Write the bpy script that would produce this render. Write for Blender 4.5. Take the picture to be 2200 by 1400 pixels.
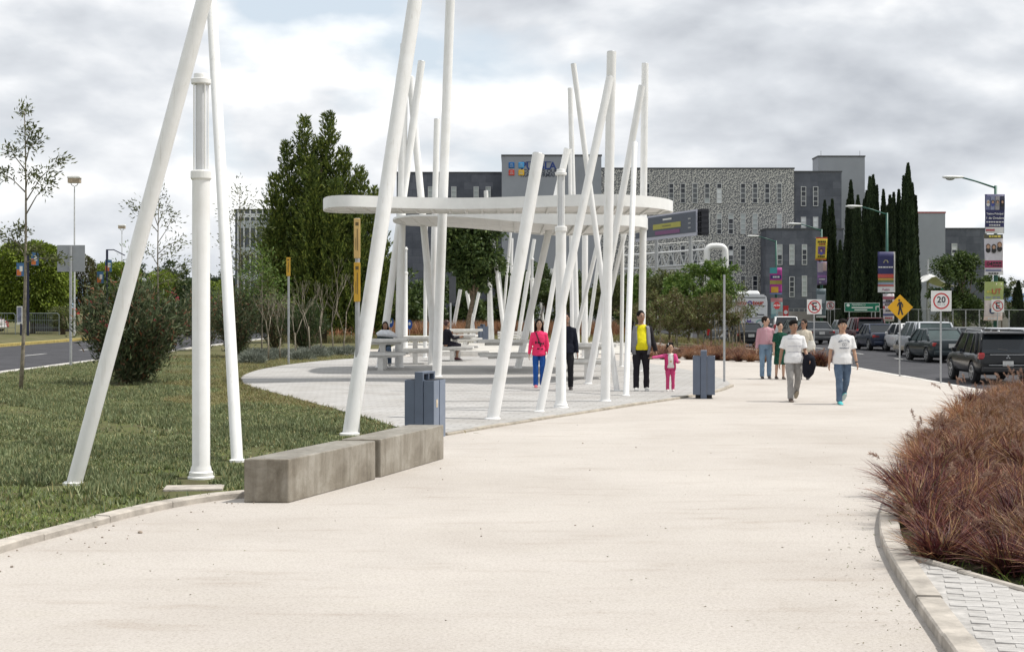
import bpy, bmesh, math, random
import numpy as np
from mathutils import Vector, Matrix
for o in list(bpy.data.objects): bpy.data.objects.remove(o)
S = bpy.context.scene
COL = S.collection
R = math.radians
# ------------------------------------------------------------ camera
F, H, CX, HY = 3200.0, 1.9, 1100.0, 659.0      # focal length in pixels of a 2200 px frame, eye height
cd = bpy.data.cameras.new('camera'); cam = bpy.data.objects.new('camera', cd); COL.objects.link(cam)
cam.location = (0, 0, H); cam.rotation_euler = (R(90), 0, 0)
cd.sensor_width = 36; cd.lens = 36 * F / 2200; cd.shift_y = -41 / 2200
cd.clip_start = 0.1; cd.clip_end = 20000
S.camera = cam
# ------------------------------------------------------------ sky, sun, exposure
SUN_EL, SUN_AZ = R(61), R(89)                  # azimuth clockwise from +Y (view direction): from the right
w = bpy.data.worlds.new('World'); S.world = w; w.use_nodes = True
nt = w.node_tree; N = nt.nodes; L = nt.links
for n in list(N): N.remove(n)
out = N.new('ShaderNodeOutputWorld'); bg = N.new('ShaderNodeBackground'); bg.inputs[1].default_value = 0.1
sky = N.new('ShaderNodeTexSky'); sky.sky_type = 'NISHITA'; sky.sun_disc = False
sky.sun_elevation = SUN_EL; sky.sun_rotation = SUN_AZ; sky.air_density = 1.2; sky.dust_density = 2.0
tc = N.new('ShaderNodeTexCoord')
def wmath(op, a, b=None, clamp=False):
    n = N.new('ShaderNodeMath'); n.operation = op; n.use_clamp = clamp
    for i, v in enumerate((a, b)):
        if v is None: continue
        if isinstance(v, (int, float)): n.inputs[i].default_value = v
        else: L.new(v, n.inputs[i])
    return n.outputs[0]
def wnoise(scale, loc, sc, detail=8, rough=.55, dist=0.0):
    m = N.new('ShaderNodeMapping'); L.new(tc.outputs['Generated'], m.inputs[0])
    m.inputs['Location'].default_value = loc; m.inputs['Scale'].default_value = sc
    n = N.new('ShaderNodeTexNoise'); L.new(m.outputs[0], n.inputs['Vector'])
    n.inputs['Scale'].default_value = scale; n.inputs['Detail'].default_value = detail
    n.inputs['Roughness'].default_value = rough; n.inputs['Distortion'].default_value = dist
    return n.outputs[0]
def wramp(fac, stops):
    r = N.new('ShaderNodeValToRGB'); L.new(fac, r.inputs[0])
    e = r.color_ramp.elements
    while len(e) < len(stops): e.new(.5)
    for i, (p, c) in enumerate(stops):
        e[i].position = p; e[i].color = (*c, 1)
    return r.outputs[0]
def density(dz):                                # cloud thickness in a direction, dz looks a little higher
    m = N.new('ShaderNodeMapping'); L.new(tc.outputs['Generated'], m.inputs[0]); m.inputs['Location'].default_value = (5.3, .4, 3.35 + dz); m.inputs['Scale'].default_value = (1, 1, 2.1)
    a = N.new('ShaderNodeTexNoise'); L.new(m.outputs[0], a.inputs['Vector']); a.inputs['Scale'].default_value = 6.2; a.inputs['Detail'].default_value = 9; a.inputs['Roughness'].default_value = .47; a.inputs['Distortion'].default_value = .1
    return a.outputs[0]
d0, d1 = density(0.0), density(.035)
cover = wramp(d0, [(.29, (0, 0, 0)), (.42, (1, 1, 1))])
lit = wmath('ADD', wmath('MULTIPLY', wmath('SUBTRACT', d0, d1), 2.3), wmath('SUBTRACT', .50, wmath('MULTIPLY', wmath('SUBTRACT', d0, .48), 1.1)))   # tops catch the light, thick undersides are grey
ccol = wramp(lit, [(.15, (4.2, 4.45, 4.85)), (.42, (5.9, 6.15, 6.5)), (.56, (7.3, 7.45, 7.65)), (.74, (9.8, 9.8, 9.7))])
mx = N.new('ShaderNodeMixRGB'); L.new(cover, mx.inputs[0])
haz = N.new('ShaderNodeMixRGB'); haz.inputs[0].default_value = .8          # the thin high veil between the clouds
L.new(sky.outputs[0], haz.inputs[1]); haz.inputs[2].default_value = (5.9, 6.6, 7.3, 1)
L.new(haz.outputs[0], mx.inputs[1]); L.new(ccol, mx.inputs[2])
L.new(mx.outputs[0], bg.inputs[0]); L.new(bg.outputs[0], out.inputs[0])
sd = bpy.data.lights.new('sun', 'SUN'); sd.energy = 3.3; sd.angle = R(1.5); sd.color = (1, .955, .89)
sun = bpy.data.objects.new('sun', sd); COL.objects.link(sun)
to_sun = Vector((math.sin(SUN_AZ) * math.cos(SUN_EL), math.cos(SUN_AZ) * math.cos(SUN_EL), math.sin(SUN_EL)))
sun.rotation_euler = to_sun.to_track_quat('Z', 'Y').to_euler(); sun.location = (30, -10, 60)
S.view_settings.view_transform = 'Standard'; S.view_settings.look = 'None'
S.view_settings.exposure = 0.36; S.view_settings.gamma = 1; S.view_settings.use_curve_mapping = False
S.cycles.use_denoising = True
S.cycles.max_bounces = 6; S.cycles.transparent_max_bounces = 8
# ------------------------------------------------------------ helpers
rng = np.random.default_rng(7); random.seed(7)
def G(px, py, z=0.0):
    d = F * (H - z) / (py - HY); return Vector(((px - CX) / F * d, d, z))
def P(px, py, d):
    return Vector(((px - CX) / F * d, d, H - (py - HY) / F * d))
def tag(o, label=None, cat=None, group=None, kind=None):
    if label: o['label'] = label
    if cat: o['category'] = cat
    if group: o['group'] = group
    if kind: o['kind'] = kind
    return o
def thing(name, label, cat, loc=(0, 0, 0), rz=0.0, group=None):
    o = bpy.data.objects.new(name, None); COL.objects.link(o)
    o.empty_display_size = .2; o.location = loc; o.rotation_euler = (0, 0, rz)
    return tag(o, label, cat, group)
def link(name, me, parent=None, loc=None):
    o = bpy.data.objects.new(name, me); COL.objects.link(o)
    if parent: o.parent = parent
    if loc is not None: o.location = loc
    return o
def kids(o): return [c for c in COL.objects if c.parent is o]
def copy_tree(o, loc=None, rz=None, parent=None):
    c = o.copy(); COL.objects.link(c); c.parent = parent
    if loc is not None: c.location = loc
    if rz is not None: c.rotation_euler = (0, 0, rz)
    for k in o.children: copy_tree(k, parent=c)
    return c
def frame(d, up=Vector((0, 0, 1))):
    d = d.normalized()
    if abs(d.dot(up)) > .999: up = Vector((0, 1, 0))
    x = d.cross(up).normalized(); y = x.cross(d).normalized()
    return x, y
class MB:
    def __init__(s): s.v = []; s.f = []
    def add(s, vs, fs):
        b = len(s.v); s.v += [tuple(p) for p in vs]; s.f += [tuple(i + b for i in f) for f in fs]; return s
    def box(s, c, size, rz=0.0, M=None, taper=1.0):
        cx, cy, cz = c; a, b, h = size[0] / 2, size[1] / 2, size[2] / 2
        vs = []
        for z in (-h, h):
            t = taper if z > 0 else 1
            for x, y in ((-a, -b), (a, -b), (a, b), (-a, b)):
                x2, y2 = x * t, y * t
                vs.append((cx + x2 * math.cos(rz) - y2 * math.sin(rz), cy + x2 * math.sin(rz) + y2 * math.cos(rz), cz + z))
        if M: vs = [M @ Vector(p) for p in vs]
        return s.add(vs, [(3, 2, 1, 0), (4, 5, 6, 7), (0, 1, 5, 4), (1, 2, 6, 5), (2, 3, 7, 6), (3, 0, 4, 7)])
    def tube(s, pts, rad, n=12, caps=True, side=None):
        pts = [Vector(p) for p in pts]
        if not hasattr(rad, '__len__'): rad = [rad] * len(pts)
        vs = []; fs = []; x = None
        for i, p in enumerate(pts):
            d = (pts[min(i + 1, len(pts) - 1)] - pts[max(i - 1, 0)]).normalized()
            if side is not None:
                x = (side - d * side.dot(d)).normalized(); y = d.cross(x)
            elif x is None: x, _ = frame(d); y = d.cross(x)
            else:
                x = (x - d * x.dot(d)).normalized(); y = d.cross(x)
            r = rad[i]; rx, ry = r if hasattr(r, '__len__') else (r, r)
            for k in range(n):
                a = 2 * math.pi * k / n
                vs.append(p + x * (math.cos(a) * rx) + y * (math.sin(a) * ry))
        m = len(pts)
        for i in range(m - 1):
            for k in range(n):
                k2 = (k + 1) % n
                fs.append((i * n + k, i * n + k2, (i + 1) * n + k2, (i + 1) * n + k))
        if caps:
            fs.append(tuple(reversed(range(n)))); fs.append(tuple(range((m - 1) * n, m * n)))
        return s.add(vs, fs)
    def lathe(s, prof, n=20, o=(0, 0, 0)):
        return s.tube([(o[0], o[1], o[2] + z) for r, z in prof], [max(r, .0005) for r, z in prof], n) if False else s._lathe(prof, n, o)
    def _lathe(s, prof, n, o):
        vs = [(o[0] + r * math.cos(2 * math.pi * k / n), o[1] + r * math.sin(2 * math.pi * k / n), o[2] + z) for r, z in prof for k in range(n)]
        fs = [(i * n + k, i * n + (k + 1) % n, (i + 1) * n + (k + 1) % n, (i + 1) * n + k) for i in range(len(prof) - 1) for k in range(n)]
        fs.append(tuple(reversed(range(n)))); fs.append(tuple(range((len(prof) - 1) * n, len(prof) * n)))
        return s.add(vs, fs)
    def prism(s, poly, z0, z1, M=None):
        n = len(poly)
        vs = [(x, y, z0) for x, y in poly] + [(x, y, z1) for x, y in poly]
        if M: vs = [M @ Vector(p) for p in vs]
        fs = [tuple(reversed(range(n))), tuple(range(n, 2 * n))] + [(i, (i + 1) % n, n + (i + 1) % n, n + i) for i in range(n)]
        return s.add(vs, fs)
    def sphere(s, c, r, nu=14, nv=10):
        rx, ry, rz = r if hasattr(r, '__len__') else (r, r, r)
        vs = [(c[0], c[1], c[2] - rz)]
        for j in range(1, nv):
            t = -math.pi / 2 + math.pi * j / nv
            for k in range(nu):
                a = 2 * math.pi * k / nu
                vs.append((c[0] + rx * math.cos(t) * math.cos(a), c[1] + ry * math.cos(t) * math.sin(a), c[2] + rz * math.sin(t)))
        vs.append((c[0], c[1], c[2] + rz)); fs = []
        for k in range(nu):
            k2 = (k + 1) % nu
            fs.append((0, 1 + k2, 1 + k))
            for j in range(nv - 2):
                a = 1 + j * nu
                fs.append((a + k, a + k2, a + nu + k2, a + nu + k))
            a = 1 + (nv - 2) * nu
            fs.append((a + k, a + k2, len(vs) - 1))
        return s.add(vs, fs)
    def mesh(s, name, mat, smooth=False, angle=None):
        me = bpy.data.meshes.new(name); me.from_pydata(s.v, [], s.f); me.materials.append(mat)
        if smooth or angle:
            me.polygons.foreach_set('use_smooth', [True] * len(me.polygons))
            if angle: me.set_sharp_from_angle(angle=R(angle))
        me.update(); return me
    def build(s, name, mat, parent=None, smooth=False, angle=None, bevel=0, origin=None, loc=None):
        if origin is not None:
            o_ = Vector(origin); s.v = [tuple(Vector(p) - o_) for p in s.v]; loc = o_
        o = link(name, s.mesh(name, mat, smooth, angle), parent, loc)
        if bevel:
            b = o.modifiers.new('bevel', 'BEVEL'); b.width = bevel; b.segments = 2; b.limit_method = 'ANGLE'
        return o
def npmesh(name, V, Fq, mat, smooth=False):
    V = np.asarray(V, np.float32).reshape(-1, 3); Fq = np.asarray(Fq, np.int32); k = Fq.shape[1]; n = len(Fq)
    me = bpy.data.meshes.new(name); me.vertices.add(len(V)); me.vertices.foreach_set('co', V.ravel())
    me.loops.add(n * k); me.loops.foreach_set('vertex_index', Fq.ravel())
    me.polygons.add(n); me.polygons.foreach_set('loop_start', np.arange(n, dtype=np.int32) * k)
    if smooth: me.polygons.foreach_set('use_smooth', np.ones(n, bool))
    me.update(calc_edges=True); me.materials.append(mat); return me
def inpoly(pts, poly):
    x, y = pts[:, 0], pts[:, 1]; ins = np.zeros(len(pts), bool); j = len(poly) - 1
    for i in range(len(poly)):
        xi, yi = poly[i][:2]; xj, yj = poly[j][:2]
        ins ^= ((yi > y) != (yj > y)) & (x < (xj - xi) * (y - yi) / (yj - yi + 1e-12) + xi); j = i
    return ins
# ------------------------------------------------------------ materials
MATS = {}
def nodes_of(name):
    m = bpy.data.materials.new(name); m.use_nodes = True; t = m.node_tree
    for n in list(t.nodes): t.nodes.remove(n)
    o = t.nodes.new('ShaderNodeOutputMaterial'); b = t.nodes.new('ShaderNodeBsdfPrincipled'); t.links.new(b.outputs[0], o.inputs[0])
    return m, t, b, o
def nd(t, typ, ins=None, **kw):
    n = t.nodes.new(typ)
    for k, v in kw.items(): setattr(n, k, v)
    for k, v in (ins or {}).items():
        if hasattr(v, 'is_linked') or hasattr(v, 'links'): t.links.new(v, n.inputs[k])
        else: n.inputs[k].default_value = v
    return n
def ramp(t, fac, stops, interp='LINEAR'):
    r = t.nodes.new('ShaderNodeValToRGB'); t.links.new(fac, r.inputs[0]); e = r.color_ramp.elements; r.color_ramp.interpolation = interp
    while len(e) < len(stops): e.new(.5)
    for i, (p, c) in enumerate(stops): e[i].position = p; e[i].color = (*c, 1) if len(c) == 3 else c
    return r.outputs[0]
def pm(name, col, rough=.6, var=.12, scale=6.0, bump=0.0, bscale=40.0, metal=0.0, col2=None, spec=.5, coat=0.0, stretch=(1, 1, 1)):
    if name in MATS: return MATS[name]
    m, t, b, o = nodes_of(name)
    b.inputs['Roughness'].default_value = rough; b.inputs['Metallic'].default_value = metal
    b.inputs['Specular IOR Level'].default_value = spec; b.inputs['Coat Weight'].default_value = coat
    tcn = nd(t, 'ShaderNodeTexCoord'); mp = nd(t, 'ShaderNodeMapping', {0: tcn.outputs['Object'], 'Scale': stretch})
    nz = nd(t, 'ShaderNodeTexNoise', {'Vector': mp.outputs[0], 'Scale': scale, 'Detail': 6.0, 'Roughness': .62})
    c2 = col2 or tuple(max(0, c * (1 - var * 2)) for c in col); c1 = tuple(min(1, c * (1 + var)) for c in col) if not col2 else col
    t.links.new(ramp(t, nz.outputs[0], [(.3, c2), (.68, c1)]), b.inputs['Base Color'])
    if bump:
        n2 = nd(t, 'ShaderNodeTexNoise', {'Vector': mp.outputs[0], 'Scale': bscale, 'Detail': 4.0})
        bp = nd(t, 'ShaderNodeBump', {'Height': n2.outputs[0], 'Strength': bump, 'Distance': .02}); t.links.new(bp.outputs[0], b.inputs['Normal'])
    MATS[name] = m; return m
def leafmat(name, stops, trans=.25, rough=.55, vary=False):
    if name in MATS: return MATS[name]
    m, t, b, o = nodes_of(name)
    g = nd(t, 'ShaderNodeNewGeometry')
    c = ramp(t, g.outputs['Random Per Island'], stops)
    tcn = nd(t, 'ShaderNodeTexCoord'); nz = nd(t, 'ShaderNodeTexNoise', {'Vector': tcn.outputs['Object'], 'Scale': 1.3, 'Detail': 3.0})
    oi = nd(t, 'ShaderNodeObjectInfo'); vr = nd(t, 'ShaderNodeMapRange', {0: oi.outputs['Random'], 3: .72, 4: 1.28}).outputs[0]
    vv = nd(t, 'ShaderNodeMath', {0: vr, 1: nd(t, 'ShaderNodeMapRange', {0: nz.outputs[0], 1: .3, 2: .7, 3: .72, 4: 1.3}).outputs[0]}, operation='MULTIPLY').outputs[0]
    hs = nd(t, 'ShaderNodeHueSaturation', {'Color': c, 'Value': vv if vary else nd(t, 'ShaderNodeMapRange', {0: nz.outputs[0], 1: .3, 2: .7, 3: .72, 4: 1.3}).outputs[0]})
    t.links.new(hs.outputs[0], b.inputs['Base Color']); b.inputs['Roughness'].default_value = rough; b.inputs['Specular IOR Level'].default_value = .3
    tr = nd(t, 'ShaderNodeBsdfTranslucent', {'Color': hs.outputs[0]}); mxs = nd(t, 'ShaderNodeMixShader', {0: trans, 1: b.outputs[0], 2: tr.outputs[0]})
    t.links.new(mxs.outputs[0], o.inputs[0]); MATS[name] = m; return m
def textmesh(s, size, bold=0.0, spacing=1.0):
    cu = bpy.data.curves.new('lettering', 'FONT'); cu.body = s; cu.size = size; cu.align_x = 'CENTER'; cu.align_y = 'CENTER'
    cu.offset = bold; cu.space_character = spacing; cu.resolution_u = 2
    o = bpy.data.objects.new('lettering', cu); COL.objects.link(o)
    dg = bpy.context.evaluated_depsgraph_get(); me = bpy.data.meshes.new_from_object(o.evaluated_get(dg))
    vs = [tuple(v.co) for v in me.vertices]; fs = [tuple(p.vertices) for p in me.polygons]
    bpy.data.objects.remove(o); bpy.data.curves.remove(cu); bpy.data.meshes.remove(me)
    return vs, fs
def lettering(s, size, mat, parent, M, name='lettering', bold=0.0, spacing=1.0):
    # M maps the text plane (x right, y up, z out) into the parent's space
    vs, fs = textmesh(s, size, bold, spacing); mb = MB(); mb.add([M @ Vector(v) for v in vs], fs)
    return mb.build(name, mat, parent)
def facing(x, y, z):                # text plane standing upright, looking at -Y
    return Matrix.Translation((x, y, z)) @ Matrix.Rotation(R(90), 4, 'X')
WHITE = pm('white_painted_steel', (.80, .80, .78), .38, .035, 3, .03, 90)
def polemat():
    m, t, b, o = nodes_of('white_pole_paint'); b.inputs['Roughness'].default_value = .36
    tcn = nd(t, 'ShaderNodeTexCoord')
    n1 = nd(t, 'ShaderNodeTexNoise', {'Vector': tcn.outputs['Object'], 'Scale': 2.2, 'Detail': 7.0, 'Roughness': .7})
    mp = nd(t, 'ShaderNodeMapping', {0: tcn.outputs['Object'], 'Scale': (30, 30, 1.2)})
    n2 = nd(t, 'ShaderNodeTexNoise', {'Vector': mp.outputs[0], 'Scale': 1.0, 'Detail': 4.0})
    a = ramp(t, n1.outputs[0], [(.3, (.74, .735, .71)), (.6, (.82, .82, .81))]); c = ramp(t, n2.outputs[0], [(.28, (.62, .59, .54)), (.4, (1, 1, 1))])
    mxn = nd(t, 'ShaderNodeMixRGB', {0: .35, 1: a, 2: c}, blend_type='MULTIPLY')
    n3 = nd(t, 'ShaderNodeTexNoise', {'Vector': nd(t, 'ShaderNodeMapping', {0: tcn.outputs['Object'], 'Scale': (9, 9, 4)}).outputs[0], 'Scale': 1.0, 'Detail': 9.0, 'Roughness': .75})
    sp = ramp(t, n3.outputs[0], [(.26, (.30, .22, .15)), (.315, (1, 1, 1))])           # chips and rust specks
    mx2 = nd(t, 'ShaderNodeMixRGB', {0: .8, 1: mxn.outputs[0], 2: sp}, blend_type='MULTIPLY'); t.links.new(mx2.outputs[0], b.inputs['Base Color'])
    return m
POLE = polemat()
GREYM = pm('galvanised_steel', (.42, .43, .44), .42, .1, 8, metal=.55)
CONC = pm('concrete', (.36, .335, .29), .5, .22, 2.2, .12, 60)
BLACKR = pm('black_rubber', (.018, .018, .02), .8, .1)
DARKP = pm('dark_print', (.03, .03, .04), .6, .02)
REDP = pm('red_print', (.55, .03, .03), .5, .04)
WHITEP = pm('white_print', (.78, .78, .76), .5, .03)
# ------------------------------------------------------------ ground
def sstep(a, b, x):
    t = min(1, max(0, (x - a) / (b - a))); return t * t * (3 - 2 * t)
def zg(x): return -0.30 * sstep(8.5, 12.5, x)          # the park falls gently to the road on the right
RZ = -0.45                                              # right carriageway
def gravelmat():
    m, t, b, o = nodes_of('pale_compacted_gravel'); b.inputs['Roughness'].default_value = .9; b.inputs['Specular IOR Level'].default_value = .15
    c = nd(t, 'ShaderNodeTexCoord').outputs['Object']
    big = nd(t, 'ShaderNodeTexNoise', {'Vector': c, 'Scale': .35, 'Detail': 6.0, 'Roughness': .6}).outputs[0]
    mid = nd(t, 'ShaderNodeTexNoise', {'Vector': nd(t, 'ShaderNodeMapping', {0: c, 'Scale': (.7, 3.0, 1)}).outputs[0], 'Scale': 1.1, 'Detail': 8.0, 'Roughness': .65}).outputs[0]
    fine = nd(t, 'ShaderNodeTexNoise', {'Vector': c, 'Scale': 48.0, 'Detail': 7.0, 'Roughness': .82}).outputs[0]
    vor = nd(t, 'ShaderNodeTexVoronoi', {'Vector': c, 'Scale': 70.0}).outputs['Color']
    a = ramp(t, big, [(.3, (.435, .40, .365)), (.5, (.487, .455, .421)), (.72, (.532, .50, .464))])
    s = ramp(t, mid, [(.27, (.80, .75, .70)), (.43, (.97, .965, .96)), (.5, (1, 1, 1)), (.7, (1.0, 1.0, .98))])
    f = ramp(t, fine, [(.30, (.50, .48, .45)), (.44, (.86, .85, .84)), (.56, (1, 1, 1)), (.78, (1, 1, 1))])
    v = nd(t, 'ShaderNodeSeparateColor', {0: vor}).outputs[0]
    g = ramp(t, v, [(.0, (.8, .78, .75)), (.25, (1, 1, 1)), (.9, (1, 1, 1)), (1, (1.0, 1.0, 1.0))])
    x = nd(t, 'ShaderNodeMixRGB', {0: .75, 1: a, 2: s}, blend_type='MULTIPLY').outputs[0]
    x = nd(t, 'ShaderNodeMixRGB', {0: .9, 1: x, 2: f}, blend_type='MULTIPLY').outputs[0]
    x = nd(t, 'ShaderNodeMixRGB', {0: .6, 1: x, 2: g}, blend_type='MULTIPLY').outputs[0]
    t.links.new(x, b.inputs['Base Color'])
    bp = nd(t, 'ShaderNodeBump', {'Height': fine, 'Strength': .5, 'Distance': .012}); t.links.new(bp.outputs[0], b.inputs['Normal'])
    return m
def pavermat():
    m, t, b, o = nodes_of('pale_paving_bricks'); b.inputs['Roughness'].default_value = .85; b.inputs['Specular IOR Level'].default_value = .2
    c = nd(t, 'ShaderNodeTexCoord').outputs['Object']
    rot = nd(t, 'ShaderNodeMapping', {0: c, 'Rotation': (0, 0, R(12))}).outputs[0]
    br = nd(t, 'ShaderNodeTexBrick', {'Vector': rot, 'Color1': (.36, .352, .342, 1), 'Color2': (.42, .412, .40, 1), 'Mortar': (.27, .262, .25, 1), 'Scale': 1.0, 'Mortar Size': .012, 'Brick Width': .42, 'Row Height': .21, 'Bias': .1})
    nz = nd(t, 'ShaderNodeTexNoise', {'Vector': c, 'Scale': .8, 'Detail': 7.0}).outputs[0]
    x = nd(t, 'ShaderNodeMixRGB', {0: .5, 1: br.outputs[0], 2: ramp(t, nz, [(.3, (.72, .69, .65)), (.6, (1, 1, 1))])}, blend_type='MULTIPLY').outputs[0]
    t.links.new(x, b.inputs['Base Color'])
    bp = nd(t, 'ShaderNodeBump', {'Height': br.outputs['Fac'], 'Strength': .3, 'Distance': .006}, invert=True); t.links.new(bp.outputs[0], b.inputs['Normal'])
    return m
GRAVEL = gravelmat(); PAVER = pavermat()
ASPH = pm('asphalt', (.052, .052, .058), .85, .2, 1.2, .25, 120, spec=.25)
EARTH = pm('dry_grass_earth', (.15, .13, .075), .95, .2, .8, .3, 30, col2=(.07, .085, .03), spec=.1)
SOIL = pm('lawn_soil', (.11, .125, .045), .95, .2, 2.5, .4, 30, col2=(.075, .065, .038), spec=.1)
FIELD = pm('far_field_grass', (.16, .15, .06), .95, .2, .15, .2, 20, col2=(.08, .10, .03), spec=.1)
KERB = pm('kerb_concrete', (.42, .385, .34), .8, .2, 4, .25, 50, spec=.2)
KERBW = pm('white_kerb_paint', (.62, .60, .56), .7, .2, 3, .2, 40)
KERBY = pm('yellow_kerb_paint', (.42, .33, .10), .7, .2, 3, .2, 40)
def sheet(name, poly, z, mat):
    mb = MB(); pts = [(p[0], p[1], z) for p in poly]
    a = sum(pts[i][0] * pts[(i + 1) % len(pts)][1] - pts[(i + 1) % len(pts)][0] * pts[i][1] for i in range(len(pts)))
    if a < 0: pts.reverse()
    mb.add(pts, [tuple(range(len(pts)))])
    return tag(mb.build(name, mat), kind='structure')
sheet('ground', [(-6000, -200), (6000, -200), (6000, 9000), (-6000, 9000)], -.50, FIELD)
def strip(name, xs, ys, zf, mat):
    mb = MB(); n = len(ys)
    mb.add([(x, y, zf(x)) for x in xs for y in ys], [(i * n + j, (i + 1) * n + j, (i + 1) * n + j + 1, i * n + j + 1) for i in range(len(xs) - 1) for j in range(n - 1)])
    return tag(mb.build(name, mat, smooth=True), kind='structure')
XS = [-14.6, -6, 0, 5, 8.5] + [8.5 + .4 * i for i in range(1, 11)]
strip('park_ground', XS, [-4, 60, 130, 320], lambda x: zg(x) - .012, EARTH)
strip('path', [-9, -6, 0, 5, 8.5] + [8.5 + .4 * i for i in range(1, 11)], [-3, 20, 40, 67], lambda x: zg(x), GRAVEL)
sheet('road', [(12.5, -6), (24, -6), (24, 330), (12.5, 330)], RZ, ASPH)
sheet('left_road', [(-26, -6), (-14.75, -6), (-14.75, 330), (-26, 330)], -.14, ASPH)
sheet('left_verge', [(-400, -6), (-26.2, -6), (-26.2, 400), (-400, 400)], -.03, EARTH)
sheet('far_verge', [(24.3, -6), (400, -6), (400, 400), (24.3, 400)], -.34, FIELD)
def markings(name, segs, z):
    mb = MB()
    for x0, x1, y0, y1 in segs: mb.add([(x0, y0, z), (x1, y0, z), (x1, y1, z), (x0, y1, z)], [(0, 1, 2, 3)])
    return tag(mb.build(name, pm('worn_road_paint', (.55, .55, .53), .8, .25, 3)), kind='structure')
markings('lane_marking', [(-20.4, -20.25, y, y + 3) for y in range(30, 150, 8)], -.135)
markings('lane_marking', [(17.4, 17.52, y, y + 3) for y in range(38, 160, 9)], RZ + .005)
def kerbline(name, pts, width, ztop, zbot, mat, seg=1.0, lean=0.0):
    """a kerb of separate stones along a polyline; every stone is a part"""
    root = bpy.data.objects.new(name, None); COL.objects.link(root); root['kind'] = 'structure'
    P2 = [Vector((p[0], p[1])) for p in pts]; cum = [0]
    for a, b in zip(P2, P2[1:]): cum.append(cum[-1] + (b - a).length)
    def at(s):
        s = min(max(s, 0), cum[-1])
        for i in range(len(P2) - 1):
            if s <= cum[i + 1] or i == len(P2) - 2:
                u = (s - cum[i]) / max(1e-6, cum[i + 1] - cum[i]); return P2[i].lerp(P2[i + 1], u)
    n = max(1, int(round(cum[-1] / seg))); ds = cum[-1] / n
    for k in range(n):
        mb = MB(); sub = [at(k * ds + .004 + (ds - .008) * j / 3) for j in range(4)]
        prev = at(k * ds - .2); vs = []; dz = random.uniform(-.008, .006)
        for j, q in enumerate(sub):
            d = (at(k * ds + ds * j / 3 + .15) - at(k * ds + ds * j / 3 - .15)).normalized(); nx = Vector((d.y, -d.x))
            zt = (ztop(q.x) if callable(ztop) else ztop) + dz; zb = zbot(q.x) if callable(zbot) else zbot
            a, b_ = q - nx * width / 2, q + nx * width / 2; c = .012
            for p, z in ((a, zb), (a, zt - c), (a + nx * c, zt), (b_ - nx * c, zt), (b_, zt - c), (b_, zb)): vs.append((p.x, p.y, z))
        fs = [(j * 6 + i, j * 6 + i + 1, (j + 1) * 6 + i + 1, (j + 1) * 6 + i) for j in range(3) for i in range(5)]
        fs += [(5, 4, 3, 2, 1, 0), (18, 19, 20, 21, 22, 23)]
        mb.add(vs, fs); mb.build('kerb_stone', mat, root)
    return root
def smooth_line(pts, it=2):
    for _ in range(it):
        q = [pts[0]]
        for a, b in zip(pts, pts[1:]):
            q += [a.lerp(b, .25), a.lerp(b, .75)]
        q.append(pts[-1]); pts = q
    return pts
# lawn on the left with its kerb
lawn_edge = smooth_line([G(-420, 1330), G(-150, 1232), G(0, 1180), G(150, 1140), G(300, 1100), G(440, 1074), G(530, 1066)])
lawn_poly = [(p.x, p.y) for p in lawn_edge] + [(G(700, 1012).x, G(700, 1012).y), (G(860, 962).x, G(860, 962).y), (G(905, 930).x, G(905, 930).y), (G(870, 880).x, G(870, 880).y), (G(800, 800).x, G(800, 800).y), (-4.5, 58), (-14.4, 58), (-14.4, 6)]
tag(sheet('lawn', lawn_poly, .03, SOIL), kind='structure')
kerbline('lawn_kerb', lawn_edge, .16, .065, -.02, KERB, 1.1)
# the paved plaza under the canopy
plaza_px = [(955, 935), (1130, 906), (1300, 880), (1480, 853), (1545, 841), (1572, 830), (1560, 818), (1480, 797), (1400, 783), (1300, 774), (1000, 766), (760, 771), (640, 782), (560, 795), (522, 808), (515, 818), (530, 832), (600, 850), (740, 888), (830, 915), (890, 934)]
plaza = [G(*p) for p in plaza_px]
pl_s = smooth_line(plaza + [plaza[0]], 2)[:-1]
sheet('plaza', [(p.x, p.y) for p in pl_s], .042, PAVER)
front = smooth_line([G(*p) for p in plaza_px[:6]], 2)
kerbline('plaza_kerb', front, .10, .046, -.02, pm('plaza_edge', (.38, .34, .28), .85, .2, 5, .2, 40), 1.0)
# second paved court farther back and its low white plinths
sheet('rear_court', [(-5.5, 60), (7.5, 60), (8, 92), (-6, 88)], .02, pm('rear_paving', (.50, .48, .44), .85, .1, .7, .1, 30))
# kerbs of the two roads
kerbline('road_kerb', [(12.42, 30), (12.42, 100)], .20, -.285, RZ - .02, KERBW, 2.5)
kerbline('road_kerb_far', [(24.12, 60), (24.12, 180)], .24, -.30, RZ - .02, KERBW, 6)
kerbline('left_road_kerb', [(-14.66, 22), (-14.66, 90)], .20, .05, -.16, KERBW, 2.5)
kerbline('left_road_kerb_far', [(-26.1, 50), (-26.1, 160)], .24, .02, -.16, KERBY, 6)
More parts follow.
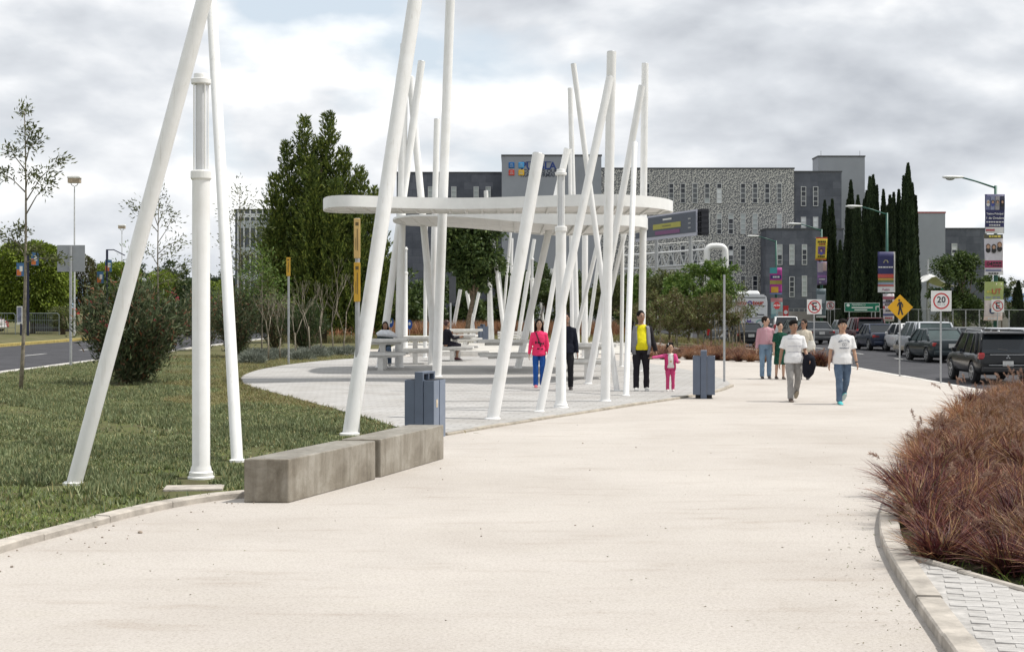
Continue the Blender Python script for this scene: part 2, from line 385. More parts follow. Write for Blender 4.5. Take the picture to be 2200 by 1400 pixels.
# planting bed on the right and the sidewalk in its corner
bed_px = [(2100, 1500), (2030, 1400), (1962, 1300), (1908, 1210), (1885, 1150), (1896, 1090), (1930, 1015), (1985, 948), (2040, 902), (2110, 862)]
bed_edge = [p + Vector((.085, 0, 0)) for p in smooth_line([G(*p) for p in bed_px], 2)]
bed_poly = [(p.x, p.y) for p in bed_edge] + [(11.9, 33.5), (11.9, 5)]
sheet('planting_bed', bed_poly, .02, pm('bed_soil', (.06, .065, .03), .95, .25, 3, .4, 30, col2=(.05, .04, .028), spec=.1))
kerbline('bed_kerb', bed_edge, .165, .082, -.02, KERB, 1.1)
sw_poly = [G(2130, 1500, .08), G(2055, 1400, .08), G(1985, 1300, .08), G(1930, 1212, .08), G(1918, 1182, .08), G(1960, 1194, .08), G(2060, 1222, .08), G(2200, 1262, .08), G(2420, 1330, .08), G(2420, 1500, .08)]
sw = sheet('sidewalk', [(p.x, p.y) for p in sw_poly], .062, pm('paving_joint', (.39, .376, .358), .95, .2, 9, .2, 60))
kerbline('sidewalk_edging', [sw_poly[4], sw_poly[5], sw_poly[6], sw_poly[7], sw_poly[8]], .07, .088, 0, KERB, .8)
PAVS = [pm('sidewalk_paver_%d' % i, c, .85, .12, 9, .2, 70) for i, c in enumerate([(.42, .407, .39), (.435, .422, .405), (.405, .392, .375)])]
pmesh = []
for m_ in PAVS:
    q = MB(); q.box((0, 0, 0), (.194, .094, .03)); pmesh.append(q.mesh('paver', m_))
swp = [(p.x, p.y) for p in sw_poly]; cnt = 0
def dist_seg(p, a, b):
    ab = b - a; u = max(0, min(1, (p - a).dot(ab) / ab.length_squared)); return (p - (a + ab * u)).length
BE = [(Vector((a.x, a.y)), Vector((b.x, b.y))) for a, b in zip(bed_edge, bed_edge[1:]) if a.y < 16]
PA = R(-14); ca, sa = math.cos(PA), math.sin(PA)
for i in range(-60, 60):
    for j in range(-120, 120):
        u = i * .2 + (.1 if j % 2 else 0); v = j * .1
        x, y = 3.6 + u * ca - v * sa, 9.5 + u * sa + v * ca
        if cnt < 300 and inpoly(np.array([[x, y]]), swp)[0] and x < 4.4 and min(dist_seg(Vector((x, y)), a_, b_) for a_, b_ in BE) > .19:
            o = link('paver', random.choice(pmesh), sw, (x, y, .0525 + random.uniform(-.002, .002))); o.rotation_euler = (random.uniform(-.01, .01), random.uniform(-.01, .01), PA + random.uniform(-.012, .012)); cnt += 1
# far hills and the low line of distant trees
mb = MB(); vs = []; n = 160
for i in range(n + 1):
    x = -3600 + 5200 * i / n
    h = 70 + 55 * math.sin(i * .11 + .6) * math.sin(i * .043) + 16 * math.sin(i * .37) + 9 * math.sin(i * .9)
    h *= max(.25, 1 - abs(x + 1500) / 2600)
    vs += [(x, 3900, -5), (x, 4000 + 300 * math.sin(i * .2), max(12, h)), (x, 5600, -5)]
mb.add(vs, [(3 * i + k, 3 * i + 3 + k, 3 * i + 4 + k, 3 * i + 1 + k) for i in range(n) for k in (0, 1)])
tag(mb.build('hills', pm('haze_blue_hills', (.16, .22, .30), 1, .15, .004), smooth=True), kind='structure')  # the blue of distance haze is put into the hills' own colour
# ------------------------------------------------------------ buildings
def cladmat(name, c1, c2, mort, sc, bw, rh):
    m, t, b, o = nodes_of(name); b.inputs['Roughness'].default_value = .7; b.inputs['Specular IOR Level'].default_value = .3
    c = nd(t, 'ShaderNodeTexCoord').outputs['Object']
    sx = nd(t, 'ShaderNodeSeparateXYZ', {0: c}); hx = nd(t, 'ShaderNodeMath', {0: sx.outputs[0], 1: sx.outputs[1]}, operation='ADD').outputs[0]
    cv = nd(t, 'ShaderNodeCombineXYZ', {0: hx, 1: sx.outputs[2]}).outputs[0]
    br = nd(t, 'ShaderNodeTexBrick', {'Vector': cv, 'Color1': (*c1, 1), 'Color2': (*c2, 1), 'Mortar': (*mort, 1), 'Scale': sc, 'Mortar Size': .012, 'Brick Width': bw, 'Row Height': rh})
    nz = nd(t, 'ShaderNodeTexNoise', {'Vector': c, 'Scale': .7, 'Detail': 8.0, 'Roughness': .7}).outputs[0]
    x = nd(t, 'ShaderNodeMixRGB', {0: .7, 1: br.outputs[0], 2: ramp(t, nz, [(.3, (.55, .56, .6)), (.68, (1.25, 1.24, 1.22))])}, blend_type='MULTIPLY').outputs[0]
    t.links.new(x, b.inputs['Base Color']); return m
def latticemat():
    """small triangular tiles in black, grey and ivory, turned at random cell by cell"""
    m, t, b, o = nodes_of('mosaic_tile_facade'); b.inputs['Roughness'].default_value = .6
    c = nd(t, 'ShaderNodeTexCoord').outputs['Object']; s = nd(t, 'ShaderNodeSeparateXYZ', {0: c})
    def mt(op, a, b_=None):
        return nd(t, 'ShaderNodeMath', {0: a} if b_ is None else {0: a, 1: b_}, operation=op).outputs[0]
    u, v = mt('MULTIPLY', s.outputs[0], 5.2), mt('MULTIPLY', s.outputs[2], 5.2)
    fu, fv, iu, iv = mt('FRACT', u), mt('FRACT', v), mt('FLOOR', u), mt('FLOOR', v)
    wn = nd(t, 'ShaderNodeTexWhiteNoise', {0: nd(t, 'ShaderNodeCombineXYZ', {0: iu, 1: iv}).outputs[0]}, noise_dimensions='2D')
    w1 = nd(t, 'ShaderNodeSeparateColor', {0: wn.outputs[1]})
    d1 = mt('GREATER_THAN', fu, fv); d2 = mt('GREATER_THAN', mt('ADD', fu, fv), 1.0)
    pick = mt('GREATER_THAN', w1.outputs[0], .68)
    d = nd(t, 'ShaderNodeMix', {0: pick, 2: d1, 3: d2}).outputs[0]
    flip = mt('GREATER_THAN', w1.outputs[1], .6); d = mt('ABSOLUTE', mt('SUBTRACT', d, flip))
    e = nd(t, 'ShaderNodeMix', {0: mt('GREATER_THAN', w1.outputs[2], .82), 2: d, 3: .45}).outputs[0]
    t.links.new(ramp(t, e, [(.0, (.13, .134, .146)), (.45, (.28, .28, .275)), (1, (.56, .55, .51))]), b.inputs['Base Color'])
    return m
DARKST = cladmat('dark_stone_cladding', (.098, .107, .13), (.14, .15, .178), (.075, .08, .094), 1.0, 1.5, .75)
LATT = latticemat()
GREYW = pm('smooth_grey_render', (.31, .328, .365), .75, .06, .3, .05, 8)
FRAMEW = pm('white_window_frame', (.62, .63, .63), .5, .05)
PANES = [pm('window_glass_dark', (.025, .03, .04), .12, .2, .6), pm('window_glass_grey', (.12, .13, .14), .2, .2, .6), pm('window_blind_pale', (.46, .50, .50), .4, .1, .6), pm('window_blind_white', (.75, .77, .78), .35, .05, .6)]
DB = 150.0
def wx(px, d): return (px - CX) / F * d
def wz(py, d): return H - (py - HY) / F * d
_pane = {}
def pane_mesh(w_, h_, i):
    k = (round(w_, 3), round(h_, 3), i)
    if k not in _pane: _pane[k] = MB().box((0, 0, 0), (w_, .03, h_)).mesh('pane', PANES[i])
    return _pane[k]
def window(b, d, bx, px, pt, pb, pw, codes, yl, rows=4):
    """one tall window of stacked panes; px centre, pt..pb pixel span, pw pixel width; codes pick the panes top to bottom"""
    x, z0, z1, wd = wx(px, d) - bx, wz(pb, d), wz(pt, d), pw / F * d
    fr = MB(); f = .055; ph = (z1 - z0) / rows
    for sx in (-1, 1): fr.box((x + sx * (wd / 2 - f / 2), yl - .04, (z0 + z1) / 2), (f, .14, z1 - z0))
    for i in range(rows + 1): fr.box((x, yl - .035, min(max(z0 + ph * i, z0 + f / 2), z1 - f / 2)), (wd - 2 * f + .002, .12, f))
    wo = fr.build('window', FRAMEW, b)
    for i in range(rows):
        link('pane', pane_mesh(wd - 2 * f, ph - f, int(codes[i])), wo, (x, yl - .02, z1 - ph * (i + .5)))
    return wo
def block(name, label, x0, x1, top, d, mat, depth=18, base=-.4, cat='building', coping=True):
    X0, X1, Z = wx(x0, d), wx(x1, d), wz(top, d); xm = (X0 + X1) / 2
    r = thing(name, label, cat, (xm, d, base))
    m_ = MB().box((0, depth / 2, (Z - base) / 2), (X1 - X0, depth, Z - base)); wobj = m_.build('wall', mat, r)
    if coping: MB().box((0, depth / 2, Z - base + .06), (X1 - X0 + .12, depth + .12, .14)).build('coping', pm('dark_coping', (.07, .072, .08), .6, .1), r)
    return r, xm
def wins(r, xm, d, specs, base=-.4):
    for px, pt, pb, pw, codes in specs:
        w_ = window(r, d, xm, px, pt, pb, pw, codes, 0.0); w_.location.z = -base
b1, xm1 = block('office_block', 'broad facade of black and ivory mosaic tiles with rows of narrow windows', 1290, 1706, 363, DB, LATT)
row1 = [(1391, '0011'), (1442, '0011'), (1467, '0010'), (1493, '1111'), (1519, '0112'), (1545, '0333'), (1596, '0110'), (1622, '0110'), (1648, '0010'), (1674, '1111')]
wins(b1, xm1, DB, [(x, 394, 437, 11, c) for x, c in row1])
wins(b1, xm1, DB, [(x, 459, 503, 11, c) for x, c in [(1519, '2110'), (1545, '2110'), (1570, '2010'), (1596, '2222'), (1622, '2222'), (1674, '2222')]])
wins(b1, xm1, DB, [(x, 527, 570, 11, c) for x, c in [(1416, '0101'), (1442, '0111'), (1467, '0011'), (1493, '0110'), (1570, '0310'), (1596, '0111')]])
wins(b1, xm1, DB, [(x, 592, 636, 11, c) for x, c in [(1570, '0101'), (1596, '1100'), (1622, '0011')]])
d = 148.0
b2, xm2 = block('office_block', 'smooth grey blank tower block carrying four coloured squares and blue letters', 1078, 1292, 335, d, GREYW)
SQ = [('blue_square', (.0, .13, .42), 1114, 355), ('light_blue_square', (.05, .33, .68), 1135, 355), ('red_square', (.62, .06, .04), 1114, 371), ('yellow_square', (.80, .48, .02), 1135, 371)]
for nm, c, px, py in SQ:
    q = MB().box((wx(px - 15, d) - xm2, -.04, wz(py, d) + .4), (12.5 / F * d, .1, 12.5 / F * d)).build('emblem_square', pm(nm, c, .5, .04), b2, bevel=.05)
    w_ = MB()
    for k in range(3): w_.box((wx(px - 15, d) - xm2, -.105, wz(py, d) + .4 + .13 * (k - 1)), (.36 - .06 * k, .02, .035))
    w_.build('emblem_mark', pm('emblem_pale', (.5, .6, .62), .6, .03), q)
NAVY = pm('navy_letters', (.02, .05, .22), .5, .03)
M0 = lambda px, py: facing(wx(px, d) - xm2, -.03, wz(py, d) + .4)
lettering('PUEBLA', 1.02, NAVY, b2, M0(1157, 357), bold=.03)
lettering('ACCIONES QUE', .52, pm('slate_letters', (.05, .06, .09), .5), b2, M0(1157, 368), bold=.012)
lettering('TRANSFORMAN', .52, MATS['slate_letters'], b2, M0(1157, 376.5), bold=.012)
MB().box((wx(1157, d) - xm2, -.03, wz(348, d) + .4), (54 / F * d, .06, .05)).build('letter_rule', NAVY, b2)
d = 152.0
b3, xm3 = block('office_block', 'dark stone wing seen above the white canopy left of the emblem tower', 852, 1078, 372, d, DARKST)
wins(b3, xm3, d, [(x, 401, 440, 11, '2222') for x in (925, 975, 1023, 1049)])
d = 151.0
b4, xm4 = block('office_block', 'dark stone block joining the mosaic facade to the tall grey tower', 1706.5, 1808, 370, d, DARKST, 4)
wins(b4, xm4, d, [(1726, 401, 443, 11, '0010'), (1752, 401, 443, 11, '0100'), (1726, 466, 508, 11, '3333'), (1752, 466, 508, 11, '3333')])
d = 158.0
b5, xm5 = block('office_block', 'tall smooth grey tower rising behind the cypress row', 1758, 1858, 337, d, GREYW, 3)
a_ = MB()
for px in (1768, 1852): a_.tube([(wx(px, d) - xm5, 1, wz(337, d) + .4), (wx(px, d) - xm5, 1, wz(322, d) + .4)], .03, 6)
a_.build('antenna', GREYM, b5)
d = 146.0
b6, xm6 = block('office_block', 'low dark stone annex standing in front of the mosaic facade', 1645, 1812, 493, d, DARKST, 3)
wins(b6, xm6, d, [(1675, 525, 569, 11, '2201'), (1701, 525, 569, 11, '2222'), (1728, 525, 569, 11, '2001'), (1701, 594, 638, 11, '0001'), (1728, 592, 637, 11, '2222')])
d = 156.0
b7, xm7 = block('office_block', 'smooth grey block with thin red parapet line right of the cypresses', 1962, 2031, 458, d, GREYW, 3, coping=False)
MB().box((0, 1.5, wz(458, d) + .4 + .08), (69 / F * d + .1, 3.1, .16)).build('parapet', pm('red_parapet', (.35, .10, .10), .6), b7)
d = 158.0
b8, xm8 = block('office_block', 'dark stone block partly hidden by the round tree and poster pole', 2031.5, 2120, 492, d, DARKST, 3)
wins(b8, xm8, d, [(2050, 523, 550, 12, '2303')])
# white tensile roof with two masts in front of the right-hand block
d = 135.0
tr = thing('tensile_shelter', 'white tent roof with two masts in front of the grey block', 'shelter', (wx(2000, d), d, -.34))
mb = MB(); q = []
for i in range(13):
    for j in range(5):
        x = -2.4 + 5.0 * i / 12; y = j * 1.1
        q.append((x, y, 4.0 + 1.5 * math.exp(-abs(x - .35) / .9) * (1 - .1 * abs(j - 2)) + .5 * math.exp(-abs(x + 1.35) / .5)))
mb.add(q, [(i * 5 + j, (i + 1) * 5 + j, (i + 1) * 5 + j + 1, i * 5 + j + 1) for i in range(12) for j in range(4)])
o = mb.build('roof_membrane', pm('tent_fabric', (.62, .62, .60), .7, .06), tr, smooth=True); s_ = o.modifiers.new('solid', 'SOLIDIFY'); s_.thickness = .04
for x, zt in ((.28, 6.6), (-1.35, 5.9)):
    MB().tube([(x, 2, 0), (x, 2, zt)], [.16, .10], 10).build('mast', GREYM, tr)
for a_, b_ in (((-1.35, 2, 5.0), (-.3, 2, 5.6)), ((.28, 2, 5.0), (1.5, 2, 6.0))): MB().tube([a_, b_], .03, 6).build('stay', GREYM, tr)
GREENS = pm('road_sign_green', (.0, .15, .085), .45, .05)
for x in (-1.75, .35):
    for k in range(2): MB().box((x + .25, -.2, 3.6 - .75 * k), (.95, .06, .62)).build('green_panel', GREENS, tr)
for x in (-1.7, 1.6): MB().tube([(x, 0, 0), (x, 0, 4.1)], .07, 8).build('post', GREYM, tr)
# glazed office at the far left
d = 140.0
b9, xm9 = block('glass_office', 'small glazed office block with pale spandrels behind the oleanders on the left', 505, 616, 452, d, pm('office_glass_wall', (.10, .115, .135), .25, .2, .4), 12)
for i, px in enumerate(range(512, 617, 13)):
    MB().box((wx(px, d) - xm9, -.12, (wz(452, d) + .4) / 2), (.12, .24, wz(452, d) + .4)).build('mullion', FRAMEW, b9)
for k, (pt, pb, c) in enumerate([(459, 467, 3), (474, 490, 2), (531, 548, 2), (588, 604, 2)]):
    for px in range(512, 600, 13):
        if k == 0 and px > 580: continue
        MB().box((wx(px + 6.5, d) - xm9, -.05, (wz(pt, d) + wz(pb, d)) / 2 + .4), (11 / F * d, .08, (pb - pt) / F * d)).build('spandrel', PANES[c], b9)
# low white-roofed shop between the trees on the left
d = 150.0
sh = thing('shop_pavilion', 'low dark pavilion with thin white flat roof behind the oleanders', 'building', (wx(330, d), d, -.03))
MB().box((0, 3, 3.2), (4.6, 6, 2.6)).build('wall', pm('pavilion_dark', (.04, .045, .06), .3, .1), sh)
MB().box((0, 3, 4.6), (5.6, 7, .2)).build('roof', WHITEP, sh); MB().box((-.35, -.1, 2.1), (.45, .3, 4.7)).build('pillar', WHITEP, sh)
MB().box((0, 3, .95), (4.4, 5.8, 1.9)).build('plinth', pm('pavilion_plinth', (.2, .2, .2), .7), sh)
# billboard on the far right of the canopy
def P3(px, py, d): return P(px, py, d)
tl, trr, br_, bl = P(1366, 464, 108), P(1497, 450, 98), P(1497, 505, 98), P(1366, 513, 108)
ex = (trr - tl); W_ = Vector((ex.x, ex.y, 0)).length; yaw = math.atan2(ex.y, ex.x); hh = 1.72
bb = thing('billboard', 'slanted grey billboard with yellow band and white border in front of the mosaic facade', 'billboard', (trr.x, trr.y, -.3), yaw)
zc = (trr.z + br_.z) / 2 + .3
MB().box((-W_ / 2, .02, zc), (W_, .08, hh)).build('border', pm('billboard_border', (.50, .51, .60), .5, .04), bb)
MB().box((-W_ / 2, -.03, zc + .05), (W_ - .22, .03, hh - .34)).build('poster', pm('billboard_slate', (.075, .09, .125), .5, .08), bb)
YELB = pm('billboard_yellow', (.42, .40, .06), .5, .05)
MB().box((-W_ * .46, -.055, zc + .02), (W_ * .45, .02, .36)).build('yellow_band', YELB, bb)
MB().box((-W_ * .45, -.055, zc - .42), (W_ * .4, .02, .26)).build('purple_band', pm('billboard_purple', (.20, .06, .18), .5, .05), bb)
MB().box((-W_ * .45, -.06, zc + .47), (1.5, .01, .12)).build('print_line', WHITEP, bb); lettering('ANYBALA', .5, pm('billboard_grey_letters', (.35, .36, .38), .5), bb, facing(-W_ * .86, -.06, zc + .05))
MB().box((-W_ * .46, -.07, zc + .02), (1.5, .006, .1)).build('print_line', pm('olive_letters', (.2, .19, .05), .5), bb)
for k in range(3): MB().box((-W_ * .1, -.06, zc + .3 - .3 * k), (.4, .01, .1)).build('print_line', MATS['billboard_grey_letters'], bb)
fr = MB()
for k in range(5): fr.box((.35, .3, zc - .7 + .35 * k), (.7, .5, .04))
for k in range(3): fr.box((.05 + .3 * k, .3, zc), (.05, .5, hh))
fr.build('side_truss', pm('truss_black', (.015, .016, .025), .6), bb)
for x in (-W_ * .2, -W_ * .75): MB().tube([(x, .5, 0), (x, .5, zc)], .14, 8).build('post', GREYM, bb)
# white footbridge: tubular truss and its bent end portal
d = 118.0
TRW = pm('footbridge_grey_white', (.52, .53, .54), .5, .05)
fb = thing('footbridge', 'white tubular footbridge truss ending in a rounded white portal', 'footbridge', (wx(1440, d), d, -.34))
lx = lambda px: wx(px, d) - wx(1440, d); lz = lambda py: wz(py, d) + .34
def fbz(px, py0): return lz(py0 - (px - 1380) * .075)
for py0 in (546, 576): MB().tube([(lx(1340), 0, fbz(1340, py0)), (lx(1515), 0, fbz(1515, py0))], .085, 10).build('chord', TRW, fb)
for i in range(7):
    px = 1384 + i * 19
    MB().tube([(lx(px), 0, fbz(px, 546)), (lx(px + 9), 0, fbz(px + 9, 576))], .055, 8).build('web_strut', TRW, fb)
    MB().tube([(lx(px + 9), 0, fbz(px + 9, 576)), (lx(px + 19), 0, fbz(px + 19, 546))], .035, 8).build('web_strut', TRW, fb)
    arc = [(lx(px + 9 + 8 * math.cos(a)), 0, fbz(px + 9, 546) + .42 * math.sin(a) * 1.3) for a in [math.pi * k / 10 for k in range(11)]]
    MB().tube(arc, .03, 6).build('railing_hoop', TRW, fb)
MB().tube([(lx(1340), 0, fbz(1340, 527)), (lx(1515), 0, fbz(1515, 527))], .03, 6).build('hand_rail', WHITE, fb)
MB().box((lx(1430), .9, fbz(1430, 580)), (6.6, 1.8, .18)).build('deck', TRW, fb)
cx_, r_ = lx(1537), 20 / F * d
pts = [(lx(1517), -.4, 0)] + [(lx(1517), -.4, lz(548))] + [(cx_ - r_ * math.copysign(abs(math.cos(a)) ** .62, math.cos(a)), -.4, lz(548) + r_ * .95 * math.sin(a) ** .62) for a in [math.pi * k / 12 for k in range(1, 12)]] + [(lx(1557), -.4, lz(548)), (lx(1557), -.4, 0)]
MB().tube(pts, .245, 16).build('end_portal', WHITE, fb, smooth=True)
# ------------------------------------------------------------ vegetation
def unit(v): return v / (np.linalg.norm(v, axis=1, keepdims=True) + 1e-9)
def leaves(c, d, length, width, fold=.25):
    """one lance-shaped quad per leaf: c base points, d directions"""
    n = len(c); d = unit(d); s = unit(np.cross(d, rng.normal(size=(n, 3)))); L_ = np.broadcast_to(np.asarray(length), (n,))[:, None]; W_ = np.broadcast_to(np.asarray(width), (n,))[:, None]
    nn = np.cross(s, d)
    V = np.stack([c, c + d * L_ * .45 + s * W_ / 2 + nn * W_ * fold, c + d * L_, c + d * L_ * .45 - s * W_ / 2 + nn * W_ * fold], 1)
    return V.reshape(-1, 3), np.arange(n * 4).reshape(n, 4)
def blades(c, d, length, width, droop=.5, segs=3):
    """thin arching grass blades, segs quads each"""
    n = len(c); d = unit(d); up = np.array([0, 0, 1.0]); s = unit(np.cross(d, up) + rng.normal(size=(n, 3)) * .25)
    L_ = np.broadcast_to(np.asarray(length, float), (n,))[:, None]; W_ = np.broadcast_to(np.asarray(width, float), (n,))[:, None]; dr = np.broadcast_to(np.asarray(droop, float), (n,))[:, None]
    hd = d * np.array([1, 1, 0]); hd = unit(hd + 1e-6); rows = []
    for k in range(segs + 1):
        t = k / segs; p = c + d * L_ * t + (hd * .45 - up * .55) * dr * L_ * t * t
        w_ = W_ * (1 - t) ** .7 * .5 + .0004
        rows += [p - s * w_, p + s * w_]
    V = np.stack(rows, 1); m = 2 * (segs + 1); b = (np.arange(n) * m)[:, None]
    Q = np.concatenate([b + np.array([2 * k, 2 * k + 1, 2 * k + 3, 2 * k + 2]) for k in range(segs)], 0)
    return V.reshape(-1, 3), Q
def sph(n): return unit(rng.normal(size=(n, 3)))
BARK = pm('bark', (.16, .125, .09), .9, .3, 12, .5, 30, spec=.1)
BARKP = pm('pale_bark', (.26, .23, .18), .9, .25, 14, .4, 30, spec=.1)
LGREEN = leafmat('leaf_fresh', [(0, (.05, .10, .015)), (.5, (.10, .17, .03)), (1, (.17, .23, .05))])
LDARK = leafmat('leaf_dark', [(0, (.018, .035, .012)), (.5, (.035, .06, .018)), (1, (.07, .10, .03))])
LMID = leafmat('leaf_mid', [(0, (.03, .055, .014)), (.5, (.055, .09, .024)), (1, (.11, .15, .04))])
LOLIVE = leafmat('leaf_olive', [(0, (.05, .06, .022)), (.5, (.095, .115, .038)), (1, (.16, .17, .06))])
LOLEA = leafmat('leaf_oleander', [(0, (.036, .056, .025)), (.5, (.078, .104, .048)), (.8, (.135, .16, .08)), (.9, (.19, .18, .10)), (1, (.26, .085, .05))])
LBROWN = leafmat('leaf_brown', [(0, (.07, .06, .025)), (.4, (.11, .085, .035)), (.7, (.11, .13, .04)), (1, (.15, .17, .055))])
LCYP = leafmat('cypress_green', [(0, (.014, .026, .013)), (.5, (.027, .045, .02)), (1, (.052, .075, .03))], .1, vary=True)
LCON = leafmat('conifer_green', [(0, (.035, .06, .013)), (.5, (.09, .13, .024)), (.82, (.17, .21, .042)), (1, (.28, .31, .065))], .2)
LLIME = leafmat('leaf_lime', [(0, (.08, .12, .016)), (.5, (.16, .22, .026)), (1, (.26, .32, .05))])
def trunk(pts, r0, r1, parent, mat=BARK, n=8):
    k = len(pts); MB().tube(pts, [r0 + (r1 - r0) * i / (k - 1) for i in range(k)], n).build('trunk', mat, parent, smooth=True)
def limb_tubes(mb, pairs, r0, r1):
    for a, b in pairs:
        a, b = Vector(a), Vector(b); m_ = a.lerp(b, .5) + Vector((random.uniform(-.1, .1), random.uniform(-.1, .1), .08)) * (b - a).length
        mb.tube([a, m_, b], [r0, (r0 + r1) / 2, r1], 6)
def tree(name, label, base, h, blobs, nleaf, leaf, mat, th=.35, r=.1, lean=(0, 0), group=None, bark=BARK, cat='tree', gaps=.5):
    """trunk, limbs reaching into every clump, leaves gathered in clumps with gaps between"""
    t = thing(name, label, cat, base, 0, group)
    top = Vector((lean[0], lean[1], h * th)); pts = [Vector((0, 0, -.05)), top * .5 + Vector((random.uniform(-.04, .04) * h * .2, 0, 0)), top]
    trunk(pts, r, r * .7, t, bark)
    mb = MB(); limb_tubes(mb, [(top * random.uniform(.8, 1), Vector(c) * .96 + top * .04) for c, rr in blobs], r * .5, r * .12); mb.build('limbs', bark, t, smooth=True)
    C, D = [], []; vol = np.array([b[1][0] * b[1][1] * b[1][2] if hasattr(b[1], '__len__') else b[1] ** 3 for b in blobs]) ** .7; vol = vol / vol.sum()
    for (c, rr), f in zip(blobs, vol):
        rr = np.array(rr if hasattr(rr, '__len__') else (rr, rr, rr)); k = max(8, int(nleaf * f)); nc = max(5, int(k / 45))
        cc = sph(nc) * (rng.random((nc, 1)) ** gaps)                       # sub-clumps
        idx = rng.integers(0, nc, k); p = cc[idx] * .92 + rng.normal(size=(k, 3)) * .15
        C.append(np.array(c) + p * rr); D.append(p * .8 + rng.normal(size=(k, 3)) * .7 + np.array([0, 0, -.15]))
    C, D = np.concatenate(C), np.concatenate(D)
    V, Q = leaves(C, D, leaf * rng.uniform(.6, 1.3, len(C)), leaf * .45 * rng.uniform(.7, 1.2, len(C)))
    link('crown', npmesh('crown', V, Q, mat), t); return t
# --- the tall many-topped conifer behind the tables
def conifer(name, label, base, spires, mat):
    """several leaders; from each, many upswept branches clothed in short sprays, tips standing clear of the outline"""
    t = thing(name, label, 'tree', base); C, D, S_ = [], [], []
    for (x, y, zt, rr, z0) in spires:
        nb = int(34 * (zt - z0))
        for k in range(nb):
            u = (k + rng.random()) / nb; z = z0 + (zt - z0) * u; a = rng.random() * 6.283; ln = rr * (1.04 * (1 - u) ** .72 + .15) * rng.uniform(.65, 1.3) * min(1, .45 + u * 4)
            up = rng.uniform(.75, 1.35); bd = np.array([math.cos(a), math.sin(a), up]); m = max(10, int(34 * ln / .9)); v = rng.random(m) ** .8
            c = np.array([x, y, z]) + bd * (ln * v)[:, None] + np.array([0, 0, .25 * ln]) * (v ** 2)[:, None] + rng.normal(size=(m, 3)) * (.11 * (1.12 - v))[:, None]
            C.append(c); D.append(bd * np.array([.8, .8, 1.1]) + rng.normal(size=(m, 3)) * .38); S_.append(.30 * (1.05 - .45 * v))
    C, D, S_ = np.concatenate(C), np.concatenate(D), np.concatenate(S_); V, Q = leaves(C, D, S_ * rng.uniform(.7, 1.3, len(C)), .065 * rng.uniform(.7, 1.3, len(C)))
    link('crown', npmesh('crown', V, Q, mat), t)
    trunk([(0, 0, -.1), (.05, 0, 2.5), (0, 0, max(s[2] for s in spires) * .8)], .32, .05, t)
    return t
conifer('conifer_tree', 'tall dark many-topped conifer rising behind the picnic tables', P(690, 735, 80).to_tuple()[:2] + (0,),
    [(-.9, 0, 11.9, 1.2, .4), (.35, .3, 12.2, 1.25, .4), (1.25, 0, 10.2, 1.2, .4), (2.0, .4, 9.2, 1.15, .3), (2.8, 0, 8.1, 1.0, .3), (-1.8, .2, 10.6, 1.1, .5), (-2.35, -.3, 8.8, 1.1, 2.0), (-.3, .9, 10.8, 1.2, .5), (-.4, -1.0, 9.6, 1.2, .4), (.8, -1.1, 8.4, 1.2, .4), (-2.55, .1, 6.2, .8, 3.4), (2.0, -.9, 7.0, 1.1, .4), (3.2, .2, 5.9, .8, .4)], LCON)
def cypress(base, h, w_, label):
    t = thing('cypress_tree', label, 'tree', base, 0, 'slender cypresses behind the roadside fence')
    Cs, Ds, Ls = [], [], []
    for ox, oy, hh, ww in [(0, 0, h, w_)] + [(rng.uniform(-.32, .32) * w_, rng.uniform(-.2, .2), h * rng.uniform(.8, .95), w_ * .55) for _ in range(2)]:
        k = int(1050 * hh * ww); u = rng.random(k) ** .9; z = .15 + (hh - .15) * u; ph = rng.random() * 6
        a = rng.random(k) * 6.283; prof = ww / 2 * np.clip((1 - u) ** .72 * 1.1, .015, 1) * np.clip((u + .04) * 9, .5, 1)
        rad = prof * (.55 + .45 * rng.random(k) ** .5) * (1 + .18 * np.sin(a * 6 + ph) + .12 * np.sin(z * 2.3 + a * 2))
        Cs.append(np.stack([ox + rad * np.cos(a), oy + rad * np.sin(a), z], 1)); Ds.append(np.stack([np.cos(a) * .25, np.sin(a) * .25, np.ones(k)], 1) + rng.normal(size=(k, 3)) * .14); Ls.append(.42 * (1.1 - .55 * u))
    C, D, Ls = np.concatenate(Cs), np.concatenate(Ds), np.concatenate(Ls); k = len(C)
    V, Q = leaves(C, D, Ls * rng.uniform(.5, 1.2, k), .09 * rng.uniform(.7, 1.3, k)); link('crown', npmesh('crown', V, Q, LCYP), t)
    trunk([(0, 0, -.1), (0, 0, h * .5), (0, 0, h * .93)], .14, .02, t)
cyp = [(1772, 434, 126, 1.15, 'shortest leftmost'), (1788, 432, 127, 1.15, 'second from the left'), (1828, 392, 112, 1.25, 'third from the left, clear of the grey tower edge'), (1843, 424, 110, 1.1, 'short, fourth from the left'), (1862, 414, 114, 1.1, 'fifth from the left'), (1869, 384, 112, 1.2, 'sixth from the left, twin-peaked neighbour'), (1876, 380, 116, 1.2, 'seventh from the left, twin-peaked neighbour'), (1898, 412, 112, 1.05, 'slim, behind the middle street lamp'), (1912, 424, 109, 1.05, 'right of the middle street lamp'), (1920, 418, 114, 1.0, 'slim, tenth from the left'), (1931, 412, 111, 1.1, 'eleventh from the left'), (1938, 440, 115, .95, 'short, third from the right'), (1951, 355, 110, 1.45, 'tallest of the row'), (1960, 398, 113, 1.1, 'rightmost of the row'), (1805, 520, 126, .9, 'low, in the gap before the annex'), (1885, 520, 110, 1.1, 'low, filling the middle of the row')]
for px, py, d, w_, lb in cyp:
    b = P(px, HY, d); cypress((b.x, d, -.34), wz(py, d) + .34, w_ * .98, 'dark slender cypress, ' + lb)
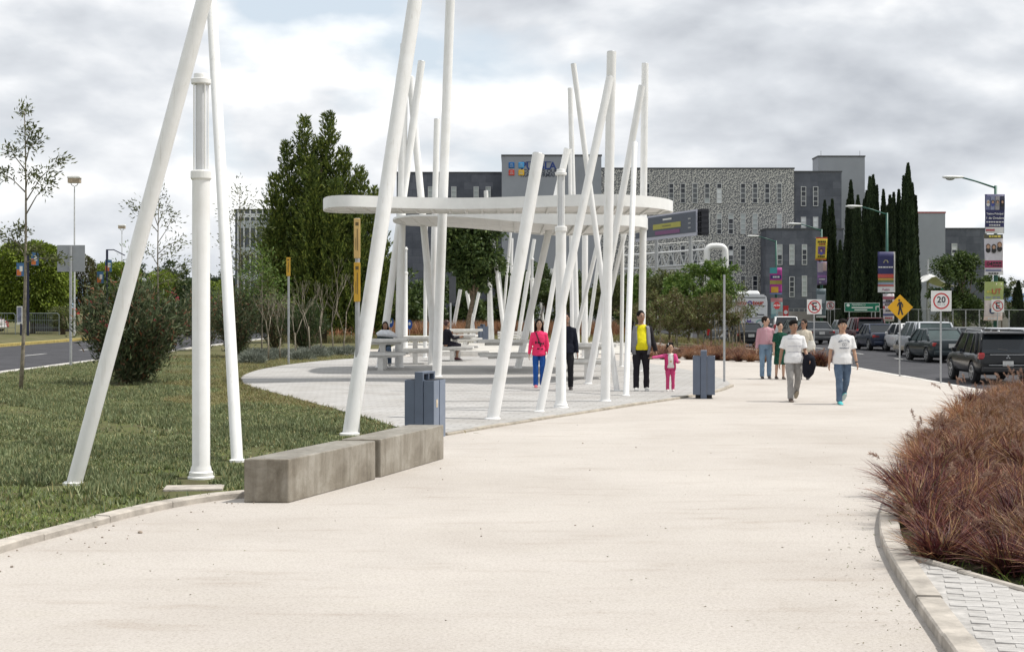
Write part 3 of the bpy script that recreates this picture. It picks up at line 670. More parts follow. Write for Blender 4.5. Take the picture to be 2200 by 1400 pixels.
# --- trees seen through and beside the canopy
def blobset(w_, z0, z1, n, s=1.0, d_=1.0):
    o = []
    for i in range(n):
        a = random.random() * 6.28; u = random.random(); rr = w_ / 2 * math.sqrt(random.random()) * (1 - .5 * abs(u - .45)); k = s * random.uniform(.75, 1.2) * w_ * .27
        o.append(((rr * math.cos(a), rr * math.sin(a) * d_, z0 + (z1 - z0) * u), (k, k * d_, k * .85)))
    return o
tree('shade_tree', 'broad dark green tree on a leaning trunk under the canopy opening', (G(1000, 741).x, G(1000, 741).y, 0), 6.4, [((.25 + dx, dy, z), (r_, r_, r_ * .9)) for dx, dy, z, r_ in [(-.9, 0, 5.6, .95), (0, .3, 6.0, 1.1), (.9, 0, 5.7, 1.0), (-.7, .2, 4.4, .95), (.3, -.3, 4.5, 1.1), (1.0, .2, 4.3, .9), (-.2, 0, 3.5, .9), (.6, .1, 3.3, .7), (0, .2, 5.1, 1.1)]], 15000, .24, LMID, .42, .14, (.45, 0))
row = [(1128, 702, 92, 585, 'leaf'), (1172, 700, 96, 545, 'leaf'), (1215, 702, 90, 575, 'olive'), (1262, 700, 95, 590, 'leaf'), (1312, 703, 90, 585, 'olive'), (1352, 701, 94, 575, 'leaf'), (1400, 708, 84, 585, 'fresh'), (1438, 712, 80, 575, 'olive'), (1478, 712, 79, 585, 'fresh'), (1528, 716, 76, 552, 'fresh'), (1592, 714, 84, 590, 'olive')]
rl = ['first of the young trees right of the shade tree', 'tallest dark young tree right of the shade tree', 'olive young tree behind the white lamp column', 'young tree behind the crossing poles', 'olive young tree behind the thick upright pole', 'young tree left of the man in yellow', 'fresh green young tree above the man in yellow', 'brownish young tree right of the man in yellow', 'fresh young tree left of the footbridge portal', 'bright fresh young tree under the footbridge portal', 'sparse olive young tree in front of the coach']
for (px, py, d, top, kd), lb in zip(row, rl):
    hh = wz(top, d); mt_ = {'leaf': LMID, 'olive': LOLIVE, 'fresh': LGREEN}[kd]; wd = 2.6 if px != 1592 else 2.2
    tree('young_tree', lb, (wx(px, d), d, zg(wx(px, d))), hh, blobset(wd, hh * .42, hh * .9, 11, .95), 6500 if px != 1592 else 650, .18, mt_, .4, .06, (random.uniform(-.2, .2), 0), 'young trees behind the plaza', BARK)
brown = [(1375, 712, 78), (1418, 716, 74), (1455, 718, 71), (1500, 720, 70), (1545, 722, 69)]
for i, (px, py, d) in enumerate(brown):
    hh = random.uniform(2.2, 2.9)
    tree('brown_shrub_tree', ['thin brown-leaved shrub tree ' + s for s in ('beside the head of the man in yellow', 'above the little girl in pink', 'left of the blue bin, behind the grass bed', 'just right above the blue bin', 'beside the tall thin grey pole')][i], (wx(px, d), d, zg(wx(px, d))), hh, blobset(2.2, .8, hh, 11, .95), 3000, .14, LBROWN, .3, .03, (0, 0), 'brown shrub trees', BARKP)
tree('street_tree', 'round dark green tree left of the tall poster pole', (wx(2070, 92), 92, -.34), 4.9, blobset(3.3, 1.7, 5.2, 20, .95), 13000, .21, LMID, .4, .09)
tree('street_tree', 'small bushy tree behind the speed limit sign', (wx(2040, 100), 100, -.34), 2.6, blobset(2.6, .9, 2.4, 9, .95), 2600, .18, LOLIVE, .3, .06)
tree('street_tree', 'narrow drooping tree right of the tall poster pole', (wx(2152, 105), 105, -.34), 4.2, blobset(1.5, 1.2, 4.2, 9, 1.1), 2500, .18, LDARK, .4, .06)
tree('street_tree', 'pale leafy treetop beyond the blue shed at the right edge', (wx(2178, 150), 150, -.34), 5, blobset(3.6, 2, 5, 10), 2200, .25, LOLIVE, .4, .1)
b = P(2188, HY, 120); cypress((b.x, 120, -.34), 4.2, 1.0, 'small lone cypress near the right edge')
# clipped ficus and hedges across the left road
def clipped(name, label, c, r, n, mat, z0=.3, cat='tree', square=3.2, leaf=.16):
    t = thing(name, label, cat, (c[0], c[1], -.03)); p = sph(n); k = (np.abs(p) ** square).sum(1, keepdims=True) ** (-1 / square); p = p * k * (rng.random((n, 1)) ** .22)
    p *= 1 + .05 * np.sin(p[:, [0]] * 9 + p[:, [2]] * 7)
    C = p * np.array(r) + np.array([0, 0, z0 + r[2]]); V, Q = leaves(C, p + rng.normal(size=(n, 3)) * .5 + np.array([0, 0, -.5]), leaf * rng.uniform(.7, 1.3, n), leaf * .5)
    link('crown', npmesh('crown', V, Q, mat), t); trunk([(0, 0, -.05), (.03, 0, z0 + r[2] * .5), (0, 0, z0 + r[2] * 1.2)], min(.2, r[0] * .3), .06, t); return t
clipped('clipped_tree', 'large green ficus clipped to a rounded block at the left edge', (wx(70, 108), 108), (2.75, 2.4, 2.75), 26000, LLIME, 1.0, leaf=.26)
clipped('clipped_tree', 'clipped green ficus block behind the dark blue lamp post', (wx(250, 120), 120), (1.9, 1.8, 1.7), 12000, LLIME, 2.0, leaf=.24)
clipped('hedge', 'columnar brown and yellow clipped hedge right of the blank sign', (wx(182, 112), 112), (.85, .8, 2.0), 7000, LBROWN, 1.7, 'hedge')
clipped('hedge', 'yellow-green clipped hedge behind the leaning pole and oleander', (wx(350, 100), 100), (1.25, 1.2, 2.0), 9000, LLIME, .25, 'hedge')
clipped('hedge', 'dark green clipped hedge left of the tall lamp column', (wx(402, 100), 100), (.95, 1.2, 1.75), 7000, LDARK, .2, 'hedge')
clipped('hedge', 'low round clipped bush beside the metal barrier', (wx(135, 104), 104), (.9, .9, .7), 1800, LOLIVE, .5, 'hedge')
clipped('hedge', 'bright green bush seen between column and right-hand pole', (wx(470, 120), 120), (1.2, 1.2, 1.3), 2200, LLIME, 1.4, 'hedge')
for px, d, top, lb in [(350, 170, 568, 'dark distant tree above the yellow-green hedge'), (395, 180, 575, 'dark distant tree left of the tall lamp column'), (478, 190, 575, 'dark distant tree between column and right-hand pole'), (300, 185, 580, 'dark distant tree behind the leaning pole')]:
    tree('distant_tree', lb, (wx(px, d), d, -.03), wz(top, d), blobset(5, 1.5, wz(top, d), 10), 2500, .35, LDARK, .3, .15)
for i, (px, d, top) in enumerate([(900, 120, 600), (860, 115, 560), (1000, 125, 585), (1060, 130, 580), (1120, 128, 600), (1200, 135, 590), (1290, 132, 600), (790, 118, 580), (1360, 128, 610), (1450, 130, 605), (560, 118, 600), (640, 115, 590)]):
    tree('background_tree', 'dark background tree, ' + ['behind the thin lamp column', 'left behind the canopy posts', 'directly behind the shade tree', 'right behind the shade tree', 'behind the far crossing poles', 'above the girl in pink', 'behind the crossing poles', 'at the right foot of the conifer', 'behind the man in yellow', 'behind the young trees by the portal', 'below the glazed office', 'left foot of the conifer'][i], (wx(px, d), d, -.01), wz(top, d), blobset(4.2, .6, wz(top, d), 11), 5200, .36, LMID, .3, .13, group='background trees')
# saplings on the left
def sapling(label, base, h, tips, leaf, mat, nl=55, r=.035, bend=.0, name='sapling', clump=.2):
    t = thing(name, label, 'tree', base); pts = [Vector((bend * math.sin(i / 8 * 2.5), .02 * math.sin(i), h * i / 8)) for i in range(9)]; trunk(pts, r, r * .2, t, BARKP, 7)
    C, D = [], []; lm = MB()
    for z, x, y, dz in tips:
        i = min(8, max(0, z / h * 8)); a = pts[int(i)].lerp(pts[min(8, int(i) + 1)], i - int(i)); b_ = a + Vector((x, y, dz)); limb_tubes(lm, [(a, b_)], r * .35, r * .1)
        for q in (1.0, .72):
            c = a.lerp(b_, q); k = nl if q == 1 else nl // 2; p = rng.normal(size=(k, 3)) * clump * np.array([1, 1, .7])
            C.append(np.array(c) + p); D.append(p * 2 + rng.normal(size=(k, 3)) * .5 + np.array([x * .8, y, .25]))
    p = rng.normal(size=(nl, 3)) * clump * .8; C.append(np.array(pts[-1]) + p); D.append(p + np.array([0, 0, .5]) + rng.normal(size=(nl, 3)) * .4)
    lm.build('branches', BARKP, t, smooth=True); C, D = np.concatenate(C), np.concatenate(D)
    V, Q = leaves(C, D, leaf * rng.uniform(.6, 1.2, len(C)), leaf * .28); link('crown', npmesh('crown', V, Q, mat), t); return t
b = G(45, 838); sapling('tall thin sapling with sparse feathery leaves at the left edge', b, 6.35, [(5.0, -.35, 0, .5), (5.2, .15, .1, .45), (4.5, -.55, 0, .45), (4.3, .75, .1, .95), (4.0, .5, 0, .7), (4.6, .2, -.2, .3), (3.2, -.6, 0, .35), (3.0, -.3, .2, .3), (3.1, .25, -.1, .1), (2.9, .7, 0, .1), (3.5, -.25, .3, .2), (5.6, .1, 0, .3)], .13, LOLIVE, 80, .05, .12, clump=.115)
b = G(345, 772); sapling('slender young tree standing behind the round oleander bush', b, 5.9, [(4.6, -.9, 0, .9), (4.8, -.5, .2, .8), (4.2, .5, 0, .9), (3.8, .8, 0, .5), (3.4, -.5, 0, .6), (3.6, .4, .2, .3), (3.0, 1.1, 0, .4), (4.9, .2, 0, .5), (2.7, .6, 0, .2)], .15, LOLIVE, 60, .05, -.1, clump=.2)
b = G(275, 770); sapling('low leafy sapling left of the leaning white pole', b, 4.0, [(2.9, -.3, 0, .6), (2.6, .4, 0, .4), (3.2, .2, 0, .4), (2.4, -.5, 0, .3)], .15, LGREEN, 32, .035, .05, clump=.16)
b = G(512, 765); sapling('airy young tree right of the second leaning pole', b, 6.3, [(5.2, .3, 0, .6), (4.9, -.4, 0, .5), (4.4, .5, 0, .5), (4.0, -.5, 0, .4), (3.6, .6, 0, .4), (3.2, -.2, 0, .3), (3.0, .8, 0, .3), (2.6, .4, 0, .2), (3.4, .2, .3, .4), (2.4, 1.0, 0, .3)], .16, LOLIVE, 95, .05, .08, clump=.27)
b = G(562, 768); sapling('bushy light green young tree in front of the glazed office', b, 3.9, [(2.2, .5, 0, .7), (2.4, -.5, 0, .7), (2.9, .2, 0, .5), (1.9, -.6, 0, .4), (2.0, .7, 0, .3), (3.0, -.3, 0, .4)], .16, LGREEN, 110, .035, .02, clump=.28)
# leafless saplings
def bare(label, base, h, seed):
    rs = random.Random(seed); t = thing('bare_sapling', label, 'tree', base, 0, 'leafless saplings'); mb = MB()
    def grow(p, d, ln, r, lv):
        q = p + d * ln * .5 + Vector((rs.uniform(-.03, .03), rs.uniform(-.03, .03), 0)) * ln; e = q + (d + Vector((rs.uniform(-.15, .15), rs.uniform(-.15, .15), .15))).normalized() * ln * .5
        mb.tube([p, q, e], [r, r * .85, r * .65], 5 if lv else 7)
        if lv < 4:
            for _ in range(rs.choice((2, 3)) if lv < 3 else 2):
                a = rs.random() * 6.28; s = rs.uniform(.25, .6); grow(p.lerp(e, rs.uniform(.75, 1)), (d + Vector((math.cos(a) * s, math.sin(a) * s, .25))).normalized(), ln * rs.uniform(.6, .85), r * .55, lv + 1)
    grow(Vector((0, 0, -.03)), Vector((rs.uniform(-.06, .06), 0, 1)).normalized(), h * .33, .035, 0)
    mb.build('trunk', BARKP, t, smooth=True)
bs = [(576, 776, 3.0, 'left of the small yellow post sign'), (602, 772, 2.6, 'directly beside the small yellow post sign'), (636, 770, 3.0, 'first right of the small yellow post sign'), (666, 768, 3.7, 'second right of the small yellow post sign'), (690, 764, 3.6, 'in front of the conifer trunk'), (716, 763, 3.9, 'third from the tall yellow post sign'), (738, 762, 3.4, 'left neighbour of the tall yellow post sign')]
for i, (px, py, h, lb) in enumerate(bs): b = G(px, py); bare('leafless pale sapling ' + lb, (b.x, b.y, -.01), h, 40 + i)
for i, (px, py) in enumerate([(1384, 738), (1452, 740), (1512, 742), (1536, 744), (1566, 745), (1574, 747), (1583, 748), (1601, 752)]):
    b = G(px, py + 6, -.2); bare('thin roadside whip sapling ' + ['behind the man in yellow', 'above the little girl', 'left above the blue bin', 'behind the blue bin', 'right of the thin grey pole', 'second right of the thin grey pole', 'in front of the dark sedan by the coach', 'nearest the man in the pink shirt'][i], (b.x, b.y, zg(b.x)), 2.9, 80 + i)
# oleanders: many stems from the ground, lance leaves, a few flowers
FLOW = leafmat('oleander_flower', [(0, (.45, .04, .08)), (1, (.6, .12, .18))], .3)
def oleander(label, base, w_, h, n, flowers, mat=LOLEA):
    t = thing('oleander_shrub', label, 'shrub', base, 0, 'oleander shrubs'); st = MB(); C, D = [], []; ns = 44
    for i in range(ns):
        a = rng.random() * 6.283; q = math.sqrt(rng.random()); e = Vector((w_ / 2 * q * math.cos(a), w_ / 2 * q * math.sin(a), h * (1 - .45 * q ** 3) * rng.uniform(.72, 1.0))); s = e * .1; s.z = 0
        mid = e * .55; mid.z = e.z * .6; mid.x *= 1.25; mid.y *= 1.25; st.tube([s, mid, e], [.018, .013, .006], 5)
        k = n // ns; u = rng.random(k) ** .75; p = np.array(s)[None] * (1 - u[:, None]) ** 2 + 2 * np.array(mid)[None] * (u * (1 - u))[:, None] * 1.05 + np.array(e)[None] * (u ** 2)[:, None]
        p = p + rng.normal(size=(k, 3)) * np.array([.16, .16, .12]) * w_ / 2.7; p[:, 2] = np.abs(p[:, 2]) + .04
        C.append(p); D.append(np.stack([np.full(k, e.x), np.full(k, e.y), np.full(k, .9)], 1) * .6 + rng.normal(size=(k, 3)) * .75 + np.array([0, 0, .35]))
    st.build('stems', BARK, t, smooth=True); C, D = np.concatenate(C), np.concatenate(D)
    V, Q = leaves(C, D, .17 * rng.uniform(.7, 1.25, len(C)), .034); link('crown', npmesh('crown', V, Q, mat), t)
    if flowers:
        i = rng.choice(np.where(C[:, 2] > h * .45)[0], flowers); c = np.repeat(C[i] * 1.04, 7, 0) + rng.normal(size=(flowers * 7, 3)) * .02
        V, Q = leaves(c, rng.normal(size=c.shape) + np.array([0, -.5, .4]), .045, .035); link('blossoms', npmesh('blossoms', V, Q, FLOW), t)
b = G(283, 826); oleander('large round oleander bush behind the leaning white pole', (b.x, b.y, .03), 2.75, 2.6, 17000, 40)
b = G(508, 768); oleander('dark oleander bush right of the tall lamp column', (b.x, b.y, .03), 2.1, 2.6, 7000, 14)
b = G(655, 752); oleander('dark low oleander bush below the conifer', (b.x, b.y, 0), 2.2, 2.2, 4500, 0, LDARK)
b = G(440, 752); oleander('reddish oleander bush half hidden by the tall lamp column', (b.x, b.y, .0), 2.4, 3.0, 4500, 20)
b = G(590, 748); oleander('brownish oleander bush under the glazed office', (b.x, b.y, .0), 2.2, 2.6, 4500, 8)
# the succulent ground cover of the lawn: nobody could count it
SUCC = leafmat('succulent_fingers', [(0, (.08, .11, .045)), (.45, (.16, .195, .09)), (.85, (.265, .29, .15)), (1, (.32, .27, .12))], .15)
GRASS = leafmat('short_grass', [(0, (.08, .14, .02)), (.5, (.15, .22, .04)), (.85, (.23, .26, .07)), (1, (.30, .25, .12))], .25)
DRYG = leafmat('dry_grass', [(0, (.16, .13, .05)), (.5, (.24, .2, .09)), (1, (.14, .17, .05))], .2)
plz = [(p.x, p.y) for p in pl_s]
def scatter(poly, n, y0, y1, bias=2.2):
    x0, x1 = min(p[0] for p in poly), max(p[0] for p in poly); y = 1 / (1 / y1 ** bias + rng.random(n) * (1 / y0 ** bias - 1 / y1 ** bias)) ** (1 / bias)
    x = x0 + (x1 - x0) * rng.random(n); p = np.stack([x, y], 1); k = inpoly(p, poly) & ~inpoly(p, plz) & (np.abs(x) < y * .37 + 1)
    return p[k]
def patch(p, s, o=0): return np.sin(p[:, 0] * s + o) * np.sin(p[:, 1] * s * .8 + 1.3 * o) + .5 * np.sin(p[:, 0] * s * 2.3 + p[:, 1] * s * 1.7 + o)
p = scatter(lawn_poly, 230000, 10.5, 58, 1.2)
keep = (patch(p, .9, 1) + .35 * patch(p, 4.1, 5) > -.72) & (p[:, 1] > 15.2 + .5 * patch(p, 1.7, 2)) ; front_ = (~keep) & (rng.random(len(p)) < .12)
dry = (p[:, 0] > p[:, 1] * (-.215 + .02 * np.sin(p[:, 1]))) & (p[:, 1] > 27 + 1.2 * patch(p, .9)) & (p[:, 0] < -2.0)
FEET = [(G(157, 1047), .26), (G(432, 1033), .30), (G(510, 997), .24), (G(751, 938), .26), (G(417, 1056), .36)]
def nofeet(q):
    k = np.ones(len(q), bool)
    for f_, r_ in FEET: k &= (q[:, 0] - f_.x) ** 2 + ((q[:, 1] - f_.y + r_ * .5) / 1.6) ** 2 > r_ ** 2
    return q[k]
q = nofeet(p[(keep | front_) & ~dry]); q = q[rng.random(len(q)) < .85]; n = len(q)
c = np.concatenate([q, np.full((n, 1), .03)], 1); V, Q = blades(np.repeat(c, 3, 0) + np.repeat(rng.normal(size=(n, 3)) * np.array([.02, .02, 0]), 3, 0), rng.normal(size=(n * 3, 3)) * .5 + np.array([0, 0, 1]), np.repeat(rng.uniform(.035, .085, n) * (1 + .4 * patch(q, 1.1, 3)).clip(.5, 1.6), 3), .02, -.08, 2)
tag(link('ground_cover', npmesh('ground_cover', V, Q, SUCC)), 'grey-green succulent ground cover filling the lawn', 'ground cover', kind='stuff')
q = scatter(lawn_poly, 240000, 9.5, 40, 1.6); q = nofeet(q[(q[:, 1] < 19 + patch(q, 1.2)) | (rng.random(len(q)) < .2)]); n = len(q)
V, Q = blades(np.concatenate([q, np.full((n, 1), .03)], 1), rng.normal(size=(n, 3)) * .6 + np.array([0, 0, 1]), rng.uniform(.02, .05, n), .007, .3, 2)
tag(link('lawn_grass', npmesh('lawn_grass', V, Q, GRASS)), 'short bright grass along the lawn kerb', 'grass', kind='stuff')
q = p[dry]; q = q[rng.random(len(q)) < .8]; n = len(q)
V, Q = blades(np.repeat(np.concatenate([q, np.full((n, 1), .03)], 1), 3, 0), rng.normal(size=(n * 3, 3)) * .6 + np.array([0, 0, 1]), rng.uniform(.05, .13, n * 3), .012, .5, 2)
tag(link('dry_lawn_grass', npmesh('dry_lawn_grass', V, Q, DRYG)), 'straw-coloured dry grass between bushes and plaza', 'grass', kind='stuff')
edge = np.array([(pl_s[i][0], pl_s[i][1]) for i in range(len(pl_s)) if pl_s[i][0] < -1.5 and pl_s[i][1] < 40]); e = np.repeat(edge, 60, 0) + rng.normal(size=(len(edge) * 60, 2)) * np.array([.45, .35]); e = e[~inpoly(e, plz)]; n = len(e)
V, Q = blades(np.concatenate([e, np.full((n, 1), .03)], 1), rng.normal(size=(n, 3)) * .5 + np.array([0, 0, 1]), rng.uniform(.08, .2, n), .012, .7, 3)
tag(link('plaza_edge_grass', npmesh('plaza_edge_grass', V, Q, DRYG)), 'tufts of straw grass along the plaza edge', 'grass', kind='stuff')
# silvery cushions under the saplings
SILV = leafmat('silver_leaf', [(0, (.12, .14, .11)), (1, (.28, .30, .25))], .15)
t0 = []
for k in range(3):
    n = 420; pp = sph(n); pp[:, 2] = np.abs(pp[:, 2]); V, Q = leaves(pp * np.array([.26, .26, .2]) * rng.uniform(.6, 1, (n, 1)), pp + rng.normal(size=(n, 3)) * .4 + np.array([0, 0, .5]), .11, .018); t0.append(npmesh('silver_cushion', V, Q, SILV))
for i in range(60):
    px = random.uniform(515, 752); py = 765 + (752 - px) * .055 + random.uniform(-9, 12)
    if py > 770 + (752 - px) * .06: continue
    b = G(px, py); o = link('silver_cushion_plant', random.choice(t0), None, (b.x, b.y, 0)); o.rotation_euler.z = random.random() * 6; o.scale = [random.uniform(.9, 1.7)] * 3
    tag(o, 'low silvery cushion plant in the strip before the leafless saplings', 'plant', 'silvery cushion plants')
# purple fountain grass on the right, and behind the path
PURP = leafmat('purple_grass', [(0, (.04, .012, .016)), (.45, (.11, .032, .034)), (.72, (.21, .08, .05)), (.9, (.38, .23, .11)), (1, (.10, .11, .04))], .2, vary=True)
PLUME = leafmat('grass_plume', [(0, (.24, .13, .10)), (1, (.42, .30, .22))], .35)
TAN = leafmat('tan_grass', [(0, (.11, .04, .026)), (.4, (.28, .125, .062)), (.75, (.40, .26, .135)), (.9, (.12, .045, .045)), (1, (.17, .16, .07))], .22, vary=True)
def clump_mesh(n, h, sp, mat, wid=.012):
    c = rng.normal(size=(n, 3)) * np.array([.06, .06, 0]); d = rng.normal(size=(n, 3)) * np.array([sp, sp, 0]) + np.array([0, 0, 1]); V, Q = blades(c, d, h * rng.uniform(.45, 1.1, n), wid, rng.uniform(.15, .8, n), 4); return npmesh('blades', V, Q, mat)
def plume_mesh(n, h):
    Vs, Qs, off = [], [], 0
    for i in range(n):
        a = rng.random() * 6.28; s = rng.uniform(.3, .75); L_ = h * rng.uniform(.9, 1.3); k = 70; u = np.linspace(.72, 1, k); hd = np.array([math.cos(a), math.sin(a), 0])
        c = hd * (s * u * L_)[:, None] + np.array([0, 0, 1]) * (L_ * (u - .45 * s * u ** 3))[:, None]
        tg = hd * s + np.array([0, 0, 1]) * (1 - 1.35 * s * u ** 2)[:, None]; V, Q = leaves(c, tg + rng.normal(size=(k, 3)) * .55, .045, .008); Vs.append(V); Qs.append(Q + off); off += len(V)
        st = np.linspace(0, 1, 7); cc = hd * (s * st * L_)[:, None] + np.array([0, 0, 1]) * (L_ * (st - .45 * s * st ** 3))[:, None]; V, Q = leaves(cc[:-1], cc[1:] - cc[:-1], np.linalg.norm(cc[1:] - cc[:-1], axis=1) * 1.1, .006); Vs.append(V); Qs.append(Q + off); off += len(V)
    return npmesh('plumes', np.concatenate(Vs), np.concatenate(Qs), PLUME)
cm = [clump_mesh(520, .62, .55, PURP, .016) for _ in range(3)] + [clump_mesh(520, .6, .6, TAN, .016)]; pl = [plume_mesh(2, .66) for _ in range(3)] + [plume_mesh(3, .66)]
def grass_clump(x, y, z, i, s, label, group):
    t = thing('fountain_grass_clump', label, 'grass', (x, y, z), random.random() * 6.28, group); t.scale = (s, s, s * random.uniform(.85, 1.15)); link('blades', cm[i], t)
    if random.random() < (.6 if i == 3 else .45): link('plumes', pl[i], t)
pts = []
for _ in range(6000):
    y = random.uniform(9.5, 33); x = random.uniform(3, min(12, y * .40 + .6))
    if not inpoly(np.array([[x, y]]), bed_poly)[0] or inpoly(np.array([[x, y]]), swp)[0]: continue
    if min((Vector((x, y)) - Vector((p.x, p.y))).length for p in bed_edge) < .27: continue
    if min([(Vector((x, y)) - Vector((p.x, p.y))).length for p in sw_poly[4:9]] + [9]) < .12: continue
    if all((x - a) ** 2 + (y - b) ** 2 > (.30 + .005 * y) ** 2 for a, b in pts): pts.append((x, y))
# keep clumps off the sidewalk edge line
def dist_seg(p, a, b):
    ab = b - a; u = max(0, min(1, (p - a).dot(ab) / ab.length_squared)); return (p - (a + ab * u)).length
E = [Vector((p.x, p.y)) for p in sw_poly[4:9]]
pts = [q for q in pts if min(dist_seg(Vector(q), E[i], E[i + 1]) for i in range(4)) > .15]
pts.sort(key=lambda q: q[1]); pts = pts[:260]
for x, y in pts:
    far = y > 17 + random.uniform(-4, 4); grass_clump(x, y, .02, 3 if far and random.random() < .75 or random.random() < .14 else random.randrange(3), random.uniform(.55, .95), 'tan-plumed fountain grass clump in the right-hand bed' if far else 'dark purple fountain grass clump in the right-hand bed', 'fountain grass in the right-hand bed')
print('bed clumps', len(pts))
# grass and weeds between the clumps
q = rng.random((30000, 2)) * np.array([9, 25]) + np.array([3, 9]); q = q[inpoly(q, bed_poly) & ~inpoly(q, swp)]; q = q[(q[:, 0] < q[:, 1] * .4)]; n = len(q)
V, Q = blades(np.concatenate([q, np.full((n, 1), .02)], 1), rng.normal(size=(n, 3)) * .7 + np.array([0, 0, 1]), rng.uniform(.05, .18, n), .009, .5, 2)
tag(link('bed_undergrowth', npmesh('bed_undergrowth', V, Q, GRASS)), 'green undergrowth between the purple grass clumps', 'grass', kind='stuff')
# second bed behind the path: brown and purple
for i in range(120):
    px = random.uniform(1390, 1640); py = random.uniform(750, 771) + (px - 1390) * .03
    b = G(px, py); grass_clump(b.x, b.y, zg(b.x), random.choice((0, 3, 3, 3)), random.uniform(.5, .85), 'brown fountain grass clump in the strip behind the blue bin', 'brown grass strip behind the path')
for i, px in enumerate((1738, 1748, 1757, 1766)):
    b = G(px, 782, -.1); grass_clump(b.x, b.y, zg(b.x), 0, 1.15, 'purple grass clump beside the no-parking sign post', 'purple grass at the sign post')
# pinkish dry meadow behind the tables
for (px0, px1, d0, d1, n, hgt, nm, lb, mt_) in [(600, 1340, 92, 104, 26000, 1.15, 'dry_meadow', 'pinkish dry meadow grass behind the picnic tables', TAN), (600, 1600, 78, 92, 16000, .35, 'green_verge', 'low green grass behind the rear court', DRYG)]:
    y = rng.uniform(d0, d1, n); x = (rng.uniform(px0, px1, n) - CX) / F * y; V, Q = blades(np.stack([x, y, np.array([zg(a) for a in x])], 1), rng.normal(size=(n, 3)) * .22 + np.array([0, 0, 1]), hgt * rng.uniform(.6, 1.1, n), .03, .2, 2)
    tag(link(nm, npmesh(nm, V, Q, mt_)), lb, 'grass', kind='stuff')
# litter on the gravel
n = 170; y = rng.uniform(8.3, 24, n); x = rng.uniform(-.33, .3, n) * y; k = ~inpoly(np.stack([x, y], 1), lawn_poly) & ~inpoly(np.stack([x, y], 1), bed_poly) & ~inpoly(np.stack([x, y], 1), plz); x, y = x[k], y[k]
ex = np.array([(p.x - .1 - abs(rng.normal()) * .25, p.y + rng.normal() * .1) for p in bed_edge for _ in range(9)]); x = np.concatenate([x, ex[:, 0]]); y = np.concatenate([y, ex[:, 1]]); n = len(x)
V, Q = leaves(np.stack([x, y, np.full(n, .006)], 1), rng.normal(size=(n, 3)) * np.array([1, 1, .12]), rng.uniform(.01, .032, n), .007)
tag(link('leaf_litter', npmesh('leaf_litter', V, Q, LBROWN)), 'dry leaf litter scattered over the pale gravel', 'litter', kind='stuff')

# small stones and clods along the left kerb and on the path
st_ = MB(); rs_ = random.Random(11)
for i in range(95):
    if i < 70: k_ = lawn_edge[rs_.randrange(len(lawn_edge))]; x, y = k_.x + rs_.uniform(.05, .5) + .2 * rs_.random() ** 2, k_.y - rs_.uniform(.02, .35)
    else: y = rs_.uniform(8.5, 22); x = rs_.uniform(-.2, .25) * y
    if inpoly(np.array([[x, y]]), lawn_poly)[0] or inpoly(np.array([[x, y]]), plz)[0] or inpoly(np.array([[x, y]]), bed_poly)[0] or not -3 < y < 30: continue
    r_ = rs_.choice((.004, .005, .007, .009)) * (2.0 if i < 5 else 1); st_.sphere((x, y, r_ * .5), (r_ * rs_.uniform(.8, 1.6), r_ * rs_.uniform(.8, 1.4), r_ * .75), 7, 5)
tag(st_.build('loose_stones', pm('loose_stone', (.30, .25, .20), .95, .3, 30, .3, 60), smooth=True), 'small loose stones and clods on the gravel path', 'stones', kind='stuff')
# ------------------------------------------------------------ canopy, poles, lamp columns
def slab(name, label, near, far, ztop, thick, lean=0.0):
    """a flat roof: solid fascia round the edge, ribbed soffit; near/far are lists of (X, Y)"""
    ctl = [Vector(p) for p in near + far[::-1]]; outl = ctl
    for _ in range(3): outl = [q for i in range(len(outl)) for q in (outl[i].lerp(outl[(i + 1) % len(outl)], .25), outl[i].lerp(outl[(i + 1) % len(outl)], .75))]
    c = sum(outl, Vector((0, 0))) / len(outl); t = thing(name, label, 'canopy', (c.x, c.y, 0)); n = len(outl)
    zb = [ztop - (thick(p.x) if callable(thick) else thick) for p in outl]; vs = []
    for p, z in zip(outl, zb):
        q = p - c; i = q * (1 - .05 / q.length)
        vs += [(q.x, q.y, ztop), (q.x, q.y, z), (i.x, i.y, z), (i.x, i.y, ztop)]
    mb = MB(); mb.add(vs, [(4 * i + k, 4 * i + (k + 1) % 4, 4 * ((i + 1) % n) + (k + 1) % 4, 4 * ((i + 1) % n) + k) for i in range(n) for k in range(4)])
    mb.build('fascia', WHITE, t, angle=30)
    ins = [(p - c) * .985 for p in outl]; mb = MB(); zz = [z + .05 for z in zb]
    mb.add([(p.x, p.y, ztop - .03) for p in ins] + [(p.x, p.y, z) for p, z in zip(ins, zz)], [tuple(range(n)), tuple(reversed(range(n, 2 * n)))]); mb.build('roof_sheet', pm('soffit_white', (.76, .745, .71), .6, .06, 2), t)
    x0, x1 = min(p.x for p in ins), max(p.x for p in ins); x = x0 + .2
    zlow = lambda xx: ztop - (thick(xx + c.x) if callable(thick) else thick) + .055
    while x < x1:
        ys = []
        for i in range(n):
            a, b = ins[i], ins[(i + 1) % n]
            if (a.x - x) * (b.x - x) < 0: ys.append(a.y + (b.y - a.y) * (x - a.x) / (b.x - a.x))
        if len(ys) >= 2:
            y0, y1 = min(ys) + .04, max(ys) - .04
            if y1 - y0 > .2: MB().box((x, (y0 + y1) / 2, zlow(x) - .03), (.06, y1 - y0, .06)).build('soffit_slat', pm('soffit_slat_white', (.74, .73, .70), .6, .04), t)
        x += .42
    return t
def xd(px, d): return (wx(px, d), d)
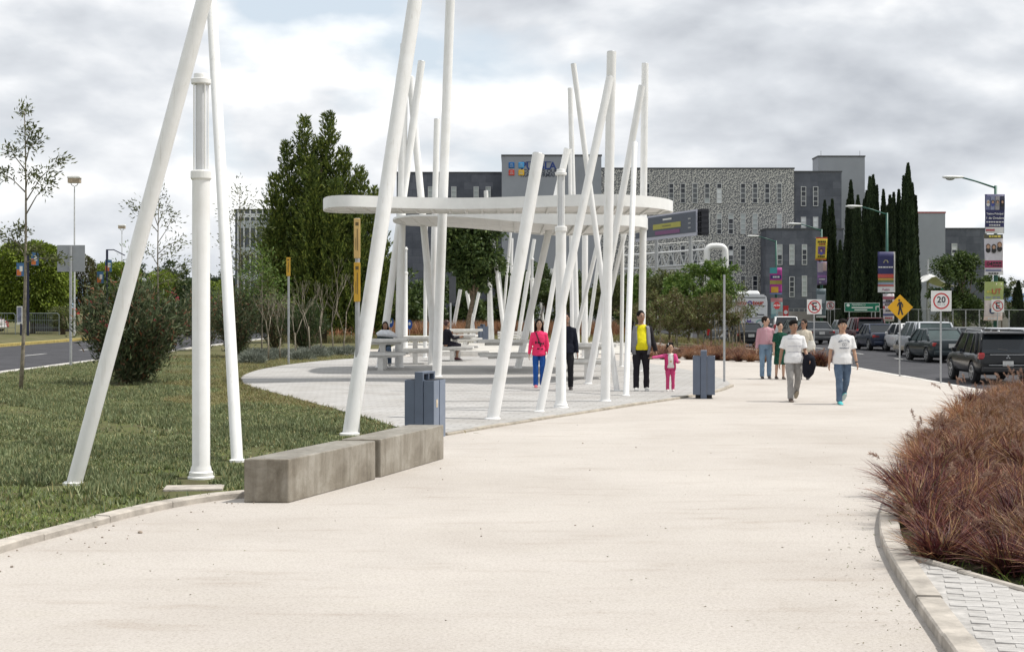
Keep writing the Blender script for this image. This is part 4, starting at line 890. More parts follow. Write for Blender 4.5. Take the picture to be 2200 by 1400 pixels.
slab('canopy', 'upper white steel canopy with curved fascia across the plaza', [xd(688, 37.9), xd(712, 36.0), xd(860, 36.9), xd(1000, 37.3), xd(1130, 36.7), xd(1250, 36.0), xd(1340, 36.0), xd(1425, 37.0)], [xd(715, 39.0), xd(860, 39.0), xd(1000, 39.2), xd(1200, 38.9), xd(1360, 39.8), xd(1458, 39.0)], 4.62, .28)
tk = lambda x: .05 + .26 * sstep(-2.2, 1.8, x)
slab('canopy', 'lower white canopy with tapering fascia behind the upper one', [xd(842, 41.5), xd(960, 41.2), xd(1100, 41.0), xd(1240, 41.0), xd(1395, 41.4)], [xd(846, 46), xd(960, 47), xd(1100, 47.4), xd(1240, 47.2), xd(1388, 45.6)], 4.46, tk)
def pole(label, bx, by, tx, ty, wpx, ratio=1.0, cap=True, group='white slanted plaza poles'):
    a = G(bx, by); b = P(tx, ty, a.y * ratio); r = wpx * a.y / F / 2; a.z = .0
    t = thing('slanted_pole', label, 'pole', a, 0, group); dv = (b - a); n = 14
    MB().tube([dv * (-.02 / dv.length)] + [dv * (i / n) for i in range(1, n + 1)], r, 22).build('shaft', POLE, t, angle=40)
    MB().lathe([(r * 1.32, 0), (r * 1.32, .055), (r * 1.08, .066)], 20).build('base_collar', POLE, t)
    if cap: x = dv.normalized() * .012; MB().tube([dv, dv + x], [r * .96, r * .9], 22).build('end_cap', GREYM, t)
    return t
pole('thick white pole leaning right, planted leftmost in the lawn', 157, 1047, 447, -32, 33)
pole('white pole leaning left over the lawn, foot behind the concrete bench', 510, 997, 452, -40, 26, 1.17)
pole('thick white pole leaning right, foot behind the joint of the benches', 751, 938, 898, -40, 33, 1.06)
pole('tall nearly upright white pole rising behind the near blue bin', 938, 812, 969, -40, 20)
pole('thick white leaning pole with its cut top in front of the emblem tower', 1058, 905, 1157, 331, 27, 1.02)
pole('slim white pole leaning right that crosses in front of the thick upright pole', 1158, 889, 1311, 166, 18, 1.03)
pole('thick upright white pole, tallest of the right-hand cluster', 1300, 866, 1314, 112, 20.5)
pole('thin upright white pole with a rusty spot near its top', 1345, 854, 1364, 307, 13, 1.1)
pole('white pole leaning left, foot just left of the thin upright pole', 1326, 843, 1232, 138, 12)
pole('thick white pole leaning right that pierces the upper canopy at its right end', 1263, 828, 1379, 185, 15)
pole('upright white pole behind the head of the man in yellow', 1378, 800, 1386, 137, 15)
pole('white pole leaning right behind the girl in the pink hoodie', 1112, 793, 1219, 320, 15)
pole('thin upright white pole directly behind the nearer lantern column head', 1230, 775, 1224, 320, 8)
pole('thin white pole leaning slightly left, left of the crossing poles', 1241, 772, 1225, 190, 11)
pole('upright white pole below the lower canopy, right of the lamp column', 1256, 770, 1257, 462, 13)
pole('thin white pole leaning right under the right end of the lower canopy', 1274, 790, 1350, 468, 10)
pole('thin white pole leaning right behind the woman in dark clothes', 1222, 785, 1300, 455, 9)
pole('very thin upright white pole between the two thick right-hand poles', 1335, 790, 1338, 470, 8)
pole('white pole leaning right that pierces the upper canopy on the left', 816, 792, 906, 132, 16)
pole('white pole leaning left that crosses the piercing pole above the canopy', 938, 790, 881, 165, 15)
pole('upright white pole with flat top above the canopy left of the tall pole', 926, 786, 939, 256, 13)
pole('thick upright white pole beside the seated girl', 857, 792, 869, 95, 18)
pole('thin upright white pole right of the seated girl under the canopy', 913, 770, 915, 480, 8)
pole('short stub of a pole showing above the canopy in front of a dark window', 1058, 738, 1044, 410, 9)
pole('far thin pole leaning left in front of the shade tree', 1086, 741, 1056, 492, 9)
pole('far short pole leaning left beside the shade tree edge', 1088, 738, 1071, 574, 6)
pole('far thin pole leaning right, right of the shade tree', 1076, 738, 1097, 500, 6)
pole('far thin upright pole right of the shade tree', 1096, 736, 1100, 512, 6)
pole('far pole leaning right with high top, left of the girl in pink', 1112, 735, 1148, 514, 8)
pole('far lower pole leaning right, next to the high one', 1112, 732, 1134, 584, 7)
pole('far thin pole leaning right above the head of the girl in pink', 1151, 722, 1186, 577, 6)
pole('far thin pole leaning left above the head of the girl in pink', 1170, 716, 1157, 600, 5)
pole('far thick pole leaning right above the girl in pink', 1166, 745, 1204, 520, 11)
pole('far upright white pole right of the far blue bin', 1051, 737, 1051, 617, 8)
pole('far pole leaning left in the cross beside the far blue bin', 1022, 737, 1003, 625, 8)
pole('far pole leaning right in the cross beside the far blue bin', 1006, 734, 1029, 628, 7)
pole('far pole leaning right behind the seated woman in black', 971, 722, 989, 622, 8)
pole('far thin pole leaning right, left of the woman in dark clothes', 1222, 722, 1234, 590, 6)
pole('far pole leaning right behind the crossing poles', 1262, 730, 1288, 545, 8)
LANT = pm('frosted_lantern', (.62, .63, .64), .25, .05, 2)
def lamp_column(label, base, first=[None]):
    if first[0] is None:
        t = thing('lamp_column', label, 'lamp', base, 0, 'white lantern columns')
        MB().lathe([(.145, 0), (.145, .05), (.13, .06), (.13, .10), (.115, .115), (.108, .15), (.0965, .18), (.0965, 3.30)], 28).build('shaft', POLE, t, angle=30)
        MB().lathe([(.100, 3.28), (.114, 3.30), (.114, 3.375), (.10, 3.385)], 28).build('collar', POLE, t, angle=30)
        MB().lathe([(.062, 3.38), (.062, 4.33)], 24).build('lantern_tube', LANT, t, angle=30)
        for k in range(4):
            a = R(40 + 90 * k); MB().tube([(.086 * math.cos(a), .086 * math.sin(a), 3.38), (.086 * math.cos(a), .086 * math.sin(a), 4.34)], .0085, 8).build('lantern_rod', WHITE, t)
        c = MB().lathe([(.100, 4.325), (.108, 4.335), (.108, 4.38), (.098, 4.385)], 28).build('cap_ring', POLE, t, angle=30); MB().lathe([(.079, 4.384), (.079, 4.43), (.074, 4.44)], 24).build('cap', POLE, c, angle=30)
        first[0] = t; return t
    t = copy_tree(first[0], base); t['label'] = label; return t
lamp_column('white lantern column standing in the lawn between two leaning poles', G(432, 1033))
lamp_column('white lantern column on the plaza beside the girl in pink', G(1205, 880))
lamp_column('far white lantern column seen under the left end of the canopy', G(871, 755))
lamp_column('far white lantern column between the shade tree and the girl in pink', G(1143, 738))
mh = MB().box((0, 0, -.002), (.6, .36, .05)).build('slab', KERB, thing('inspection_cover', 'pale concrete inspection slab at the foot of the lawn lantern column', 'cover', (G(417, 1056).x, G(417, 1056).y, .03), R(8)), bevel=.01)
# ------------------------------------------------------------ concrete benches
def benchmat():
    m, t, b, o = nodes_of('stained_concrete'); b.inputs['Roughness'].default_value = .34; b.inputs['Specular IOR Level'].default_value = .45
    c = nd(t, 'ShaderNodeTexCoord').outputs['Object']
    n1 = nd(t, 'ShaderNodeTexNoise', {'Vector': c, 'Scale': 2.1, 'Detail': 9.0, 'Roughness': .7, 'Distortion': .5}).outputs[0]
    st = nd(t, 'ShaderNodeTexNoise', {'Vector': nd(t, 'ShaderNodeMapping', {0: c, 'Scale': (14, 14, .9)}).outputs[0], 'Scale': 1.0, 'Detail': 5.0}).outputs[0]
    fi = nd(t, 'ShaderNodeTexNoise', {'Vector': c, 'Scale': 45.0, 'Detail': 5.0, 'Roughness': .7}).outputs[0]
    x = nd(t, 'ShaderNodeMixRGB', {0: .6, 1: ramp(t, n1, [(.25, (.075, .06, .042)), (.42, (.20, .175, .135)), (.56, (.285, .26, .215)), (.72, (.37, .345, .30))]), 2: ramp(t, st, [(.3, (.5, .47, .42)), (.55, (1, 1, 1))])}, blend_type='MULTIPLY').outputs[0]
    x = nd(t, 'ShaderNodeMixRGB', {0: .4, 1: x, 2: ramp(t, fi, [(.3, (.6, .6, .58)), (.5, (1, 1, 1))])}, blend_type='MULTIPLY').outputs[0]
    t.links.new(x, b.inputs['Base Color']); bp = nd(t, 'ShaderNodeBump', {'Height': fi, 'Strength': .15, 'Distance': .01}); t.links.new(bp.outputs[0], b.inputs['Normal']); return m
BENCH = benchmat()
def bench(label, fr, fl, br, bl, h):
    c = (fr + fl + br + bl) / 4; mb = MB(); p = [(q - c) for q in (fl, fr, br, bl)]
    mb.add([(q.x, q.y, 0) for q in p] + [(q.x, q.y, h) for q in p], [(3, 2, 1, 0), (4, 5, 6, 7), (0, 1, 5, 4), (1, 2, 6, 5), (2, 3, 7, 6), (3, 0, 4, 7)])
    return tag(mb.build('concrete_bench', BENCH, bevel=.012, loc=(c.x, c.y, 0)), label, 'bench', 'concrete block benches')
fr, fl, mr = G(620, 1080), G(523.5, 1079), G(807, 1029)
wv = fl - fr; dn = (mr - fr).normalized()
bench('nearer concrete block bench with dark stained end face', fr, fl, mr, mr + wv, .425)
s2 = G(818, 1025); e2 = G(953.5, 985); bench('farther concrete block bench below the near blue bin', s2, s2 + wv, e2, e2 + wv, .425)
# ------------------------------------------------------------ litter bins
BINB = pm('bin_blue_grey', (.105, .132, .185), .42, .06, 3); BIND = pm('bin_inside', (.02, .022, .028), .7)
def bin_(label, base, rz, first=[None]):
    if first[0] is None:
        t = thing('litter_bin', label, 'bin', base, rz, 'blue-grey litter bins')
        for x in (-.145, .145):
            b = MB().box((x, 0, .48), (.155, .40, .80)).build('bin_box', BINB, t, bevel=.006); MB().box((x, 0, .884), (.12, .36, .006)).build('bin_mouth', BIND, b)
        MB().box((.2255, -.12, .48), (.012, .17, .80)).build('lit_side_panel', pm('bin_sunlit_tone', (.17, .205, .27), .35, .05), t); MB().box((.2255, .09, .48), (.012, .19, .80)).build('lit_side_panel', MATS['bin_sunlit_tone'], t)  # sunlight on the right side is painted in as a paler blue-grey
        f = MB(); f.box((0, -.19, .50), (.125, .045, .99)); f.box((0, .19, .50), (.125, .045, .99)); f.box((0, 0, .98), (.125, .335, .03)); f.box((0, 0, .45), (.125, .335, .86)); f.box((0, 0, .922), (.125, .03, .08)); f.build('hood_frame', BINB, t, bevel=.004)
        MB().box((0, 0, .923), (.03, .30, .078)).build('hood_back', BIND, t)
        MB().box((0, 0, .04), (.34, .30, .08)).build('foot', BLACKR, t)
        MB().box((.2335, -.11, .56), (.004, .05, .11)).build('sticker', pm('bin_sticker', (.62, .52, .38), .5, .2, 20), t)
        first[0] = t; return t
    t = copy_tree(first[0], base, rz); t['label'] = label; return t
bin_('blue-grey litter bin behind the farther concrete bench', G(913, 950), R(-21))
bin_('blue-grey litter bin on the gravel edge right of the little girl', G(1512, 855), R(-8))
bin_('far blue-grey litter bin among the rear poles', G(1037, 737), R(20))
# ------------------------------------------------------------ picnic tables
TABW = pm('white_concrete', (.66, .65, .62), .6, .1, 5, .1, 60)
def ptable(label, base, rz, first=[None]):
    if first[0] is None:
        t = thing('picnic_table', label, 'table', base, rz, 'white picnic tables')
        MB().box((0, 0, .86), (1.5, .72, .09)).build('table_top', TABW, t, bevel=.01); MB().box((0, 0, .775), (1.1, .3, .08)).build('apron', TABW, t)
        MB().box((0, 0, .39), (.16, .30, .78)).build('pedestal', TABW, t)
        for y in (-.68, .68):
            s = MB().box((0, y, .465), (1.45, .32, .08)).build('seat', TABW, t, bevel=.01); MB().box((0, y, .40), (.95, .2, .06)).build('seat_apron', TABW, s); MB().box((0, y, .195), (.15, .2, .39)).build('seat_leg', TABW, s)
        first[0] = t; return t
    t = copy_tree(first[0], base, rz); t['label'] = label; return t
def g4(px, py): b = G(px, py); b.z = .042; return b
ptable('white picnic table with a girl and a white bag', g4(822, 796), R(0)); ptable('white picnic table right of the thick upright pole, nobody at it', g4(892, 784), R(4))
ptable('white picnic table where the woman in black sits', g4(978, 777), R(-6)); ptable('white picnic table behind the thick leaning pole with the cut top', g4(1082, 799), R(3))
ptable('white picnic table behind the crossing poles beside the woman in dark clothes', g4(1262, 815), R(-3)); ptable('far white picnic table behind the seated woman in black', (G(1000, 752).x, G(1000, 752).y, .02), R(0))
b = G(1100, 768); sb = thing('slatted_bench', 'white slatted bench with backrest left of the girl in pink', 'bench', (b.x, b.y, .042), R(8))
for k in range(5): MB().box((0, .22 + .03 * k, .5 + .1 * k), (1.0, .025, .075)).build('back_slat', TABW, sb)
for k in range(4): MB().box((0, -.2 + .115 * k, .43), (1.0, .095, .03)).build('seat_slat', TABW, sb)
for x in (-.4, .4): MB().box((x, 0, .21), (.06, .4, .42)).build('leg', TABW, sb); MB().box((x, .29, .62), (.05, .03, .5), M=None).build('back_post', TABW, sb)
for i, (px, py, wd, lb) in enumerate([(935, 766, 1.9, 'low white concrete plinth under the seated woman, left piece'), (1015, 765, 1.3, 'low white concrete plinth right of the seated woman'), (1135, 768, 1.2, 'low white concrete plinth behind the girl in pink')]):
    b = G(px, py); MBx = MB().box((0, 0, .1), (wd, .5, .24)).build('plinth', TABW, None, bevel=.01, loc=(b.x, b.y, .0)); tag(MBx, lb, 'plinth')
# ------------------------------------------------------------ signs
def post(parent, h, r=.028, mat=GREYM): MB().tube([(0, 0, -.03), (0, 0, h)], r, 10).build('post', mat, parent)
def ringp(c, r0, r1, n=32, y=-.0): # flat ring in the XZ plane
    vs = []; fs = []
    for k in range(n):
        a = 2 * math.pi * k / n; vs += [(c[0] + r0 * math.cos(a), y, c[1] + r0 * math.sin(a)), (c[0] + r1 * math.cos(a), y, c[1] + r1 * math.sin(a))]
    return vs, [(2 * k, 2 * ((k + 1) % n), 2 * ((k + 1) % n) + 1, 2 * k + 1) for k in range(n)]
def platesign(name, label, base, zc, s, rz=0, group=None):
    t = thing(name, label, 'sign', base, rz, group); post(t, zc + s * .45)
    MB().box((0, -.045, zc), (s, .012, s)).build('plate', WHITEP, t, bevel=.004); return t
def noparking(label, base, zc, s):
    t = platesign('no_parking_sign', label, base, zc, s, 0, 'no-parking signs'); y = -.055
    lettering('E', s * .72, DARKP, t, facing(0, y, zc), bold=s * .018)
    q = MB(); q.add(*ringp((0, zc), s * .36, s * .43, y=y - .004)); M = Matrix.Translation((0, y - .004, zc)) @ Matrix.Rotation(R(45), 4, 'Y'); q.box((0, 0, 0), (s * .78, .002, s * .065), M=M); q.build('red_ring', REDP, t); return t
def on(px, py, z=-.3): b = G(px, py, z); return b
b = on(1750, 775); noparking('no-parking sign on the kerb between the walking men', (wx(1749, b.y), b.y, zg(12.3)), wz(659, b.y) - zg(12.3), .60)
noparking('small far no-parking sign beside the poster pole, left of the green sign', (wx(1784, 113), 113, -.34), wz(656, 113) + .34, .66)
noparking('no-parking sign in front of the tall poster pole at the right', (wx(2143, 74), 74, -.34), wz(657, 74) + .34, .63)
b = on(2025, 823); t = platesign('speed_limit_sign', 'white square speed limit sign with red ring reading 20', (b.x - .05, b.y, zg(b.x)), wz(646.5, b.y) - zg(b.x), .59); zc = wz(646.5, b.y) - zg(b.x)
MB().add(*ringp((0, zc), .195, .235, y=-.055)).build('red_ring', REDP, t); lettering('20', .25, DARKP, t, facing(0, -.055, zc + .03), bold=.006); lettering('km / h', .085, pm('grey_print', (.3, .3, .3), .6), t, facing(0, -.055, zc - .10))
b = on(1933, 808); zc = wz(660, b.y) - zg(12); t = thing('pedestrian_sign', 'yellow diamond warning sign with black walking figure', 'sign', (b.x, b.y, zg(12)), 0); post(t, zc + .2)
AMB = pm('warning_yellow', (.75, .40, .01), .45, .04); M = Matrix.Translation((0, -.045, zc)) @ Matrix.Rotation(R(45), 4, 'Y'); MB().box((0, 0, 0), (.575, .012, .575), M=M).build('plate', AMB, t, bevel=.004)
fg = MB(); Y = -.057
def limb2(a, b_, w_):
    a, b_ = Vector((a[0], 0, a[1])), Vector((b_[0], 0, b_[1])); dv = (b_ - a).normalized(); nv = Vector((dv.z, 0, -dv.x)) * w_ / 2
    fg.add([(p.x, Y, p.z + zc) for p in (a - nv, b_ - nv, b_ + nv, a + nv)], [(0, 1, 2, 3)])
fg.add([(-.03 + .035 * math.cos(k * math.pi / 6), Y, zc + .225 + .035 * math.sin(k * math.pi / 6)) for k in range(12)], [tuple(range(12))])
for a, b_, w_ in [((-.005, .175), (.0, -.02), .085), ((-.03, .16), (-.085, .06), .035), ((-.085, .06), (-.075, .04), .035), ((.03, .165), (.085, .06), .035), ((.085, .06), (.07, .0), .03), ((-.01, -.01), (-.055, -.24), .05), ((.012, -.01), (.075, -.24), .05)]: limb2(a, b_, w_)
fg.build('walking_figure', DARKP, t)
d = 106.0; t = thing('direction_sign', 'long green road direction sign with white lettering by the fence', 'sign', (wx(1852, d), d, -.34)); zc = wz(660, d) + .34
for x in (-.9, .95): MB().tube([(x, .03, 0), (x, .03, zc + .25)], .035, 8).build('post', GREYM, t)
MB().box((0, -.03, zc), (2.5, .02, .64)).build('border', WHITEP, t); MB().box((0, -.045, zc), (2.44, .02, .58)).build('plate', GREENS, t)
lettering('PERIFERICO', .19, WHITEP, t, facing(-.25, -.06, zc + .17)); MB().box((.0, -.06, zc - .02), (1.5, .004, .08)).build('print_line', WHITEP, t); MB().box((-.1, -.06, zc - .18), (.9, .004, .07)).build('print_line', WHITEP, t)
ar = MB(); ar.box((.98, -.06, zc - .08), (.06, .004, .22)); ar.box((1.05, -.06, zc + .06), (.18, .004, .06)); ar.add([(1.12, -.06, zc + .15), (1.12, -.06, zc - .03), (1.2, -.06, zc + .06)], [(0, 1, 2)]); ar.build('arrow', WHITEP, t)
MB().add([(-1.0 + .12 * math.cos(k), -.06, zc + .15 + .1 * math.sin(k)) for k in [i * .628 for i in range(10)]], [tuple(range(10))]).build('roundel', WHITEP, t)
d = 112.0; t = thing('stop_sign', 'red octagonal stop sign with white letters beside the coach', 'sign', (wx(1669, d), d, RZ + .1)); zc = wz(656, d) - RZ - .1; post(t, zc)
MB().add([(.28 * math.cos(R(22.5 + 45 * k)), -.04, zc + .28 * math.sin(R(22.5 + 45 * k))) for k in range(8)] + [(.28 * math.cos(R(22.5 + 45 * k)), -.03, zc + .28 * math.sin(R(22.5 + 45 * k))) for k in range(8)], [tuple(range(8)), tuple(range(15, 7, -1))] + [(k, (k + 1) % 8, 8 + (k + 1) % 8, 8 + k) for k in range(8)]).build('plate', REDP, t); lettering('ALTO', .2, WHITEP, t, facing(0, -.045, zc), bold=.008)
d = 118.0; t = thing('lane_arrow_sign', 'tall narrow red and white lane sign with black arrow', 'sign', (wx(1688, d), d, RZ + .1)); zc = wz(672, d) - RZ - .1; post(t, zc + .4)
MB().box((0, -.04, zc), (.42, .02, 1.15)).build('plate', REDP, t)
for k, z in enumerate((.06, -.38)): MB().add([(.16 * math.cos(a), -.055, zc + z + .16 * math.sin(a)) for a in [i * math.pi / 8 for i in range(16)]], [tuple(range(16))]).build('roundel', WHITEP, t)
MB().add([(-.12, -.06, zc - .38), (0, -.06, zc - .48), (0, -.06, zc - .40), (.11, -.06, zc - .40), (.11, -.06, zc - .36), (0, -.06, zc - .36), (0, -.06, zc - .28)], [tuple(range(7))]).build('arrow', DARKP, t)
b = G(152, 786); t = thing('blank_sign', 'grey back of a square road sign on a post at the left road kerb', 'sign', (b.x, b.y, .03), R(4)); zc = wz(557, b.y); post(t, zc + .4, .045); SB = pm('sign_back', (.33, .345, .36), .5, .05, 3, metal=.3); MB().box((0, .055, zc), (.88, .012, .86)).build('plate', SB, t, bevel=.005)
YELS = pm('signpost_yellow', (.62, .36, .03), .5, .12, 4); YELP = pm('signpost_faded', (.62, .42, .16), .55, .1, 4)
def yellowpost(label, bx, by, top, spans, wpx):
    b = G(bx, by); t = thing('panel_post', label, 'sign', (b.x, b.y, .03), 0, 'narrow yellow panel posts'); post(t, wz(top + 3, b.y), .035)
    for k, (y0, y1) in enumerate(spans):
        z0, z1 = wz(y1, b.y) - .03, wz(y0, b.y) - .03; w_ = wpx * b.y / F
        pn = MB().box((0, -.055, (z0 + z1) / 2), (w_, .03, z1 - z0)).build('panel', YELP if len(spans) > 1 and k == 0 else YELS, t, bevel=.006)
        MB().box((.004, -.0715, (z0 + z1) / 2 - .02), (w_ * .13, .003, (z1 - z0) * .55)).build('printed_line', pm('panel_print', (.12, .08, .03), .6, .05), pn); MB().box((-.018 * w_ / .09, -.0715, (z0 + z1) / 2 - .08), (w_ * .06, .003, (z1 - z0) * .3)).build('printed_line', MATS['panel_print'], pn)
        MB().box((0, -.071, z1 - .08), (w_ * .5, .002, .05)).build('printed_mark', MATS['panel_print'], pn)
    return t
yellowpost('tall post with two yellow panels beside the concrete benches', 768, 936, 470, [(470, 555), (564, 648)], 13.5)
yellowpost('smaller post with one yellow panel in front of the glazed office', 620, 784, 553, [(553, 593)], 8.5)
b = G(1556, 823); t = thing('grey_post', 'tall thin bare grey post on the plaza corner behind the blue bin', 'post', (b.x, b.y, .0)); post(t, wz(590, b.y), .028)
b = G(968, 745); t = thing('dark_panel_sign', 'dark grey panel sign on a post left of the shade tree trunk', 'sign', (b.x, b.y, .0)); post(t, wz(597, b.y), .045); MB().box((.1, -.06, wz(622, b.y)), (.32, .02, 1.25)).build('plate', pm('dark_grey_plate', (.05, .055, .065), .5), t)
BLUES = pm('sign_blue', (.01, .08, .36), .45, .04)
for px, py, lb in [(755, 690, 'left of the seated girl'), (840, 693, 'right of the seated girl'), (880, 697, 'under the canopy right of the thick upright pole')]:
    d = 88.0; t = thing('parking_oval_sign', 'small blue oval sign with white symbol ' + lb, 'sign', (wx(px, d), d, 0), 0, 'blue oval parking signs'); zc = wz(py, d); post(t, zc, .02)
    MB().add([(.16 * math.cos(i * .3927), -.03, zc + .28 * math.sin(i * .3927)) for i in range(16)] + [(.16 * math.cos(i * .3927), -.02, zc + .28 * math.sin(i * .3927)) for i in range(16)], [tuple(range(16)), tuple(range(31, 15, -1))] + [(k, (k + 1) % 16, 16 + (k + 1) % 16, 16 + k) for k in range(16)]).build('plate', BLUES, t); MB().add([(.07 * math.cos(i * .785), -.034, zc + .05 + .1 * math.sin(i * .785)) for i in range(8)], [tuple(range(8))]).build('symbol', WHITEP, t)
# ------------------------------------------------------------ street lamps and posters
LGRN = pm('lamp_post_green', (.012, .09, .065), .45, .1, 5)
def streetlamp(label, d, mirror=1):
    x = 25.0; t = thing('street_lamp', label, 'lamp', (x, d, -.34), 0, 'green street lamps along the road')
    MB().tube([(0, 0, 0), (0, 0, 4), (0, 0, 8.5)], [.13, .105, .075], 12).build('pole', LGRN, t, smooth=True)
    MB().tube([(0, 0, 8.38), (-1.0, 0, 8.72), (-1.75, 0, 8.92)], [.05, .045, .04], 8).build('arm', LGRN, t, smooth=True)
    h = MB(); pr = [(-1.65, .05, .05), (-1.95, .10, .07), (-2.3, .16, .09), (-2.6, .17, .08), (-2.75, .08, .04)]; h.tube([(a, 0, 8.94) for a, _, _ in pr], [(b_, c) for _, b_, c in pr], 12, side=Vector((0, 1, 0))); hd = h.build('lamp_head', pm('lamp_head_white', (.66, .67, .66), .4, .05), t, smooth=True)
    q = MB(); q.sphere((-2.35, 0, 8.87), (.24, .13, .1), 12, 8); q.build('lens', pm('lamp_lens', (.35, .36, .36), .2, .1), hd, smooth=True); return t
for d, lb in [(77, 'green street lamp carrying three posters, nearest at the right'), (99.3, 'green street lamp in front of the cypress row with navy poster'), (120.3, 'green street lamp in front of the dark annex with yellow poster'), (141, 'farthest green street lamp, above the magenta poster')]: streetlamp(lb, d)
SKINS = [pm('skin_tan', (.42, .25, .165), .5, .06, 8), pm('skin_brown', (.30, .165, .105), .5, .06, 8), pm('skin_light', (.50, .31, .22), .5, .06, 8)]
PC = {}
def pc(c):
    if c not in PC: PC[c] = pm('poster_ink_%d' % len(PC), c, .55, .06, 6)
    return PC[c]
def banner(label, d, x0, x1, y0, y1, col, patches=(), texts=(), heads=(), bow=.05, skew=0.0):
    W_, Hh = (x1 - x0) / F * d, (y1 - y0) / F * d; t = thing('poster_banner', label, 'poster', (wx((x0 + x1) / 2, d), d - .22, wz(y1, d)), 0, 'posters on the street lamps')
    yb = lambda u, v: -bow * math.sin(math.pi * v) - .03 * math.sin(6 * v + u * 3); n = 10
    def surf(u0, v0, u1, v1, off, k=8):
        vs = [((u0 + (u1 - u0) * i / k - .5) * W_ + skew * (v0 + (v1 - v0) * j / k), yb(u0 + (u1 - u0) * i / k, v0 + (v1 - v0) * j / k) - off, (v0 + (v1 - v0) * j / k) * Hh) for i in range(k + 1) for j in range(k + 1)]
        return vs, [(i * (k + 1) + j, (i + 1) * (k + 1) + j, (i + 1) * (k + 1) + j + 1, i * (k + 1) + j + 1) for i in range(k) for j in range(k)]
    o = MB().add(*surf(0, 0, 1, 1, 0)).build('sheet', pc(col), t, smooth=True); m_ = o.modifiers.new('solid', 'SOLIDIFY'); m_.thickness = .008; m_.offset = 1
    for z in (.02, .98): MB().tube([(-W_ / 2, .05, z * Hh), (W_ / 2, .05, z * Hh)], .012, 6).build('batten', GREYM, t)
    MB().box((0, .12, Hh * .5), (.1, .2, .06)).build('bracket', GREYM, t)
    for k, (u0, v0, u1, v1, c) in enumerate(patches): MB().add(*surf(u0, v0, u1, v1, .012 + .004 * k, 4)).build('print_block', pc(c), t)
    for u, v, s, tx, c in texts:
        if tx[0] == '=':                          # a line of type too small to read
            rl_ = random.Random(len(tx) + int(v * 100)); wd_ = min(.9, len(tx) * .085); x_ = u - wd_ / 2
            while x_ < u + wd_ / 2 - .04:
                ww = rl_.uniform(.07, .16); MB().add(*surf(x_, v - s / (y1 - y0) * .3, min(x_ + ww, .97), v + s / (y1 - y0) * .3, .05, 1)).build('print_line', pc(c), t); x_ += ww + .03
            continue
        lettering(tx, s / F * d, pc(c), t, facing((u - .5) * W_ + skew * v, yb(u, v) - .06, v * Hh), bold=.004)
    for u, v, s, hair, body in heads:
        r_ = s / F * d; X, Z = (u - .5) * W_ + skew * v, v * Hh; yy = yb(u, v) - .045
        for nm, cx2, cz2, a, b_, cc, off in [('printed_body', 0, -1.6, 1.15, 1.3, body, 0), ('printed_hair', 0, .15, 1.05, 1.2, hair, .004), ('printed_face', 0, -.1, .7, .9, (.50, .31, .22), .008)]:
            MB().add([(X + cx2 * r_ + a * r_ * math.cos(i * .5236), yy - off, Z + cz2 * r_ + b_ * r_ * math.sin(i * .5236)) for i in range(12)], [tuple(range(12))]).build(nm, pc(cc), t)
    return t
NV, WT, BK, PK = (.02, .022, .10), (.68, .67, .68), (.02, .018, .02), (.50, .10, .22)
banner('navy concert poster with four portraits, topmost on the right lamp', 76.8, 2112, 2154, 418, 502, NV, [(.02, 0, .98, .16, WT), (.04, .6, .25, .95, (.16, .17, .30)), (.28, .6, .49, .95, (.25, .27, .40)), (.52, .6, .73, .95, (.35, .33, .36)), (.76, .6, .97, .95, (.03, .03, .06)), (.05, .06, .5, .11, (.45, .10, .12))], [(.5, .50, 5.6, 'Teatro Principal', WT), (.5, .39, 7, '1 de Octubre', WT), (.5, .29, 4.5, '===========', WT), (.5, .21, 4.5, '=======', WT)], [(.15, .80, 3.2, (.6, .6, .58), WT), (.385, .80, 3.2, BK, (.05, .07, .3)), (.625, .80, 3.2, BK, (.3, .28, .25)), (.865, .80, 3.2, BK, BK)], skew=.03)
banner('white poster with three long-haired women above a red date band', 76.8, 2112, 2152, 504, 591, (.58, .55, .60), [(0, .9, 1, 1, (.10, .09, .06)), (0, .18, .98, .36, (.35, .05, .12)), (0, .0, 1, .08, WT), (.05, .10, .9, .13, (.08, .10, .25))], [(.25, .27, 13, '04', BK), (.65, .30, 6, '=====', BK), (.65, .23, 5, '=====', BK), (.5, .95, 7, '======', (.6, .5, .1)), (.45, .04, 5, '======', BK)], [(.2, .70, 4.6, (.12, .06, .04), BK), (.5, .69, 4.6, (.02, .015, .015), BK), (.8, .74, 5, (.22, .11, .05), BK)], skew=-.02)
banner('green and white campaign poster with a man in a suit, lowest on the right lamp', 76.8, 2110, 2150, 605, 688, (.60, .52, .50), [(0, .52, 1, 1, (.36, .42, .15)), (.05, .56, .85, .62, (.25, .27, .28)), (0, 0, 1, .1, (.70, .55, .48))], [(.62, .74, 16, 'UT', (.5, .08, .06)), (.28, .74, 9, '====', (.5, .45, .1)), (.5, .05, 6, '=======', WT)], [(.42, .36, 5.6, (.45, .42, .4), (.05, .06, .12))], skew=.06)
banner('navy poster with white star and coloured stripes before the cypresses', 99.0, 1884, 1921, 541, 628, NV, [(0, 0, 1, .14, WT), (0, .36, 1, .45, (.50, .08, .06)), (0, .30, 1, .35, (.50, .30, .05)), (0, .25, 1, .29, (.16, .22, .10)), (0, .2, 1, .24, (.30, .36, .48)), (0, .15, 1, .19, (.50, .16, .14)), (.92, 0, 1, 1, (.62, .60, .56))], [(.46, .62, 4.6, '==========', WT), (.46, .07, 6, 'Puebla', (.35, .1, .2))] + [(.46 + .11 * math.cos(a), .72 + .05 * math.sin(a), 7, '*', (.65, .6, .3)) for a in (0, .8, 1.57, 2.3, 3.14)], bow=.02)
